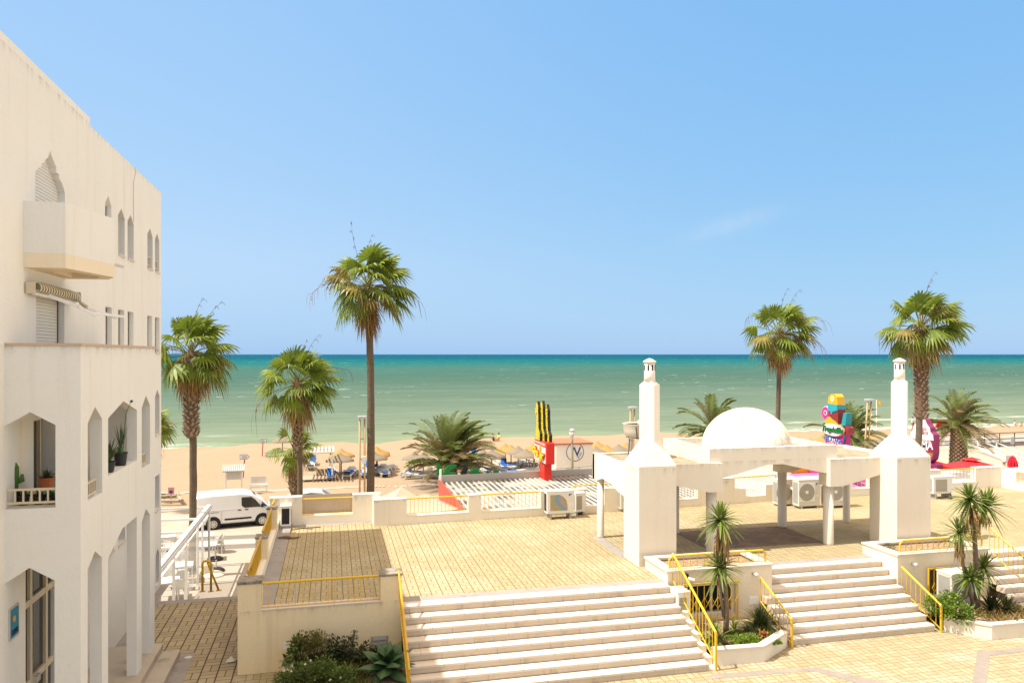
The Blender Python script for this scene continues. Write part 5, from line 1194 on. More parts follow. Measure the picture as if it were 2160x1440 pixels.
def wheel(par, x, y, r, w):
    s_ = -1 if y < 0 else 1
    wl = MB().lathe([(r*.62,-w/2),(r*.95,-w/2),(r,-w*.3),(r,w*.3),(r*.95,w/2),(r*.62,w/2)], 24, (0,0,0), 0, 'Y').build('wheel', TYR, par, smooth=False); wl.location = (x, y, r)
    MB().lathe([(.0005,w*.4),(r*.66,w*.4),(r*.66,w*.52),(.0005,w*.56)], 24, (0,0,0), 0, 'Y').build('rim', RIM, wl) if s_ > 0 else MB().lathe([(.0005,-w*.56),(r*.66,-w*.52),(r*.66,-w*.4),(.0005,-w*.4)], 24, (0,0,0), 0, 'Y').build('rim', RIM, wl)
    for k in range(8):
        a = 2*pi*k/8; MB().cbox((r*.44*cos(a), s_*w*.55, r*.44*sin(a)), .05, .02, .05, ry=-a).build('rim_slot', BLK, wl)
a, b_ = G(446,1117,ZS), G(557,1107,ZS); hd = math.atan2(b_.y-a.y, b_.x-a.x); wbase = (b_-a).length
VAN_S = .93; van = thing('delivery_van', 'white panel van parked on the street behind the left palm', 'van', tuple((a+b_)/2 + V((-sin(hd),cos(hd),0))*.85), hd)
hb = wbase/2
def vsec(x):
    # roof, belt and sill heights along the body
    f0 = x-(-hb-.95); Lf = hb+.72
    if x < hb-.55: zr = 2.02 if x > -hb-.85 else 1.9
    else: zr = None
    return zr
VS = []
van.scale = (VAN_S,)*3
for x, zr, zb, wb, wr in ((-hb-1.0,1.80,1.1,.86,.74),(-hb-.9,1.97,1.1,.94,.80),(-hb-.2,2.05,1.12,.96,.82),(0,2.06,1.12,.96,.82),(hb-.95,2.03,1.12,.96,.81),(hb-.55,1.93,1.12,.96,.79),(hb+.0,1.60,1.10,.95,.76),(hb+.42,1.22,1.06,.93,.78),(hb+.80,.98,.90,.84,.72),(hb+.92,.62,.60,.74,.66)):
    z_ = min(zb, zr-.03); VS.append((x, [(wb*.93,.30),(wb,.42),(wb,.75 if z_ > .8 else z_-.05),(wb*.99,z_),(wr+.02,max(z_+.02,zr-.10)),(wr-.10,zr)]))
loft(VS, 'body', CARW, van)
def side(x0, x1, z0, z1, w0, w1, nm, mt, pts=None):
    pl = pts or [(x0,z0),(x1,z0),(x1,z1),(x0,z1)]
    def wd(z): return w0+(w1-w0)*(z-z0)/(z1-z0)
    for s_ in (-1, 1):
        mb = MB(); mb.add([(x, s_*(wd(z)+.012), z) for x, z in pl]+[(x, s_*(wd(z)-.02), z) for x, z in pl], [tuple(range(len(pl)))]+[(k,(k+1)%len(pl),(k+1)%len(pl)+len(pl),k+len(pl)) for k in range(len(pl))])
        mb.build(nm, mt, van)
side(0,0,1.16,1.78,.955,.845,'side_window',GLASS,[(hb-1.18,1.30),(hb-1.02,1.16),(hb-.05,1.16),(hb-.38,1.58),(hb-.62,1.76),(hb-1.18,1.78)])
side(0,0,1.15,1.55,.95,.86,'quarter_window',GLASS,[(hb+.02,1.15),(hb+.32,1.15),(hb-.02,1.46)])
side(-hb+.62, hb-.62, .50, .60, .965, .968, 'side_trim', BLK)
side(hb-1.20, hb-1.19, .45, 1.95, .968, .81, 'door_seam', GRY); side(-hb+.45, -hb+.46, .45, 1.1, .966, .965, 'door_seam', GRY)
for x in (hb-1.4, hb-1.0): side(x, x+.2, 1.02, 1.07, .97, .966, 'door_handle', BLK)
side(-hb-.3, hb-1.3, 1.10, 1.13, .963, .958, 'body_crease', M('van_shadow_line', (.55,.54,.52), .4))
side(-hb-.75, -hb+.3, .98, 1.02, .966, .965, 'slide_rail', GRY)
MB().add([(hb-.48,-.66,1.915),(hb-.48,.66,1.915),(hb+.38,.66,1.275),(hb+.38,-.66,1.275),(hb-.48,-.66,1.86),(hb-.48,.66,1.86),(hb+.38,.66,1.22),(hb+.38,-.66,1.22)],[(0,1,2,3),(7,6,5,4),(0,4,5,1),(1,5,6,2),(2,6,7,3),(3,7,4,0)]).build('windscreen', GLASS, van)
for s_ in (-1, 1):
    MB().cbox((hb+.66, s_*.80, .92), .26, .12, .16, ry=.35).build('headlight', M('headlight_glass', (.5,.5,.5), .1, .02), van)
    MB().cbox((hb-.02, s_*1.06, 1.24), .12, .2, .2).build('mirror', BLK, van)
    for x in (-hb, hb):
        MB().lathe([(.41,-.012),(.41,.012)], 24, (x, s_*.955, .36), 0, 'Y').build('wheel_arch', BLK, van)
        wheel(van, x, s_*.90, .33, .22)
MB().box(-hb-.98, hb+.8, -.86, .86, .2, .32).build('underbody', BLK, van)
MB().cbox((-hb-1.0, 0, .45), .1, 1.8, .2).build('bumper', BLK, van)
# parked car behind the terrace corner
q = AD(668,1034,45.5); car = thing('parked_car', 'pale silver car parked behind the shaded terrace corner', 'car', (q.x,q.y,ZS), .06)
CS = []
for x, zr, zb, wb, wr in ((-2.0,.85,.8,.75,.7),(-1.9,1.0,.85,.84,.75),(-1.3,1.40,.92,.88,.66),(-.4,1.52,.93,.88,.64),(.3,1.46,.93,.88,.64),(1.0,1.0,.92,.87,.72),(1.8,.86,.8,.82,.7),(2.0,.6,.58,.72,.64)):
    z_ = min(zb, zr-.03); CS.append((x, [(wb*.93,.25),(wb,.4),(wb,z_-.1),(wb*.99,z_),(wr+.02,max(z_+.02,zr-.08)),(wr-.08,zr)]))
loft(CS, 'body', M('silver_car_paint', (.62,.60,.55), .3, .03, 1, 0, 0, .5, .2, coat=.4), car)
for s_ in (-1, 1):
    pl = [(-1.25,.97),(.85,.97),(.28,1.38),(-.4,1.44),(-1.05,1.36)]
    MB().add([(x, s_*(.875-(z-.93)*.40+.02), z) for x, z in pl], [tuple(range(5))]).build('side_window', GLASS, car, fix=False)
    for x in (-1.25, 1.3): wheel(car, x, s_*.80, .31, .2)
MB().add([(.34,-.56,1.44),(.34,.56,1.44),(.98,.62,1.03),(.98,-.62,1.03)], [(0,1,2,3)]).build('windscreen', GLASS, car, fix=False)

# ================================================================ cafe beside the alley
t = wthing('pergola', 'white aluminium pergola frame with glass panels over the cafe tables', 'pergola', (-7,31,ZS))
pa, pb_ = G(441,1192,ZS), None
XPG = pa.x; Ya, Yb = 26.0, pa.y; zt = AX(441,1064,XPG).z
MB().bar((XPG,Ya,zt-.06),(XPG,Yb,zt-.06),.16,.14).build('beam', WMET, t); MB().bar((XPG+.11,Ya,zt-.10),(XPG+.11,Yb,zt-.10),.05,.10).build('gutter', ALU, t)
MB().bar((XPG,Ya,zt-.45),(XPG,Yb,zt-.45),.06,.05).build('beam', WMET, t)
for px in (366.5, 392.5, 417, 427, 441):
    y = AX(px, 1100, XPG).y; MB().box(XPG-.045, XPG+.045, y-.045, y+.045, ZS, zt-.131).build('post', WMET, t)
    if px < 430: MB().box(XPG-.047, XPG-.03, y+.05, y+.13, ZS+.2, zt-.2).build('black_seal', BLK, t)
for k in range(5):
    y = Ya+.6+(Yb-Ya-.9)*k/4; MB().bar((XPG-.08,y,zt-.06),(XPG-8,y,zt-.02),.07,.09).build('rafter', WMET, t)
MB().bar((XPG-8,Ya,zt-.02),(XPG-8,Yb,zt-.02),.12,.12).build('beam', WMET, t)
for y in (Ya+.5, Yb-.1): MB().box(XPG-8.05, XPG-7.95, y-.05, y+.05, ZS, zt-.09).build('post', WMET, t)
MB().box(XPG-.006, XPG+.006, AX(392.5,1100,XPG).y+.14, AX(417,1100,XPG).y-.05, ZS+.25, zt-.55).build('glass_panel', CLEAR, t)
y = AX(441,1100,XPG).y+.0; MB().bar((XPG+.02,y-.2,zt-.18),(XPG+.02,y-.2,ZS+.1),.05,.05).build('post', GRY, t)
# white fabric awning lowered at the far edge of the cafe
a_, b2 = G(300,1113,ZS), G(408,1110,ZS); aw2 = wthing('awning', 'white cafe awning with a beige front valance left of the van', 'awning', (a_.x, a_.y, ZS))
za = AD(370,1095,a_.y/.95).z; zb2 = za+.38
MB().add([(a_.x-2,a_.y-.6,za),(b2.x,a_.y-.6,za),(b2.x,a_.y+1.2,zb2),(a_.x-2,a_.y+1.2,zb2),(a_.x-2,a_.y-.6,za-.03),(b2.x,a_.y-.6,za-.03),(b2.x,a_.y+1.2,zb2-.03),(a_.x-2,a_.y+1.2,zb2-.03)], [(0,1,2,3),(7,6,5,4),(0,4,5,1),(1,5,6,2),(2,6,7,3),(3,7,4,0)]).build('fabric', CARW, aw2)
MB().box(a_.x-2, b2.x, a_.y-.58, a_.y-.56, za-.62, za-.031).build('valance', M('beige_canvas', (.48,.38,.22), .8, .05), aw2)
for x in (a_.x-1.9, b2.x-.1): MB().box(x-.04, x+.04, a_.y-.55, a_.y-.47, ZS, za-.04).build('leg', WMET, aw2)
PLAS = M('white_plastic', (.60,.585,.54), .4, .03, 2, 0, 0, .4)
def make_chair():
    t = thing('cafe_chair', 'white plastic cafe chair', 'chair')
    MB().box(-.23, .23, -.22, .22, .42, .45).build('seat', PLAS, t, bevel=.012)
    pl = [(-.22,.45),(.22,.45),(.24,.70),(.17,.84),(0,.88),(-.17,.84),(-.24,.70)]
    MB().plate([pl], lambda u, v, w: (u, .20+w+(v-.45)*.22-u*u*.6, v), .025).build('backrest', PLAS, t)
    for sx in (-1, 1):
        MB().bar((sx*.24,.22,.66),(sx*.25,-.18,.64),.04,.03).bar((sx*.25,-.18,.64),(sx*.24,-.2,.44),.035,.03).build('armrest', PLAS, t)
        for y in (-.19, .2): MB().bar((sx*.2,y,.42),(sx*.24,y*1.25,0),.035,.035).build('leg', PLAS, t)
    return t
TT = M('pale_blue_table_top', (.70,.76,.75), .35, .03, 2)
def make_table():
    t = thing('cafe_table', 'white cafe table', 'table')
    MB().box(-.42, .42, -.42, .42, .71, .74).build('table_top', TT, t)
    MB().box(-.40, .40, -.40, .40, .66, .709).build('apron', PLAS, t)
    for sx in (-1, 1):
        for sy_ in (-1, 1): MB().bar((sx*.37,sy_*.37,.66),(sx*.39,sy_*.39,0),.04,.04).build('leg', PLAS, t)
    return t
CH0, TB0 = make_chair(), make_table(); used = [0, 0]
def put(kind, px, py, rz, label, group):
    p0 = (CH0, TB0)[kind]; o = p0 if not used[kind] else copy_tree(p0); used[kind] = 1
    q = G(px, py, ZS); o.location = q; o.rotation_euler.z = rz; tag(o, label, group=group)
GT, GC = 'tables of the cafe beside the alley', 'white chairs of the cafe beside the alley'
put(1, 432, 1158, .1, 'pale cafe table between the palm and the stacked chairs', GT)
put(1, 436, 1180, .1, 'pale cafe table right behind the end post of the pergola', GT)
put(1, 385, 1226, .15, 'pale cafe table with red cutlery paper left of the banded palm trunk', GT)
put(1, 354, 1262, .15, 'pale cafe table nearest the apartment building corner', GT)
put(1, 352, 1160, .1, 'pale cafe table far back under the pergola near the building', GT)
put(0, 455, 1163, -1.9, 'white plastic chair outside the pergola, leaning against the far table', GC)
put(0, 460, 1165, -1.7, 'rightmost white plastic chair outside the pergola', GC)
put(0, 386, 1205, .2, 'white plastic chair behind the table with red cutlery paper', GC)
put(0, 384, 1242, 3.3, 'white plastic chair in front of the table with red cutlery paper', GC)
put(0, 381, 1262, 3.0, 'white plastic chair at the foot of the glass panel', GC)
put(0, 346, 1172, 1.2, 'white plastic chair at the far back table', GC)
put(0, 358, 1240, .3, 'white plastic chair behind the nearest cafe table', GC)
cu = wthing('cutlery', 'red and white cutlery paper on the pale table by the palm', 'cutlery', tuple(G(385,1226,ZS)+V((0,0,.745))))
q = G(385,1226,ZS); MB().box(q.x-.12, q.x+.1, q.y-.15, q.y-.05, ZS+.741, ZS+.745).build('paper', M('paper_red', (.7,.1,.2), .7), cu)
q = G(384,1172,ZS); t = wthing('bin', 'cream bin beside the banded palm trunk', 'bin', tuple(q)); MB().lathe([(.14,ZS),(.22,ZS+.62),(.24,ZS+.62),(.24,ZS+.66),(.2,ZS+.66),(.15,ZS+.1),(.0005,ZS+.1)], 16, (q.x,q.y,0)).build('bin_body', M('cream_plastic', (.62,.55,.38), .5), t)
for (px, py, r, lb, mt) in ((454,1180,.36,'black round parasol foot farther from the yellow hoop', BLK), (456,1204,.36,'black round parasol foot just behind the yellow hoop', BLK), (449,1213,.48,'pale round parasol foot beside the yellow hoop', PL['cream'])):
    q = G(px, py, ZS); t = wthing('parasol_stand', lb, 'parasol stand', tuple(q))
    MB().lathe([(r,ZS+.0),(r,ZS+.06),(r*.75,ZS+.13),(.06,ZS+.15),(.0005,ZS+.15)], 20, (q.x,q.y,0)).build('base', mt, t)
    MB().tube([(q.x,q.y,ZS+.14),(q.x,q.y,ZS+.5)], .03, 8).build('sleeve', ALU, t)
q = G(427,1213,ZS); t = wthing('concrete_block', 'tapered cream concrete block at the foot of the palm', 'block', tuple(q))
MB().lathe([(.42,ZS),(.28,ZS+.38),(.0005,ZS+.38)], 4, (q.x,q.y,0)).build('block_body', PL['cream'], t)
# yellow hoop barrier at the end of the alley
a, b_ = G(427,1247), G(445,1247); t = wthing('hoop_barrier', 'yellow tubular hoop barrier with a slanting brace at the end of the alley', 'barrier', tuple((a+b_)/2))
zt = .93
MB().tube([a, a+V((0,0,zt-.08)), a+V((.03,0,zt-.02)), a+V((.09,0,zt)), b_+V((-.09,0,zt)), b_+V((-.03,0,zt-.02)), b_+V((0,0,zt-.08)), b_], .035, 8).build('hoop', YEL, t, smooth=True)
MB().tube([(a+b_)/2+V((.02,.02,zt-.05)), b_+V((.22,.05,.0))], .03, 8).build('brace', YEL, t, smooth=True)
for q in (a, b_, b_+V((.22,.05,0))): MB().cbox(q+V((0,0,.01)), .16, .12, .012).build('foot_plate', YELD, t)
# litter
q = G(487,1394); tag(MB().add([q+V((-.11,-.08,.01)), q+V((.09,-.09,.03)), q+V((.13,.05,.015)), q+V((.0,.1,.09)), q+V((-.1,.06,.02))], [(0,1,3),(1,2,3),(3,4,0)]).build('crumpled_paper', PLAS, origin=q, fix=False), 'crumpled white paper lying beside the pillar in the alley', 'litter')
q = G(397,1386); tag(MB().lathe([(.085,.006),(.085,.012),(.0005,.03)], 12, q).build('paper_plate', PLAS), 'small white scrap lying in the middle of the alley', 'litter')
fr = wthing('fallen_frond', 'dry fallen palm frond lying on the terrace near the small air conditioner', 'frond', tuple(G(643,1114,ZT)))
q = G(640,1114,ZT); DRY = M('dry_frond', (.20,.14,.09), .9, .2, 6)
for dx, dy, l in ((.9,.05,.9),(-.7,-.3,.8),(.1,.5,.55),(.6,-.35,.7),(-.5,.2,.6)): MB().bar(q+V((0,0,.03)), q+V((dx*l*.7,dy*l*.7,.02)), .06, .012).build('leaflet', DRY, fr)
q = G(606,1136,ZT); fr = wthing('fallen_frond', 'curled dry leaf lying on the grey strip of the shaded terrace', 'frond', tuple(q))
MB().tube([q+V((-.3,.1,.03)), q+V((-.05,0,.07)), q+V((.2,-.04,.02)), q+V((.42,0,.05))], [.02,.05,.04,.01], 6).build('leaflet', DRY, fr)
q = G(1844,1063,ZT); tag(MB().box(q.x-.12,q.x+.12,q.y-.02,q.y+.05,ZT+.003,ZT+.16).build('white_slab', PL['clean'], origin=q), 'small white slab leaning at the foot of the back parapet', 'slab')
# ================================================================ beach things
m, nt, b = nodes('thatch_grey'); 
def thatch(name, c0, c1):
    m, nt, b = nodes(name)
    n_ = nz(nt, 1.0, 5, .7, (7,7,26)); c = mix(nt, n_, c0, c1)
    nt.links.new(c, b.inputs['Base Color']); b.inputs['Roughness'].default_value = .95; b.inputs['Specular IOR Level'].default_value = .05
    bump(nt, b, n_, .06, .9); return m
THG, THO = thatch('grey_thatch', (.14,.115,.09), (.35,.295,.225)), thatch('straw_thatch', (.28,.16,.055), (.48,.31,.13))
def make_umbrella(mt, seed):
    rnd = random.Random(seed); t = thing('beach_parasol', 'thatched beach parasol', 'parasol')
    n = 22; prof = [(.0,1.96),(.10,1.90),(.22,1.78),(.48,1.64),(.76,1.53),(1.0,1.40),(1.03,1.30)]
    mb = MB(); vs = []
    ph = [rnd.uniform(-.04,.04) for _ in range(n)]
    for r, z in prof:
        for k in range(n):
            q = 2*pi*k/n; rr = r*(1+ph[k]*(r > .3)); vs.append((rr*cos(q), rr*sin(q), z+(rnd.uniform(-.05,.04) if r > .9 else rnd.uniform(-.012,.012))))
    mb.add(vs, [(i*n+k, i*n+(k+1)%n, (i+1)*n+(k+1)%n, (i+1)*n+k) for i in range(len(prof)-1) for k in range(n)])
    mb.build('canopy', mt, t, fix=False, smooth=True)
    MB().tube([(0,0,-.1),(0,0,1.9)], .045, 8).build('pole', WOOD, t)
    return t
UG, UO = make_umbrella(THG, 1), make_umbrella(THO, 2); first = {id(UG): True, id(UO): True}
umb = []
# apex pixel, kind, label, short landmark used for the loungers
U_ = [(720,946.7,'O','straw parasol behind the grey one right of the beach pergola','the straw parasol right of the beach pergola'),
 (717,954,'G','grey thatched parasol right of the white beach pergola','the grey parasol by the beach pergola'),
 (794,940,'O','straw parasol nearest the water right of the tall palm trunk','the farthest straw parasol by the tall palm'),
 (796,946,'O','straw parasol between two others right of the tall palm trunk','the middle straw parasol by the tall palm'),
 (789,951,'G','large grey thatched parasol cut by the tall palm trunk','the grey parasol cut by the tall palm'),
 (874,950,'G','grey thatched parasol left of the bushy date palm, behind another','the rear grey parasol left of the date palm'),
 (893,955,'G','front grey thatched parasol left of the bushy date palm','the front grey parasol left of the date palm'),
 (985,968,'G','low wide grey parasol at the foot of the bushy date palm','the low grey parasol at the foot of the date palm'),
 (1018,944,'G','grey parasol half under the right fronds of the date palm','the grey parasol under the date palm fronds'),
 (1037,948,'G','grey parasol right of the date palm fronds, behind the spiky cut-out','the grey parasol behind the spiky cut-out'),
 (1066,935.5,'O','small straw parasol behind its twin, left of the red sign','the rear straw parasol left of the red sign'),
 (1078,938,'O','front straw parasol of the pair left of the red sign','the front straw parasol left of the red sign'),
 (1093,941.5,'G','grey parasol between the straw pair and the red sign','the grey parasol between straw pair and red sign'),
 (1110,946,'G','nearest grey thatched parasol left of the red sign post','the nearest grey parasol left of the red sign'),
 (1126,934,'O','straw parasol partly hidden by the red sign box','the straw parasol hidden by the red sign'),
 (1194,932,'O','straw parasol tip peeping over the white beach kiosk','the straw parasol behind the white kiosk'),
 (1261,931,'O','taller straw parasol right of the white beach kiosk','the taller straw parasol right of the kiosk'),
 (1257,941,'G','grey parasol at the right edge of the white beach kiosk','the grey parasol at the kiosk edge'),
 (1280,937,'O','second straw parasol right of the white kiosk','the second straw parasol right of the kiosk'),
 (1305,937,'G','grey parasol left of the water tank legs','the grey parasol by the water tank legs'),
 (1322,934,'O','straw parasol seen between the water tank legs','the straw parasol between the tank legs'),
 (596,917,'G','lone grey parasol near the water behind the left palms','the lone grey parasol near the water'),
 (1684,920,'O','straw parasol just right of the dome','the straw parasol right of the dome'),
 (1709,924,'O','low straw parasol between dome and ice cream sign','the straw parasol between dome and sign'),
 (1733,918,'O','straw parasol left of the ice cream sign','the straw parasol left of the ice cream sign'),
 (1845,915,'O','straw parasol left of the right chimney tower','the straw parasol left of the right tower'),
 (1857,922,'G','rear grey parasol beside the shaft of the right tower','the rear grey parasol by the right tower'),
 (1834,929,'G','wide grey parasol right of the leaning twin-post lamp','the wide grey parasol by the leaning lamp')]
rnd = random.Random(5)
for px, py, k, lb, sh in U_:
    src = UG if k == 'G' else UO
    D = F*(H-(ZB+1.96))/(py-HOR); p = AD(px, py, D)
    o = src if first.pop(id(src), None) else copy_tree(src)
    o.location = (p.x, p.y, sand_z(p.x, p.y)); o.rotation_euler = (0, 0, rnd.uniform(0, 6)); s_ = rnd.uniform(.97, 1.1); o.scale = (s_, s_, 1)
    tag(o, lb, group='thatched parasols on the beach'); umb.append((V(o.location), sh))
BLUE = M('blue_cushion', (.015,.11,.42), .8, .12, 3); NAVY = M('navy_cushion', (.012,.03,.12), .8, .12, 3)
def make_lounger(mt, up):
    t = thing('sun_lounger', 'white lounger with blue cushion', 'sun lounger')
    for sx in (-1, 1): MB().bar((sx*.31,-.95,.30),(sx*.31,.95,.30),.07,.11).build('side_rail', PLAS, t)
    f = MB()
    for y in (-.94, -.3, .3, .94): f.bar((-.285,y,.30),(.285,y,.30),.05,.04)
    f.build('cross_bars', PLAS, t)
    for y in (-.75, .7):
        for sx in (-1, 1): MB().bar((sx*.30,y,.27),(sx*.33,y+.04,0),.09,.08).build('leg', PLAS, t)
    MB().box(-.25, .25, -.93, .25 if up else -.25, .325, .375).build('cushion', mt, t, bevel=.015)
    if not up: MB().box(-.25, .25, -.249, .25, .325, .36).build('mesh_seat', PLAS, t)
    a = .55 if up else .12
    MB().cbox((0, .25+.34*cos(a), .37+.34*sin(a)), .50, .68, .05, rx=a).build('backrest', mt if up else PLAS, t, bevel=.015)
    MB().bar((-.28,.25+.64*cos(a),.33+.64*sin(a)),(.28,.25+.64*cos(a),.33+.64*sin(a)),.04,.05).build('back_frame', PLAS, t)
    return t
LP = [make_lounger(BLUE, False), make_lounger(BLUE, True), make_lounger(NAVY, False)]; seen = set()
def put_lounger(p, rz, k, label):
    o = LP[k] if k not in seen else copy_tree(LP[k]); seen.add(k)
    o.location = (p.x, p.y, sand_z(p.x, p.y)+.01); o.rotation_euler.z = rz; tag(o, label, group='sun loungers under the thatched parasols')
lr = random.Random(11); seen_u = set()
for i, (p, sh) in enumerate(umb):
    for side_, w_ in ((-1, 'left'), (1, 'right')):
        q = p + V((side_*.72+lr.uniform(-.08,.08), lr.uniform(-.7,-.2), 0))
        put_lounger(q, lr.choice((-1.35,-1.2,1.3,.1,-.1,2.9))+lr.uniform(-.15,.15), (0,2,0,0,2,0,1,0)[(2*i+(side_ > 0)) % 8] if i > 2 else i % 3, f'white lounger {w_} of {sh}')
# loungers standing free
for px, py, k, lb in ((813,1003,0,'blue cushioned lounger standing alone in front of the palm-trunk parasol'), (812,992,0,'middle blue lounger in the row right of the tall palm trunk'),
                      (779,992,1,'raised blue lounger half hidden by the tall palm trunk'), (884,1003,0,'bright blue lounger in front of the left date palm fronds'), (913,1000,2,'navy lounger left of the green leaf cut-out'),
                      (985,994,0,'blue lounger right of the toucan cut-out'), (1013,992,2,'navy lounger right of the spiky green cut-out'), (1092,990,0,'blue lounger beside the bicycles left of the red sign'),
                      (1045,966,1,'lounger with a raised back and towel behind the date palm'), (1000,960,1,'lounger in the shade behind the date palm'), (655,989,2,'navy lounger left of the beach pergola'), (660,980,1,'raised lounger far left of the beach pergola')):
    put_lounger(G(px, py, ZB), -pi/2*.9 if px in (884,1092,985) else lr.uniform(-.2,.2), k, lb)
bi = G(1118,992,ZB); t = wthing('bicycles', 'dark bicycle parked on the sand left of the red sign', 'bicycle', tuple(bi))
t.name = 'bicycle'
for dx in (-.5, .5):
    w_ = MB(); 
    for k in range(16):
        a0, a1 = 2*pi*k/16, 2*pi*(k+1)/16; c_ = bi+V((dx,0,.33)); w_.bar(c_+V((.31*cos(a0),0,.31*sin(a0))), c_+V((.31*cos(a1),0,.31*sin(a1))), .045, .045)
    w_.build('wheel', BLK, t)
fr = MB(); c_ = bi
for a_, b_ in (((-.5,0,.33),(-.12,0,.75)),((-.12,0,.75),(.38,0,.8)),((.38,0,.8),(0,0,.33)),((0,0,.33),(-.12,0,.82)),((0,0,.33),(-.5,0,.33)),((.5,0,.33),(.36,0,.98))): fr.bar(c_+V(a_), c_+V(b_), .04, .04)
fr.build('frame', BLK, t)
MB().bar(c_+V((.34,-.28,1.0)), c_+V((.34,.28,1.0)), .035, .035).build('handlebar', BLK, t); MB().cbox(c_+V((-.14,0,.88)), .26, .14, .06).build('saddle', BLK, t)
# beach pergola with deck and wicker screens
a, b_ = G(640,1018,ZB), G(703,1013,ZB)
t = wthing('beach_pergola', 'white beach pergola on a low wooden deck with a slatted roof', 'pergola', tuple((a+b_)/2))
dp = 2.4
MB().add([a+V((-1.2,0,.12)), b_+V((0,0,.12)), b_+V((0,dp,.12)), a+V((-1.2,dp,.12)), a+V((-1.2,0,.2)), b_+V((0,0,.2)), b_+V((0,dp,.2)), a+V((-1.2,dp,.2))], [(3,2,1,0),(4,5,6,7),(0,1,5,4),(1,2,6,5),(2,3,7,6),(3,0,4,7)]).build('deck', WOOD, t)
for f_ in (0, .33, .66, .97): q = a.lerp(b_, f_); MB().cbox(q+V((0,.2,.06)), .12, .3, .13).build('footing', WOOD, t)
zr = AY(703,955,b_.y).z
for q in (b_+V((-.08,.1,0)), b_+V((-.08,dp-.1,0)), a+V((-.6,.1,0)), a+V((-.6,dp-.1,0))): MB().box(q.x-.07, q.x+.07, q.y-.07, q.y+.07, ZB+.2, zr).build('post', WMET, t)
MB().bar(V((a.x-.7,a.y+.1,zr+.05)), V((b_.x+.05,b_.y+.1,zr+.05)), .1, .12).bar(V((a.x-.7,a.y+dp-.1,zr+.05)), V((b_.x+.05,b_.y+dp-.1,zr+.05)), .1, .12).build('beam', WMET, t)
f = MB()
for k in range(11): x = a.x-.6+(b_.x-a.x+.6)*k/10; f.bar((x, a.y-.05, zr+.16), (x, a.y+dp+.3, zr+.28), .12, .04)
f.build('roof_slats', M('weathered_white_wood', (.66,.63,.57), .7, .1, 4), t)
WK = M('wicker', (.22,.16,.10), .9, .3, 20, .6, 60)
for x0, x1, lb in ((667,702,'wicker screen standing on the deck of the beach pergola'),(705,742,'wicker screen on the sand right of the beach pergola')):
    p0, p1 = G(x0, 1011, ZB), G(x1, 1010, ZB); s_ = wthing('wicker_screen', lb, 'screen', tuple(p0)); md = (p0+p1)/2
    zz_ = ZB+(.201 if x0 < 700 else .0); y_ = p0.y+(.5 if x0 < 700 else 0)
    for xa, xb in ((p0.x, md.x-.02), (md.x+.02, p1.x)): MB().add([(xa,y_,zz_),(xb,y_,zz_),(xb,y_+.35,zz_+.48),(xa,y_+.35,zz_+.48),(xa,y_+.04,zz_),(xb,y_+.04,zz_),(xb,y_+.39,zz_+.48),(xa,y_+.39,zz_+.48)], [(3,2,1,0),(4,5,6,7),(0,1,5,4),(1,2,6,5),(2,3,7,6),(3,0,4,7)]).build('panel', WK, s_)
# duckboard path along the sand
pm = MB(); A_, B2 = G(300,1043,ZB), G(915,1022,ZB); n = 150
for k in range(n):
    q = A_.lerp(B2, (k+.5)/n); q.z = sand_z(q.x, q.y)+.012
    if k > 90 and rnd.random() < .25: continue
    pm.cbox(q, (B2-A_).length/n*.86, .62, .03, rz=rnd.uniform(-.03,.03))
tag(pm.build('boardwalk', M('grey_duckboard', (.44,.38,.33), .8, .2, 4, .3, 30)), kind='structure')
# signs and boards on the sand
def arrow(label, px, py, bx_, by_, dirn, w):
    q = G(bx_, by_, ZB); D = q.x*SY+q.y*CY; p = AD(px, py, D); t = wthing('direction_sign', label, 'sign', tuple(q))
    MB().tube([q, V((p.x, p.y, p.z+.15))], .045, 8).build('post', M('red_post', (.50,.05,.03), .6, .1), t)
    h = w*.26; pl = [(-w/2,-h),(w/2-.2,-h),(w/2,0),(w/2-.2,h),(-w/2,h)]; pl = pl if dirn > 0 else [(-a_, b2) for a_, b2 in reversed(pl)]
    MB().plate([pl], lambda u, v, k_: (p.x+u, q.y-.10+k_, p.z+v), .04).build('board', M('sign_edge_blue', (.06,.15,.35), .5), t)
    MB().plate([[(a_*.90, b2*.80) for a_, b2 in pl]], lambda u, v, k_: (p.x+u, q.y-.112+k_, p.z+v), .01).build('board_face', ACL, t)
    mb = MB()
    for k in range(3): mb.box(p.x-w*.3, p.x+w*.22, q.y-.118, q.y-.1125, p.z+h*(.4-.42*k)-.02, p.z+h*(.4-.42*k)+.02)
    mb.build('lettering', M('sign_grey_ink', (.35,.36,.42), .6), t)
arrow('arrow sign pointing right on a red post above the notice board', 516.5, 963, 513, 1007, 1, .75)
arrow('arrow sign pointing left on a red post near the water', 555, 929, 553, 962, -1, .68)
for px, py, h_, lb in ((583,962,.75,'taller red stake on the sand behind the small palm'), (581.5,964,.45,'shorter red stake on the sand behind the small palm')):
    q = G(px-.5, py, ZB); tag(MB().tube([q, q+V((0,0,h_))], .09, 8).build('red_stake', RED, origin=q), lb, 'stake')
q0, q1 = G(477,1043,ZB), G(509,1043,ZB); Dn = q0.y
t = wthing('notice_board', 'white notice board under a small grey slatted roof on the sand', 'notice board', tuple((q0+q1)/2))
zt, zm, zl = AY(492,980,Dn).z, AY(492,991,Dn).z, AY(492,1011,Dn).z
for q in (q0, q1): MB().box(q.x-.05, q.x+.05, Dn-.05, Dn+.05, ZB-.1, zm).build('post', WMET, t)
MB().box(q0.x+.051, q1.x-.051, Dn-.03, Dn+.03, zl, zm-.06).build('board', M('board_pale', (.62,.58,.52), .6, .04), t)
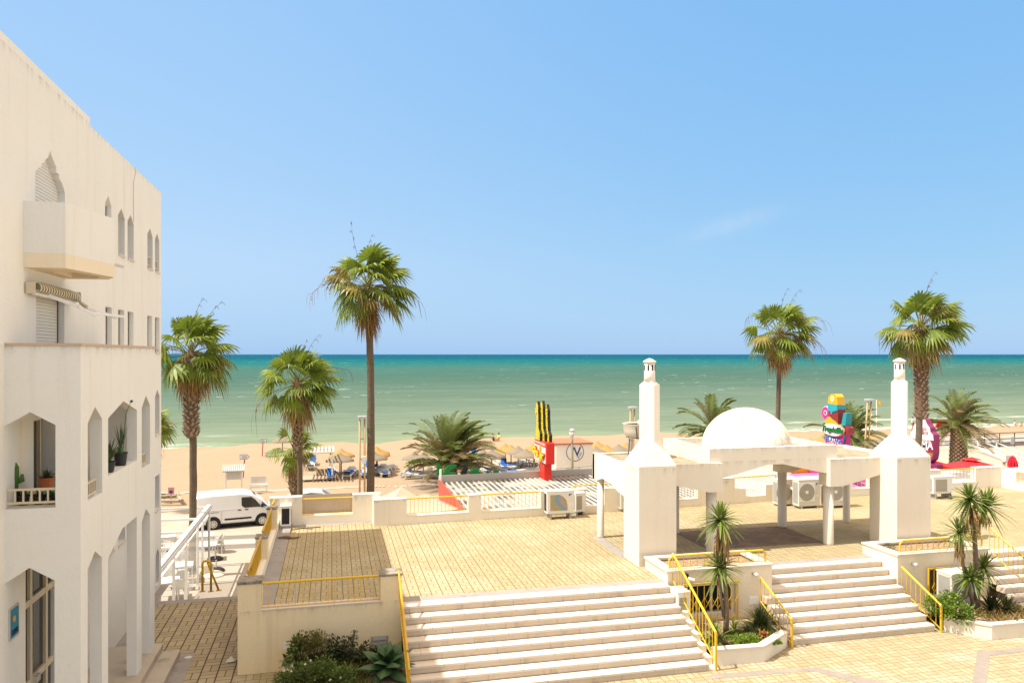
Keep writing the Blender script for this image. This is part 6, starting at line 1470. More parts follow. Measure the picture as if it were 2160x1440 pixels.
MB().add([(q0.x-.2,Dn-.35,zm-.02),(q1.x+.2,Dn-.35,zm-.02),(q1.x+.2,Dn+.1,zt),(q0.x-.2,Dn+.1,zt),(q0.x-.2,Dn-.35,zm-.07),(q1.x+.2,Dn-.35,zm-.07),(q1.x+.2,Dn+.1,zt-.05),(q0.x-.2,Dn+.1,zt-.05)], [(0,1,2,3),(7,6,5,4),(0,4,5,1),(1,5,6,2),(2,6,7,3),(3,7,4,0)]).build('roof', GRY, t)
f = MB()
for k in range(12): x = q0.x-.18+(q1.x-q0.x+.36)*k/11; f.bar((x,Dn-.34,zm),(x,Dn+.08,zt+.02),.03,.03)
f.build('roof_ribs', ACL, t)
q0, q1 = G(529,1040,ZB), G(562,1040,ZB); Dn = q0.y
t = wthing('beach_lectern', 'low white board on legs with slats, right of the notice board', 'board', tuple((q0+q1)/2))
for q in (q0, q1): MB().bar((q.x,Dn,ZB-.05),(q.x-.04,Dn+.05,AY(545,1004,Dn).z),.07,.07).build('leg', WMET, t)
MB().box(q0.x+.04, q1.x-.08, Dn+.0, Dn+.03, AY(545,1018,Dn).z, AY(545,1004,Dn).z).build('board', M('board_cream', (.66,.62,.55), .6, .04), t)
for y_ in (1021,1026): z = AY(545,y_,Dn).z; MB().box(q0.x-.05, q1.x+.05, Dn-.12, Dn+.12, z-.05, z).build('slat', WMET, t)
q = G(361,1062,ZS); t = wthing('info_sign', 'small pink sign on a post by the low hedge at the beach edge', 'sign', tuple(q))
MB().tube([q, q+V((0,0,1.0))], .035, 6).build('post', WOOD, t); z = AD(361,1035,q.x*SY+q.y*CY).z
MB().box(q.x-.17, q.x+.19, q.y-.06, q.y-.036, z-.2, z+.24).build('board', M('pink_sign', (.55,.28,.38), .5), t); MB().box(q.x-.09, q.x+.09, q.y-.066, q.y-.061, z-.12, z+.04).build('pictogram', M('sign_dark', (.12,.04,.07), .5), t)
hg = wthing('log_fence', 'low log edging at the beach edge left of the first palm trunk', 'fence', tuple(G(365,1066,ZS)))
for x0, y0, x1, y1, r in ((335,1054,372,1052,.12),(372,1050,384,1062,.12),(335,1062,378,1062,.10)): MB().tube([G(x0,y0,ZS)+V((0,0,.2)), G(x1,y1,ZS)+V((0,0,.2))], r, 8).build('log', WOOD, hg)
# far right: ramp, rails, tent, flag
dk = wthing('beach_ramp', 'pale concrete ramp with white rails leading down towards the beach on the right', 'ramp', tuple(G(2100,960,ZS)))
r0, r1 = G(2063,955,ZS), G(2200,1000,ZS); r0 = V((r0.x, r0.y, 0)); r1 = V((r1.x, r1.y, 0)); wv = V((1.2,2.4,0))
MB().add([r0+V((0,0,-1.75)), r1+V((0,0,-2.35)), r1+wv+V((0,0,-2.35)), r0+wv+V((0,0,-1.75)), r0+V((0,0,-1.95)), r1+V((0,0,-2.6)), r1+wv+V((0,0,-2.6)), r0+wv+V((0,0,-1.95))], [(0,1,2,3),(7,6,5,4),(0,4,5,1),(1,5,6,2),(2,6,7,3),(3,7,4,0)]).build('ramp_slab', PL['clean'], dk)
for zz_ in (1.05, .62, .2): MB().tube([r0+V((-1.2,.2,-1.7+zz_)), r0+V((0,0,-1.75+zz_)), r1+V((0,0,-2.35+zz_))], .035, 6).build('rail', ACL, dk)
for f_ in (.0, .33, .66, .99): q = r0.lerp(r1, f_)+V((0,0,-1.75-.6*f_)); MB().box(q.x-.05,q.x+.05,q.y-.05,q.y+.05,q.z-.05,q.z+1.07).build('post', ACL, dk)
pl_ = MB(); a, b_ = G(2035,946,ZS), G(2260,933,ZS)
pl_.add([a+V((0,0,.35)), b_+V((0,0,.35)), b_+V((.8,3.5,.35)), a+V((.8,3.5,.35)), a+V((0,0,-.3)), b_+V((0,0,-.3)), b_+V((.8,3.5,-.3)), a+V((.8,3.5,-.3))], [(0,1,2,3),(7,6,5,4),(0,4,5,1),(1,5,6,2),(2,6,7,3),(3,7,4,0)])
tag(pl_.build('boardwalk_deck', M('grey_deck', (.30,.30,.30), .8, .12, 2), origin=a), 'grey raised boardwalk deck on the right behind the brown rail', 'deck')
tr = wthing('beach_railing', 'long brown tubular railing along the beach edge on the right', 'railing', tuple(a))
a, b_ = G(1978,949,ZS), G(2290,934,ZS); BRW = M('brown_rail', (.14,.10,.085), .5, .1)
for zz_ in (1.45, .85, .45): MB().tube([a+V((0,0,zz_)), b_+V((0,0,zz_))], .045, 6).build('rail', BRW, tr)
for k in range(11): q = a.lerp(b_, k/10); MB().tube([q, q+V((0,0,1.46))], .05, 6).build('post', BRW, tr)
q = G(2131,943,ZS); s_ = wthing('info_sign', 'small grey notice hanging on the brown beach railing', 'sign', tuple(q)); MB().box(q.x-.22,q.x+.22,q.y-.3,q.y-.26,ZS+.35,ZS+1.1).build('board', M('notice_grey',(.45,.45,.47),.6,.3,9), s_)
q = G(2130,974,ZS+.6); s_ = wthing('info_sign', 'white notice with dark print left of the closed red parasol', 'sign', (q.x,q.y,ZS)); MB().box(q.x-.4,q.x+.45,q.y,q.y+.04,ZS+.5,ZS+1.15).build('board', M('notice_white',(.6,.58,.58),.6,.4,9), s_); MB().box(q.x-.03,q.x+.03,q.y+.041,q.y+.1,ZS,ZS+1.1).build('post', GRY, s_)
q = G(1988,902,ZB-.5); t = wthing('beach_tent', 'red beach shelter on the sand near the surf', 'tent', tuple(q)); mb = MB(); n = 10; g_ = []
for j in range(7):
    for i in range(n+1): a = pi*i/n; e = pi/2*j/6; g_.append(q+V((1.1*cos(a)*cos(e*.9), .7*sin(a)*cos(e*.5)-.2*j/6, 1.15*sin(e))))
mb.add(g_, [(j*(n+1)+i, j*(n+1)+i+1, (j+1)*(n+1)+i+1, (j+1)*(n+1)+i) for j in range(6) for i in range(n)]); mb.build('shell', M('tent_red',(.72,.08,.05),.7,.1,2), t, fix=False, smooth=True)
MB().box(q.x-.9, q.x+.9, q.y-.3, q.y+.1, q.z, q.z+.06).build('ground_mat', NAVY, t)
q = G(1849,912,ZB-.3); t = wthing('flagpole', 'white flagpole with a yellow flag near the water', 'flagpole', tuple(q)); D = q.x*SY+q.y*CY; zt = AD(1848,843,D).z
MB().tube([q, V((q.x,q.y,zt))], .06, 8).build('pole', ACL, t); mb = MB(); g_ = []
for j in range(4):
    for i in range(7): g_.append((q.x+.1+.58*i/6*1.05, q.y+.10*sin(i*1.3)*i/6, zt-.1-.52*j/3-.02*i+.03*sin(i*1.7+j)))
mb.add(g_, [(j*7+i, j*7+i+1, (j+1)*7+i+1, (j+1)*7+i) for j in range(3) for i in range(6)]); mb.build('flag', M('flag_yellow',(.75,.50,.01),.7,.05), t, fix=False)
q = G(1839,912,ZB-.3); tag(MB().tube([q, q+V((0,0,2.4))], .06, 8).build('pole', ACL, origin=q), 'shorter bare white pole left of the flagpole', 'pole')

# ================================================================ people
def person(label, loc, h, J, tops, rz=0.0, hair=(.03,.02,.015), cat='person'):
    """J: dict of joints in units of height; one skinned body"""
    order = ['pelvis','chest','neck','head','top','lsh','lel','lha','rsh','rel','rha','lhip','lkn','lft','ltoe','rhip','rkn','rft','rtoe']
    link = [('pelvis','chest'),('chest','neck'),('neck','head'),('head','top'),('chest','lsh'),('lsh','lel'),('lel','lha'),('chest','rsh'),('rsh','rel'),('rel','rha'),
            ('pelvis','lhip'),('lhip','lkn'),('lkn','lft'),('lft','ltoe'),('pelvis','rhip'),('rhip','rkn'),('rkn','rft'),('rft','rtoe')]
    rad = dict(pelvis=.085,chest=.085,neck=.032,head=.058,top=.050,lsh=.042,lel=.027,lha=.022,rsh=.042,rel=.027,rha=.022,lhip=.065,lkn=.040,lft=.026,ltoe=.022,rhip=.065,rkn=.040,rft=.026,rtoe=.022)
    me = bpy.data.meshes.new('person'); idx = {n: i for i, n in enumerate(order)}
    me.from_pydata([V(J[n])*h for n in order], [(idx[a], idx[b]) for a, b in link], [])
    o = bpy.data.objects.new('person', me); COL.objects.link(o)
    md = o.modifiers.new('skin', 'SKIN'); md.use_smooth_shade = True
    for n in order: me.skin_vertices[0].data[idx[n]].radius = (rad[n]*h, rad[n]*h)
    me.skin_vertices[0].data[0].use_root = True
    o.modifiers.new('sub', 'SUBSURF').levels = 1
    dg = bpy.context.evaluated_depsgraph_get(); dg.update()
    m2 = bpy.data.meshes.new_from_object(o.evaluated_get(dg)); bpy.data.objects.remove(o); m2.name = 'person'
    o = bpy.data.objects.new('person', m2); COL.objects.link(o); m2.materials.clear()
    mats = [M('skin', (.50,.27,.17), .6, .05)] + [M('clothing', c, .8, .08) for c, _ in tops]
    for mt in mats: m2.materials.append(mt)
    jt = {n: V(J[n])*h for n in order}
    for p in m2.polygons:
        near = min(order, key=lambda n: (p.center-jt[n]).length)
        for k, (_, parts) in enumerate(tops):
            if near in parts: p.material_index = k+1
    hm = MB(); c = jt['top']; r = .066*h
    hm.lathe([(r*.85,-r*.4),(r,.1*r),(r*.8,.65*r),(.0005,r)], 12, (0,0,0))
    ho = hm.build('hair', M('hair', hair, .8, .1), o, smooth=True); ho.location = jt['head'].lerp(c, .75)
    o.location = loc; o.rotation_euler.z = rz
    return tag(o, label, cat)
ST = dict(pelvis=(0,0,.53),chest=(0,0,.74),neck=(0,0,.84),head=(0,-.01,.91),top=(0,0,.96),lsh=(-.105,0,.79),lel=(-.13,.01,.63),lha=(-.13,-.05,.48),rsh=(.105,0,.79),rel=(.13,.01,.63),rha=(.13,-.05,.48),
          lhip=(-.055,0,.48),lkn=(-.06,-.02,.27),lft=(-.06,.02,.03),ltoe=(-.065,-.06,.012),rhip=(.055,0,.48),rkn=(.065,-.04,.27),rft=(.08,.06,.03),rtoe=(.085,-.01,.012))
SIT = dict(pelvis=(0,0,.07),chest=(0,.06,.27),neck=(0,.07,.37),head=(0,.05,.44),top=(0,.06,.50),lsh=(-.105,.06,.32),lel=(-.15,.12,.18),lha=(-.16,.18,.04),rsh=(.105,.06,.32),rel=(.15,.0,.2),rha=(.1,-.12,.2),
           lhip=(-.055,-.01,.07),lkn=(-.07,-.2,.20),lft=(-.07,-.36,.03),ltoe=(-.07,-.42,.02),rhip=(.055,-.01,.07),rkn=(.08,-.2,.21),rft=(.08,-.35,.03),rtoe=(.08,-.42,.02))
q = G(697,985,ZB); person('standing person in a white top and dark cap behind the beach pergola post', q, 1.2, ST, [((.75,.73,.70),('chest','lsh','rsh','pelvis','neck'))], rz=.6)
q = G(1041,930,ZB); person('person sitting on the sand in dark swimwear left of the yellow one', q, 1.65, SIT, [((.10,.04,.03),('pelvis','chest','lhip','rhip'))], rz=1.2)
q = G(1051,929,ZB); person('person in bright yellow sitting on the sand by the date palm top', q, 1.65, SIT, [((.75,.62,.02),('pelvis','chest','lhip','rhip','lsh','rsh'))], rz=-.9)
q = G(2142,899,ZB-.5); person('person in a white shirt and red cap crouching by the surf', q, 1.7, SIT, [((.78,.76,.74),('pelvis','chest','lsh','rsh','lel','rel')),((.45,.32,.15),('lhip','rhip'))], rz=.8, hair=(.45,.03,.05))
q = G(2155,899,ZB-.5); person('smaller dark haired person lying at the edge of the surf', q, 1.1, SIT, [((.5,.06,.05),('pelvis','chest'))], rz=-1.2)
q = G(1925,905,ZB-.6); person('person in a white top and dark shorts wading beside the right palm trunk', q, 1.7, ST, [((.78,.78,.8),('chest','lsh','rsh','neck','lel','rel')),((.02,.04,.12),('pelvis','lhip','rhip'))], rz=.3)
q = AD(2118,992,46); person('grey haired bare shouldered person standing behind the white flat roof', (q.x,q.y,ZS), 1.68, ST, [((.55,.55,.5),('pelvis','lhip','rhip','chest'))], rz=2.6, hair=(.40,.38,.33)).location.z = AD(2118,971,46).z-1.68*1.0
q = G(1008,972,ZB); person('person in dark clothes sitting in the shade of a grey parasol', q, 1.7, SIT, [((.03,.03,.05),('pelvis','chest','lsh','rsh','lhip','rhip','lel','rel'))], rz=.2)
# ================================================================ palms and garden plants
def leafmat(name, col, var=.35, trans=.25, rough=.45, tip=None, spec=.35):
    m, nt, b = nodes(name); g = nt.nodes.new('ShaderNodeNewGeometry')
    c = ramp(nt, g.outputs['Random Per Island'], [(0, tuple(x*(1-var) for x in col)), (.5, tuple(col)), (1, (min(1, col[0]*(1+var*1.3)), min(1, col[1]*(1+var)), col[2]*1.0))])
    c = mix(nt, mth(nt, 'MULTIPLY', nz(nt, 1.6, 3), .5), c, tuple(x*.7 for x in col))
    if tip: c = mix(nt, ramp(nt, nz(nt, 2.4, 4, .7), [(.52, 0.0), (.66, .8)]), c, tip)
    nt.links.new(c, b.inputs['Base Color']); b.inputs['Roughness'].default_value = rough; b.inputs['Specular IOR Level'].default_value = spec
    tr = N(nt, 'ShaderNodeBsdfTranslucent'); nt.links.new(mix(nt, .5, c, tuple(min(1, x*1.6) for x in col)), tr.inputs[0])
    mx = N(nt, 'ShaderNodeMixShader', i_0=trans); nt.links.new(b.outputs[0], mx.inputs[1]); nt.links.new(tr.outputs[0], mx.inputs[2])
    nt.links.new(mx.outputs[0], nt.nodes['Material Output'].inputs[0]); return m
FANG = leafmat('fan_leaf_green', (.165,.225,.030), .45, .28)
FANM = leafmat('fan_leaf_yellowing', (.20,.175,.045), .35, .2, tip=(.36,.22,.08))
FAND = leafmat('fan_leaf_dead', (.36,.225,.095), .35, .15, .8, spec=.1)
STALK = M('flower_stalk_brown', (.16,.09,.055), .8, .15, 5)
BLOOM = M('dry_blossom', (.60,.40,.20), .9, .2, 6)
DATEG = leafmat('date_leaf_green', (.150,.205,.045), .3, .2, tip=(.24,.20,.09))
DATEY = leafmat('date_leaf_dry', (.22,.17,.085), .35, .15, .7)
def trunkmat(name, c, ring, cross=0):
    m, nt, b = nodes(name)
    r_ = nz(nt, 1.0, 4, .6, (1.5,1.5,ring)); f_ = nz(nt, 1.0, 4, .7, (26,26,2.2))
    col = mix(nt, r_, tuple(x*.55 for x in c), tuple(x*1.25 for x in c)); col = mix(nt, mth(nt, 'MULTIPLY', f_, .6), col, tuple(x*.5 for x in c))
    nt.links.new(col, b.inputs['Base Color']); b.inputs['Roughness'].default_value = .9; b.inputs['Specular IOR Level'].default_value = .1
    bump(nt, b, mth(nt, 'ADD', r_, f_), .04, .7); return m
TRK = trunkmat('palm_trunk_bark', (.19,.145,.098), 9.0); BOOT = trunkmat('leaf_base_boots', (.22,.15,.095), 5.0); BOOTD = M('boot_tips', (.34,.25,.16), .9, .25, 8)
WIND = V((.97,-.22,0))
def fan_leaf(mb, o, d, Lp, R, droop, rnd, m=0, mp=1, n=19, split=.55):
    d = d.normalized(); up = V((0,0,1)); pts = []; p = V(o); t = V(d)
    for k in range(5):
        pts.append(V(p)); p = p + t*(Lp/4); t = (t + V((0,0,-.07*droop)) + WIND*.03).normalized()
    mb.tube(pts, [.030,.024,.02,.016,.014], 4, mp, cap=False)
    E = pts[-1]; s_ = t.cross(up); s_ = s_.normalized() if s_.length > .05 else V((1,0,0)); s_ = (s_ + up*rnd.uniform(-.6,.6)).normalized(); nrm = s_.cross(t).normalized()
    span = radians(rnd.uniform(92,118)); fold = rnd.uniform(.12,.5)
    prev = None; ridge = []
    for i in range(n+1):
        a = -span + 2*span*i/n; r_ = R*(.80+.2*cos(a*.8))*rnd.uniform(.92,1.06)
        dr = (t*cos(a) + s_*sin(a)); dr = (dr - nrm*fold*abs(sin(a)) + up*0).normalized()
        ridge.append((dr, r_))
    def pt(i, f_, off=0.0):
        dr, r_ = ridge[i]; q = E + dr*(r_*f_) + nrm*(.03*R*(1 if i % 2 else -1)*min(f_, .6))
        q = q + V((0,0,-1))*(droop*R*.55*max(0, f_-.30)**1.7) + WIND*(.16*R*max(0, f_-.35)**1.5)
        return q
    b = len(mb.v)
    for i in range(n+1): mb.v += [pt(i, .05), pt(i, .33), pt(i, split)]; 
    for i in range(n):
        for j in range(2): mb.f.append([b+3*i+j, b+3*i+j+1, b+3*(i+1)+j+1, b+3*(i+1)+j]); mb.m.append(m)
    for i in range(n):
        a0, a1 = pt(i, split), pt(i+1, split); c0 = pt(i, .78).lerp(pt(i+1, .78), .5); w_ = (a1-a0)*.30; tp = pt(i, 1.0).lerp(pt(i+1, 1.0), .5)
        dx = V((rnd.uniform(-.05,.05), rnd.uniform(-.05,.05), -abs(rnd.gauss(0,.10))*droop))*R
        # the tips share no vertices with the blade; one island per finger keeps it cheap
        k = len(mb.v); mb.v += [a0, a1, c0+w_, c0-w_, tp+dx]; mb.f += [[k,k+1,k+2,k+3],[k+3,k+2,k+4]]; mb.m += [m, m]
def fan_palm(label, base, top, R, lp, n, seed, r0, r1, boots=1.2, dead=14, stalks=5, dens=19, boot_r=None, lean=None, group='fan palms along the promenade'):
    """base: foot of the trunk; top: heart of the crown; R blade radius"""
    rnd = random.Random(seed); base, top = V(base), V(top); t = wthing('fan_palm', label, 'palm tree', tuple(base), group)
    path = []; rr = []; K = 22; Ht = top.z-base.z
    for k in range(K+1):
        f_ = k/K; q = base.lerp(top, f_); q += V((sin(f_*pi)*.10*Ht*.08*rnd.uniform(.9,1.1), 0, 0)); path.append(q); rr.append((r0+(r1-r0)*f_)*(1+.5*max(0, .06-f_)/.06)*rnd.uniform(.97,1.03))
    MB().tube(path, rr, 14).build('trunk', TRK, t, smooth=True)
    if boots > 0:
        mb = MB(); br = boot_r or r1*1.6; nb = int(boots*46)
        zs = top.z-boots; prof = [(r1*1.02, zs-.05), (br*.9, zs+.08), (br*.95, zs+boots*.5), (br*1.08, top.z-.1), (br*.5, top.z+.15)]
        mb.lathe(prof, 14, (top.x, top.y, 0), 0)
        for i in range(nb):
            a = i*2.39996+rnd.uniform(-.2,.2); z = zs+boots*(i/nb); ct = V((top.x+br*.9*cos(a), top.y+br*.9*sin(a), z)); od = V((cos(a), sin(a), 0)); tg = V((-sin(a), cos(a), 0))
            l = rnd.uniform(.10,.20)*(1+.6*(i < 8)); w_ = .075
            mb.add([ct-tg*w_, ct+tg*w_, ct+tg*w_*.5+od*.10+V((0,0,l)), ct-tg*w_*.5+od*.12+V((0,0,l)), ct-od*.05+V((0,0,l*.6))], [(0,1,2,3),(1,4,2),(0,3,4)], 1)
        mb.build('leaf_bases', [BOOT, BOOTD], t, fix=False)
    g, y_, dd = MB(), MB(), MB()
    for i in range(n):
        f_ = (i+.5)/n; el = radians(84 - 122*f_**.95 + rnd.uniform(-12,12)); az = i*2.39996 + rnd.uniform(-.35,.35)
        d = V((cos(az)*cos(el), sin(az)*cos(el), sin(el))) + WIND*.12; d.normalize(); l = lp*rnd.uniform(.8,1.12)*(1.0 if f_ > .15 else .85)
        fan_leaf(g if rnd.random() > .05+.35*f_**2 else y_, top+V((0,0,.05)), d, l, R*rnd.uniform(.85,1.1)*(1 if f_ < .75 else .92), .35+.75*f_+rnd.uniform(0,.35), rnd, n=dens)
    for i in range(dead):
        az = i*2.39996+.7+rnd.uniform(-.4,.4); el = radians(rnd.uniform(-82,-30)); d = V((cos(az)*cos(el), sin(az)*cos(el), sin(el)))
        fan_leaf(dd, top+V((0,0,-.15-.25*rnd.random())), d, lp*rnd.uniform(.35,.7), R*rnd.uniform(.65,.92), 2.1, rnd, n=dens-3, split=.42)
    PET = M('petiole_yellow_green', (.25,.24,.06), .5, .15, 6)
    g.build('crown', [FANG, PET], t, fix=False); y_.build('yellowing_leaves', [FANM, PET], t, fix=False)
    if dead: dd.build('dead_skirt', [FAND, STALK], t, fix=False)
    for i in range(stalks):
        az = rnd.uniform(0, 2*pi); el = radians(rnd.choice((rnd.uniform(60,86), rnd.uniform(15,45), rnd.uniform(-10,20)))); d = V((cos(az)*cos(el), sin(az)*cos(el), sin(el))); L = (lp+R)*rnd.uniform(.95,1.25)
        p = V(top); tt = V(d); pts = []; st = MB()
        for k in range(9):
            pts.append(V(p)); p = p+tt*(L/8); tt = (tt+V((0,0,-.045*k*(.35 if el > 1 else 1)))+WIND*.03*k*.5).normalized()
        st.tube(pts, [.018,.017,.016,.014,.012,.011,.009,.007,.005], 4, 0, cap=False)
        for k in range(3, 9):
            for _ in range(2):
                q = pts[k]; tk = (pts[k]-pts[k-1]).normalized(); e = (tk*.8+V((rnd.uniform(-.3,.3), rnd.uniform(-.3,.3), rnd.uniform(-.4,.3)))).normalized(); l2 = L*rnd.uniform(.22,.42)*(.55 if el > 1 else 1)
                dn = V((WIND.x*.12,WIND.y*.12,-1)); mid = q+e*l2*.3; m2_ = mid+(e*.45+dn*.55)*l2*.35; st.tube([q, mid, m2_, m2_+(dn+e*.15)*l2*(.55 if el < 1 else .25)], [.009,.008,.007,.004], 3, 0, cap=False)
                if rnd.random() < .10 and el < .5:
                    for _k in range(9): 
                        z_ = rnd.random(); c_ = mid+V((WIND.x*.05*z_,0,-l2*.55*z_))+V((rnd.uniform(-.05,.05),rnd.uniform(-.05,.05),0)); u_ = V((rnd.uniform(-1,1),rnd.uniform(-1,1),rnd.uniform(-1,1))).normalized()*.05; w_ = u_.cross(V((.3,.2,1))).normalized()*.035
                        st.add([c_-u_, c_+w_, c_+u_, c_-w_], [(0,1,2,3)], 1)
        st.build('flower_stalk', [STALK, BLOOM], t, fix=False)
    return t
def gp(px, D, z): return AD(px, 747+(H-z)*F/D, D)
fan_palm('fan palm with a thick ragged upper trunk beside the apartment building corner', G(404,1214,ZS), AD(403,748,32.4), 1.0, 1.12, 38, 21, .16, .145, boots=3.5, dead=18, boot_r=.30)
fan_palm('medium fan palm left of the tallest one, its crown across the horizon', gp(632,38,ZS), AD(627,812,38), 1.12, 1.25, 38, 22, .14, .125, boots=3.3, dead=14, boot_r=.20)
fan_palm('short fan palm with a bristly trunk behind the medium fan palm', gp(619,43,ZS), AD(619,950,43), .85, .85, 18, 23, .2, .19, boots=2.3, dead=8, stalks=2, boot_r=.24)
fan_palm('tallest fan palm, smooth slender trunk, standing in the middle of the view', gp(779,38,ZS), AD(777,606,38), 1.2, 1.4, 44, 24, .20, .165, boots=.4, dead=15, stalks=7, boot_r=.2)
fan_palm('fan palm rising behind the white dome', gp(1630,46,ZS), AD(1645,706,46), 1.15, 1.3, 40, 25, .15, .13, boots=.5, dead=14, stalks=7, boot_r=.18)
fan_palm('fan palm with a thick scaly trunk behind the right chimney tower', gp(1928,40,ZS), AD(1943,692,40), 1.15, 1.3, 42, 26, .15, .17, boots=4.75, dead=17, stalks=7, boot_r=.33)
fan_palm('fan palm mostly hidden behind the apartment building, only leaf tips showing', gp(313,46,ZS), AD(313,905,46), .9, .9, 20, 27, .16, .15, boots=1.0, dead=8, stalks=2, dens=15)
# ---------------------------------------------------------------- date palms
def frond(mb, o, d, L, droop, rnd, nl=34, w=.030, ll=.42, m=0, mr=1):
    p = V(o); t = V(d).normalized(); K = 12; pts = []
    for k in range(K+1):
        pts.append(V(p)); p = p+t*(L/K); f_ = k/K; t = (t+V((0,0,-droop*(.06+.22*f_*f_)))+WIND*.035).normalized()
    mb.tube(pts, [.035*(1-.85*k/K) for k in range(K+1)], 4, mr, cap=False)
    for i in range(nl):
        f_ = .13+.87*i/nl; x = f_*K; k = min(int(x), K-1); q = pts[k].lerp(pts[k+1], x-k); tg = (pts[k+1]-pts[k]).normalized()
        s_ = tg.cross(V((0,0,1))); s_ = s_.normalized() if s_.length > .05 else V((1,0,0)); nr = s_.cross(tg)
        l = ll*(.55+.9*sin(pi*min(1, f_*.92+.08))**.8)*rnd.uniform(.85,1.1)
        for sg in (-1, 1):
            e = (s_*sg*.75 + tg*.62 + nr*(.34+rnd.uniform(-.12,.12))).normalized(); tip = q+e*l+V((0,0,-.20*l))+WIND*.12*l; md = q+e*l*.5+V((0,0,.02)); wv = tg*w*.5
            b = len(mb.v); mb.v += [q-wv*.7, q+wv*.7, md+wv*1.1, tip, md-wv*1.1]; mb.f.append([b,b+1,b+2,b+3,b+4]); mb.m.append(m)
def date_palm(label, base, top, L, n, seed, r, th, lo=-38, w=.034, ll=.42, dry=.25):
    rnd = random.Random(seed); base, top = V(base), V(top); t = wthing('date_palm', label, 'palm tree', tuple(base), 'date palms behind the restaurants')
    Ht = top.z-base.z; mb = MB(); K = 10
    mb.tube([base.lerp(top, k/K) for k in range(K+1)], [r*(.82+.18*sin(pi*min(1, .35+.75*k/K))) for k in range(K+1)], 16, 0)
    rows = int(Ht/.13)
    for j in range(rows):
        for i in range(12):
            a = 2*pi*(i+.5*(j % 2))/12; od = V((cos(a), sin(a), 0)); tg = V((-sin(a), cos(a), 0)); f_ = (j+.5)/rows; c_ = base.lerp(top, f_)+od*r*(.80+.18*sin(pi*min(1, .35+.75*f_)))
            mb.add([c_-tg*.09*r/.4, c_+tg*.09*r/.4, c_+tg*.05+od*.08+V((0,0,.12)), c_-tg*.05+od*.08+V((0,0,.12)), c_-tg*.07+V((0,0,.15)), c_+tg*.07+V((0,0,.15))], [(0,1,2,3),(3,2,5,4)], 1)
    mb.build('trunk', [BOOT, BOOTD], t, fix=False)
    g, y_ = MB(), MB()
    for i in range(n):
        f_ = (i+.5)/n; el = radians(86+(lo-86)*f_**(1.15 if lo > 0 else .9)+rnd.uniform(-7,7)); az = i*2.39996+rnd.uniform(-.3,.3); d = V((cos(az)*cos(el), sin(az)*cos(el), sin(el)))
        frond(g if rnd.random() > dry*f_*1.6 else y_, top+V((0,0,.1*(1-f_))), d, L*rnd.uniform(.82,1.08)*(.85+.2*sin(pi*f_)), .55+.5*rnd.random()+.25*(1-f_), rnd, w=w, ll=ll)
    RACH = M('frond_stalk', (.27,.23,.09), .6, .15, 5)
    g.build('crown', [DATEG, RACH], t, fix=False); y_.build('dry_fronds', [DATEY, RACH], t, fix=False)
    st = MB()
    for i in range(int(26)):
        a = i*2.39996; st.bar(top+V((.25*r*cos(a), .25*r*sin(a), -.15)), top+V((1.2*r*cos(a), 1.2*r*sin(a), .18+.25*rnd.random())), .07, .03)
    st.build('leaf_bases', RACH, t, fix=False)
q = gp(950,56,ZB); date_palm('big bushy date palm with almost no trunk between the beach parasols', (q.x,q.y,ZB), (q.x,q.y,AD(950,985,56).z), 4.3, 92, 31, .55, 0, lo=6, w=.055, ll=.58, dry=.36)
q = gp(1507,54,ZS); date_palm('date palm whose fronds spread behind the left side of the dome', (q.x,q.y,ZS), (q.x,q.y,AD(1507,912,54).z), 3.2, 40, 32, .42, 0, w=.045, ll=.48, lo=-15)
q = gp(1794,54,ZS); date_palm('date palm behind the ice cream sign', (q.x,q.y,ZS), (q.x,q.y,AD(1794,922,54).z), 2.9, 44, 33, .42, 0, w=.042, ll=.44, lo=-25)
q = gp(2022,51,ZS); date_palm('stout date palm with a scaly trunk above the red parasols', (q.x,q.y,ZS), (q.x,q.y,AD(2022,899,51).z), 3.0, 46, 34, .56, 0, w=.040, ll=.44, lo=-30)
# ---------------------------------------------------------------- yuccas, agave and shrubs
YUC = leafmat('yucca_leaf', (.145,.205,.040), .35, .18); YUCD = leafmat('yucca_dead_leaf', (.36,.24,.11), .3, .1, .8)
YTR = trunkmat('yucca_trunk', (.27,.20,.14), 12.0)
def rosette(mb, c, ax, L, n, w, seed, lo=-35, hi=85, bend=.35, m=0):
    rnd = random.Random(seed); ax = V(ax).normalized(); x = ax.cross(V((.2,1,.1))).normalized(); y = ax.cross(x)
    for i in range(n):
        f_ = (i+.5)/n; el = radians(hi+(lo-hi)*f_+rnd.uniform(-9,9)); az = i*2.39996+rnd.uniform(-.25,.25); d = (x*cos(az)+y*sin(az))*cos(el)+ax*sin(el); l = L*rnd.uniform(.8,1.1)*(.75+.35*min(1, f_*2))
        s_ = d.cross(ax); s_ = s_.normalized() if s_.length > .05 else x; nrm = s_.cross(d).normalized(); b = len(mb.v)
        for k, (ff_, ww) in enumerate(((0,.55),(.3,1.0),(.65,.75),(.9,.35))):
            q = V(c)+d*(l*ff_)+V((0,0,-bend*l*ff_*ff_*max(0.1, cos(el)))); mb.v += [q-s_*w*ww*.5, q-nrm*w*.18*ww, q+s_*w*ww*.5]
        q = V(c)+d*l+V((0,0,-bend*l*max(.1, cos(el)))); mb.v.append(q)
        for k in range(3):
            for j in range(2): mb.f.append([b+3*k+j, b+3*k+j+1, b+3*k+j+4, b+3*k+j+3]); mb.m.append(m)
        mb.f += [[b+9,b+10,b+12],[b+10,b+11,b+12]]; mb.m += [m, m]
    return mb
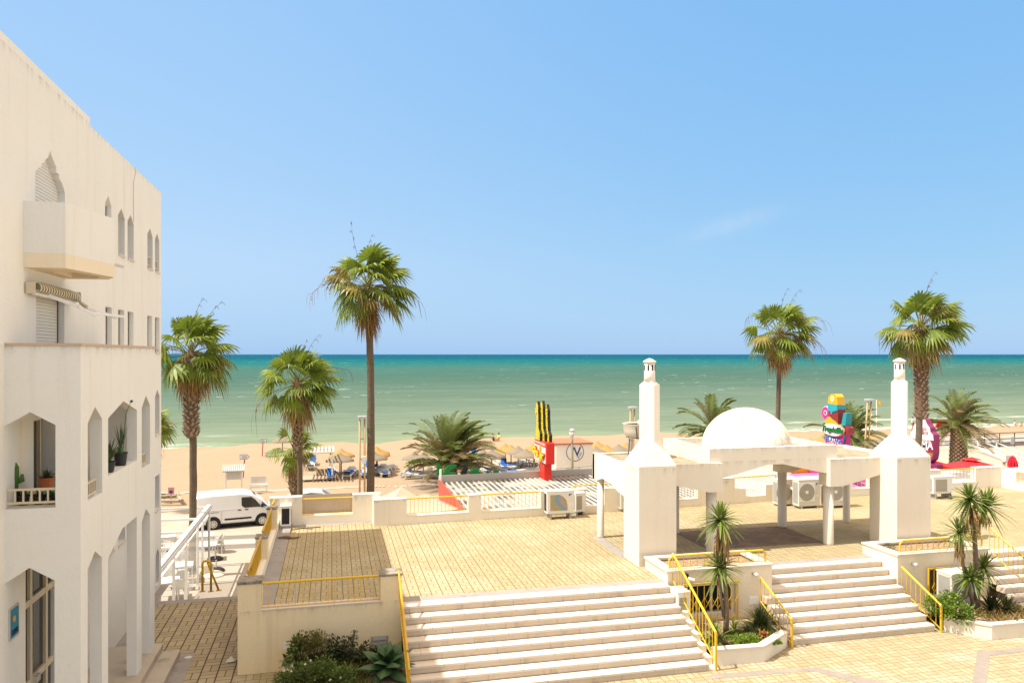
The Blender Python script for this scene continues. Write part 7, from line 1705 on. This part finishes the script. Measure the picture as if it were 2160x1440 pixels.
def skirt(c, r, L, n, seed):
    rnd = random.Random(seed); mb = MB()
    for i in range(n):
        a = rnd.uniform(0, 2*pi); z = rnd.uniform(-.55, 0)*L; q = V(c)+V((r*.5*cos(a), r*.5*sin(a), z)); o = V((cos(a), sin(a), 0)); l = L*rnd.uniform(.45,.8); tg = V((-sin(a), cos(a), 0))*rnd.uniform(.012,.022)
        p1, p2 = q+o*r*rnd.uniform(.5,1.0)+V((0,0,-l*.4)), q+o*r*rnd.uniform(.3,1.2)+V((rnd.uniform(-.05,.05),0,-l)); mb.add([q-tg, q+tg, p1+tg, p1-tg, p2], [(0,1,2,3),(3,2,4)])
    return mb
gz = .27
def yucca(label, trunks, group=None):
    t = wthing('yucca', label, 'yucca', tuple(trunks[0][0][0]))
    for k, (path, rad_, ros, sk) in enumerate(trunks):
        if len(path) > 1: MB().tube(path, rad_, 9).build('trunk', YTR, t, smooth=True)
        for j, (c, ax, L, n, w) in enumerate(ros): rosette(MB(), c, ax, L, n, w, 40+k*7+j).build('crown', YUC, t, fix=False)
        for j, (c, r, L, n) in enumerate(sk): skirt(c, r, L, n, 60+k*5+j).build('dead_skirt', YUCD, t, fix=False)
    return t
Yp = 16.95
yb = AY(1531,1352,Yp); yb.z = gz
yk = lambda x, y, Y=Yp: AY(x, y, Y)
yucca('tall yucca with two leaf heads in the bed between the flights of steps', [
 ([yb, yk(1533,1290), yk(1529,1220), yk(1525,1150), yk(1519,1100)], [.075,.065,.055,.05,.045], [(yk(1519,1096),(.02,0,1),.64,76,.068)], [(yk(1522,1108),.14,.85,110)]),
 ([yk(1527,1300), yk(1519,1250), yk(1517,1205)], [.04,.04,.035], [(yk(1517,1196),(-.05,-.1,1),.62,64,.064)], [(yk(1518,1212),.06,.3,24)])])
q = yk(1507,1335,16.7); q.z = gz+.05
yucca('small stemless yucca left of the tall yucca trunk', [([q],.03,[(q,(0,0,1),.62,40,.055)],[])])
q = yk(1549,1330,17.1); q.z = gz+.05
yucca('small spiky yucca right of the tall yucca trunk', [([q],.03,[(q,(0,0,1),.45,36,.04)],[])])
Yr = 16.95
r_ = lambda x, y, Y=Yr: AY(x, y, Y)
b0 = r_(2060,1283); b0.z = gz
yucca('two-trunked yucca with four leaf heads in front of the radial fan unit', [
 ([b0, r_(2061,1230), r_(2058,1170), r_(2054,1115), r_(2050,1075)], [.085,.075,.065,.055,.05], [(r_(2046,1052),(-.2,0,1),.62,64,.066),(r_(2078,1066),(.42,-.05,1),.72,70,.072)], [(r_(2048,1066),.17,.85,110),(r_(2072,1078),.15,.5,60)]),
 ([b0+V((-.05,-.03,.1)), r_(2044,1245), r_(2031,1190), r_(2024,1135)], [.06,.05,.045,.04], [(r_(2023,1122),(-.05,0,1),.66,56,.05)], [(r_(2024,1134),.10,.6,60)]),
 ([r_(2059,1240), r_(2066,1215), r_(2074,1200)], [.04,.035,.03], [(r_(2074,1196),(.2,-.1,1),.62,60,.064)], []),
 ([r_(2057,1245), r_(2050,1225)], [.035,.03], [(r_(2047,1218,16.8),(-.2,-.2,1),.52,56,.062)], [])])
q = r_(2043,1290,16.5); q.z = gz+.1
yucca('small bright green yucca at the foot of the two-trunked yucca', [([q],.03,[(q,(0,0,1),.55,30,.05)],[])])
# agave
AGV = leafmat('agave_leaf', (.055,.115,.045), .12, .08, .45)
def agave(label, c, L, n, w, seed):
    rnd = random.Random(seed); t = wthing('agave', label, 'agave', tuple(c)); c = V(c)
    for i in range(n):
        f_ = (i+.5)/n; el = radians(80-86*f_+rnd.uniform(-4,4)); az = i*2.39996+.4; d0 = V((cos(az)*cos(el), sin(az)*cos(el), sin(el))); s_ = V((-sin(az), cos(az), 0)); l = L*(.62+.5*min(1, f_*1.6))*rnd.uniform(.92,1.05); ww_ = w*(.6+.45*min(1, f_*2))
        mb = MB(); K = 9; vs = []; p = V(c)+V((0,0,.18*(1-f_))); t_ = V(d0)
        for k in range(K+1):
            ff_ = k/K; wd = ww_*(.52+.60*sin(pi*min(1, ff_*.80+.08)))*(1 if ff_ < .55 else max(.0, 1-((ff_-.55)/.45)**1.6)); nr = s_.cross(t_).normalized()
            for u in (-1, -.5, 0, .5, 1): vs.append(p+s_*(u*wd*.5)-nr*(.10*wd*(1-abs(u))*-1)*-1 + nr*(.16*wd*abs(u)**1.5))
            p = p+t_*(l/K); t_ = (t_+V((cos(az),sin(az),0))*.05*(1-f_)+V((0,0,-.05-.06*ff_*f_))).normalized()
        mb.add(vs, [(k*5+j, k*5+j+1, (k+1)*5+j+1, (k+1)*5+j) for k in range(K) for j in range(4)])
        mb.build('leaf', AGV, t, fix=False, smooth=True)
    return t
q = AY(818,1408,16.55); agave('large grey-green agave at the bottom of the shaded steps', (q.x, q.y, .42), .62, 26, .26, 3)
def leafy(name, label, c, rx_, ry_, rz_, n, ls, mt, seed, stems=True, cat='shrub', flower=None, nf=0, clump=6, upr=0.0):
    rnd = random.Random(seed); t = wthing(name, label, cat, tuple(c)); c = V(c); mb = MB()
    heads = []
    for k in range(clump):
        a = rnd.uniform(0, 2*pi); r = sqrt(rnd.random()); heads.append(c+V((rx_*r*cos(a)*.75, ry_*r*sin(a)*.75, rz_*rnd.uniform(.45,.95))))
    for i in range(n):
        h_ = rnd.choice(heads); s = min(rx_, ry_, rz_)*.55; v = V((rnd.gauss(0,1), rnd.gauss(0,1), rnd.gauss(0,1))).normalized()*s*rnd.random()**.4; q = h_+v; q.z = max(q.z, c.z+.02)
        d = (v.normalized()+V((rnd.uniform(-.5,.5), rnd.uniform(-.5,.5), rnd.uniform(-.2,.6)+upr))).normalized(); s_ = d.cross(V((rnd.uniform(-.3,.3),rnd.uniform(-.3,.3),1))).normalized(); l = ls*rnd.uniform(.6,1.2)
        mb.add([q, q+d*l*.45+s_*l*.28, q+d*l+V((0,0,-.1*l)), q+d*l*.45-s_*l*.28], [(0,1,2,3)])
    mb.build('foliage', mt, t, fix=False)
    if stems:
        sm_ = MB()
        for h_ in heads: sm_.tube([c, c.lerp(h_, .5)+V((rnd.uniform(-.04,.04),0,0)), h_], [.014,.010,.006], 4)
        sm_.build('stems', STALK, t)
    for i in range(nf):
        h_ = rnd.choice(heads); v = V((rnd.gauss(0,1), rnd.gauss(-.6,.6), abs(rnd.gauss(.5,.6)))).normalized()*min(rx_, ry_, rz_)*.62; q = h_+v; f = MB()
        for k in range(10): e = V((rnd.gauss(0,1), rnd.gauss(0,1), rnd.gauss(0,1))).normalized()*.020; s2 = e.cross(V((.3,.1,1))).normalized()*.016; f.add([q, q+e+s2, q+e*1.5, q+e-s2], [(0,1,2,3)])
        f.build('flower', flower, t, fix=False)
    return t
G1 = leafmat('shrub_green', (.085,.14,.022), .55, .2); G2 = leafmat('shrub_olive', (.115,.125,.028), .4, .2); G3 = leafmat('shrub_dark', (.03,.055,.02), .4, .15); G4 = leafmat('herb_bright_green', (.16,.25,.03), .4, .25); G5 = leafmat('olive_leaf', (.11,.125,.07), .3, .15)
FPINK = M('pink_petals', (.72,.42,.58), .7, .1, 9); FWH = M('white_petals', (.78,.76,.72), .7, .05)
zb = .27
def lb(px, py, Y): q = AY(px, py, Y); return (q.x, q.y, zb)
leafy('shrub', 'broad-leaved dark green shrub nearest the corner pillar', lb(622,1400,17.5), .22, .2, .62, 200, .12, G1, 1)
leafy('shrub', 'small broad-leaved sprig at the left end of the shaded bed', lb(602,1400,17.3), .14, .14, .38, 60, .11, G1, 2, clump=3)
leafy('shrub', 'rounded olive-green shrub against the stained wall', lb(660,1400,17.55), .38, .26, .68, 2200, .05, G2, 3, clump=16)
leafy('olive_sapling', 'thin grey-green olive sapling left of the dark shrub', lb(694,1400,17.5), .14, .12, .72, 110, .06, G5, 4, cat='sapling', clump=4, upr=.4)
leafy('shrub', 'very dark rounded shrub in the middle of the shaded bed', lb(716,1400,17.4), .34, .25, .48, 800, .085, G3, 5, clump=10)
leafy('olive_sapling', 'taller grey-green olive sapling right of the dark shrub', lb(746,1400,17.5), .17, .14, .74, 140, .06, G5, 6, cat='sapling', clump=5, upr=.4)
leafy('shrub', 'dark low shrub between the olive sapling and the agave', lb(770,1400,17.2), .36, .25, .36, 700, .08, G3, 7, clump=8)
leafy('geranium', 'bright leafy geranium with white blooms at the front of the shaded bed', lb(668,1440,16.4), .45, .4, .40, 1500, .075, G1, 8, flower=FWH, nf=5, clump=18, cat='flower')
leafy('geranium', 'spreading green geranium left of the agave at the bottom edge', lb(720,1440,16.1), .45, .4, .36, 1300, .075, G1, 9, flower=FWH, nf=4, clump=12, cat='flower')
leafy('geranium', 'low green plant at the bottom left of the shaded bed', lb(610,1440,16.3), .4, .4, .32, 900, .07, G1, 10, clump=10, cat='flower')
def cover(name, mt, areas, n, L, w, seed, lean=.5, z=zb):
    rnd = random.Random(seed); mb = MB()
    for (x0, x1, y0, y1, k) in areas:
        for i in range(int(n*k)):
            q = V((rnd.uniform(x0,x1), rnd.uniform(y0,y1), z)); a = rnd.uniform(0,2*pi); d = V((cos(a)*lean*rnd.random(), sin(a)*lean*rnd.random(), 1)).normalized(); l = L*rnd.uniform(.4,1.1); s_ = V((-sin(a+.5),cos(a+.5),0))*w; e = q+d*l+V((cos(a),sin(a),-.3))*l*.25
            mb.add([q-s_*.6, q+s_*.6, q+d*l*.55+s_, e, q+d*l*.55-s_], [(0,1,2,3,4)])
    return tag(mb.build(name, mt, fix=False), kind='stuff')
cover('ground_cover', G2, [(-.8,.75,15.4,17.8,1.0)], 2600, .26, .012, 11, .8)
cover('grass', leafmat('dry_grass', (.30,.22,.08), .35, .15), [(-.7,.8,15.8,17.3,.5),(8.9,10.6,16.3,17.2,.16),(16.6,18.6,15.95,16.9,1.1)], 420, .28, .010, 12, 1.1)
def onto(px, py, Y, z=zb): q = AY(px, py, Y); return (q.x, q.y, z)
cover('ground_cover', G4, [(8.75,10.5,16.15,16.75,.9),(9.4,10.7,16.5,17.1,.5)], 1500, .13, .026, 13, 1.2)
leafy('low_succulent', 'yellow-green succulent mat at the front of the single yucca bed', onto(1572,1372,16.35), .5, .24, .16, 1100, .055, G4, 14, stems=False, clump=14, cat='succulent')
leafy('orange_aloe', 'reddish orange aloe in the bed beside the short handrail', onto(1605,1352,16.55), .15, .13, .16, 70, .10, leafmat('aloe_orange', (.38,.15,.04), .3, .1), 15, stems=False, clump=3, cat='succulent')
q = V(onto(1531,1386,16.3)); t = wthing('aloe', 'dark reddish aloe rosette at the front of the single yucca bed', 'succulent', tuple(q)); rosette(MB(), q+V((0,0,.04)), (0,0,1), .26, 34, .035, 71, lo=5).build('leaves', leafmat('aloe_red', (.17,.10,.06), .3, .1), t, fix=False)
q = V(onto(1577,1335,16.95)); t = wthing('aloe', 'second dark aloe rosette behind the succulent mat', 'succulent', tuple(q)); rosette(MB(), q+V((0,0,.04)), (0,0,1), .28, 34, .035, 72, lo=5).build('leaves', leafmat('aloe_dark', (.10,.10,.05), .3, .1), t, fix=False)
q = V(onto(1603,1322,17.25)); t = wthing('fountain_grass', 'dense arching tuft of dark grass-like leaves left of the narrow steps', 'grass tuft', tuple(q)); rosette(MB(), q, (0,0,1), .82, 330, .022, 73, lo=12, hi=88, bend=.75).build('leaves', leafmat('strap_leaf', (.07,.105,.03), .4, .15), t, fix=False)
leafy('geranium', 'big bright green geranium with pink blooms beside the radial fan unit', onto(1990,1300,16.85), .55, .38, .50, 3000, .075, G4, 16, flower=FPINK, nf=8, clump=26, cat='flower')
leafy('geranium', 'front green geranium with pink flower heads above the right kerb', onto(2022,1318,16.45), .42, .28, .32, 1700, .07, G4, 17, flower=FPINK, nf=8, clump=16, cat='flower')
q = V(onto(2092,1300,16.9)); t = wthing('strap_leaf_plant', 'dark clump of broad strap leaves right of the two-trunked yucca', 'plant', tuple(q)); rosette(MB(), q, (0,0,1), .62, 60, .06, 74, lo=25, hi=88, bend=.25).build('leaves', leafmat('strap_dark', (.04,.06,.022), .4, .12), t, fix=False)
q = V(onto(2125,1305,16.8)); t = wthing('strap_leaf_plant', 'lighter clump of strap leaves under the sloping yellow handrail', 'plant', tuple(q)); rosette(MB(), q, (0,0,1), .55, 60, .045, 75, lo=20, hi=88, bend=.3).build('leaves', leafmat('strap_mid', (.085,.11,.035), .4, .15), t, fix=False)
leafy('low_shrub', 'small dark bush in the corner of the right tower planter', (15.62,18.75,1.55), .32, .2, .15, 420, .04, leafmat('thyme_leaf', (.07,.09,.05), .4, .1), 18, stems=False, clump=12)
leafy('low_hedge', 'low dry bush behind the logs at the beach edge on the left', tuple(G(360,1056,ZS)), 1.0, .4, .35, 500, .08, G2, 19, stems=False, clump=14)
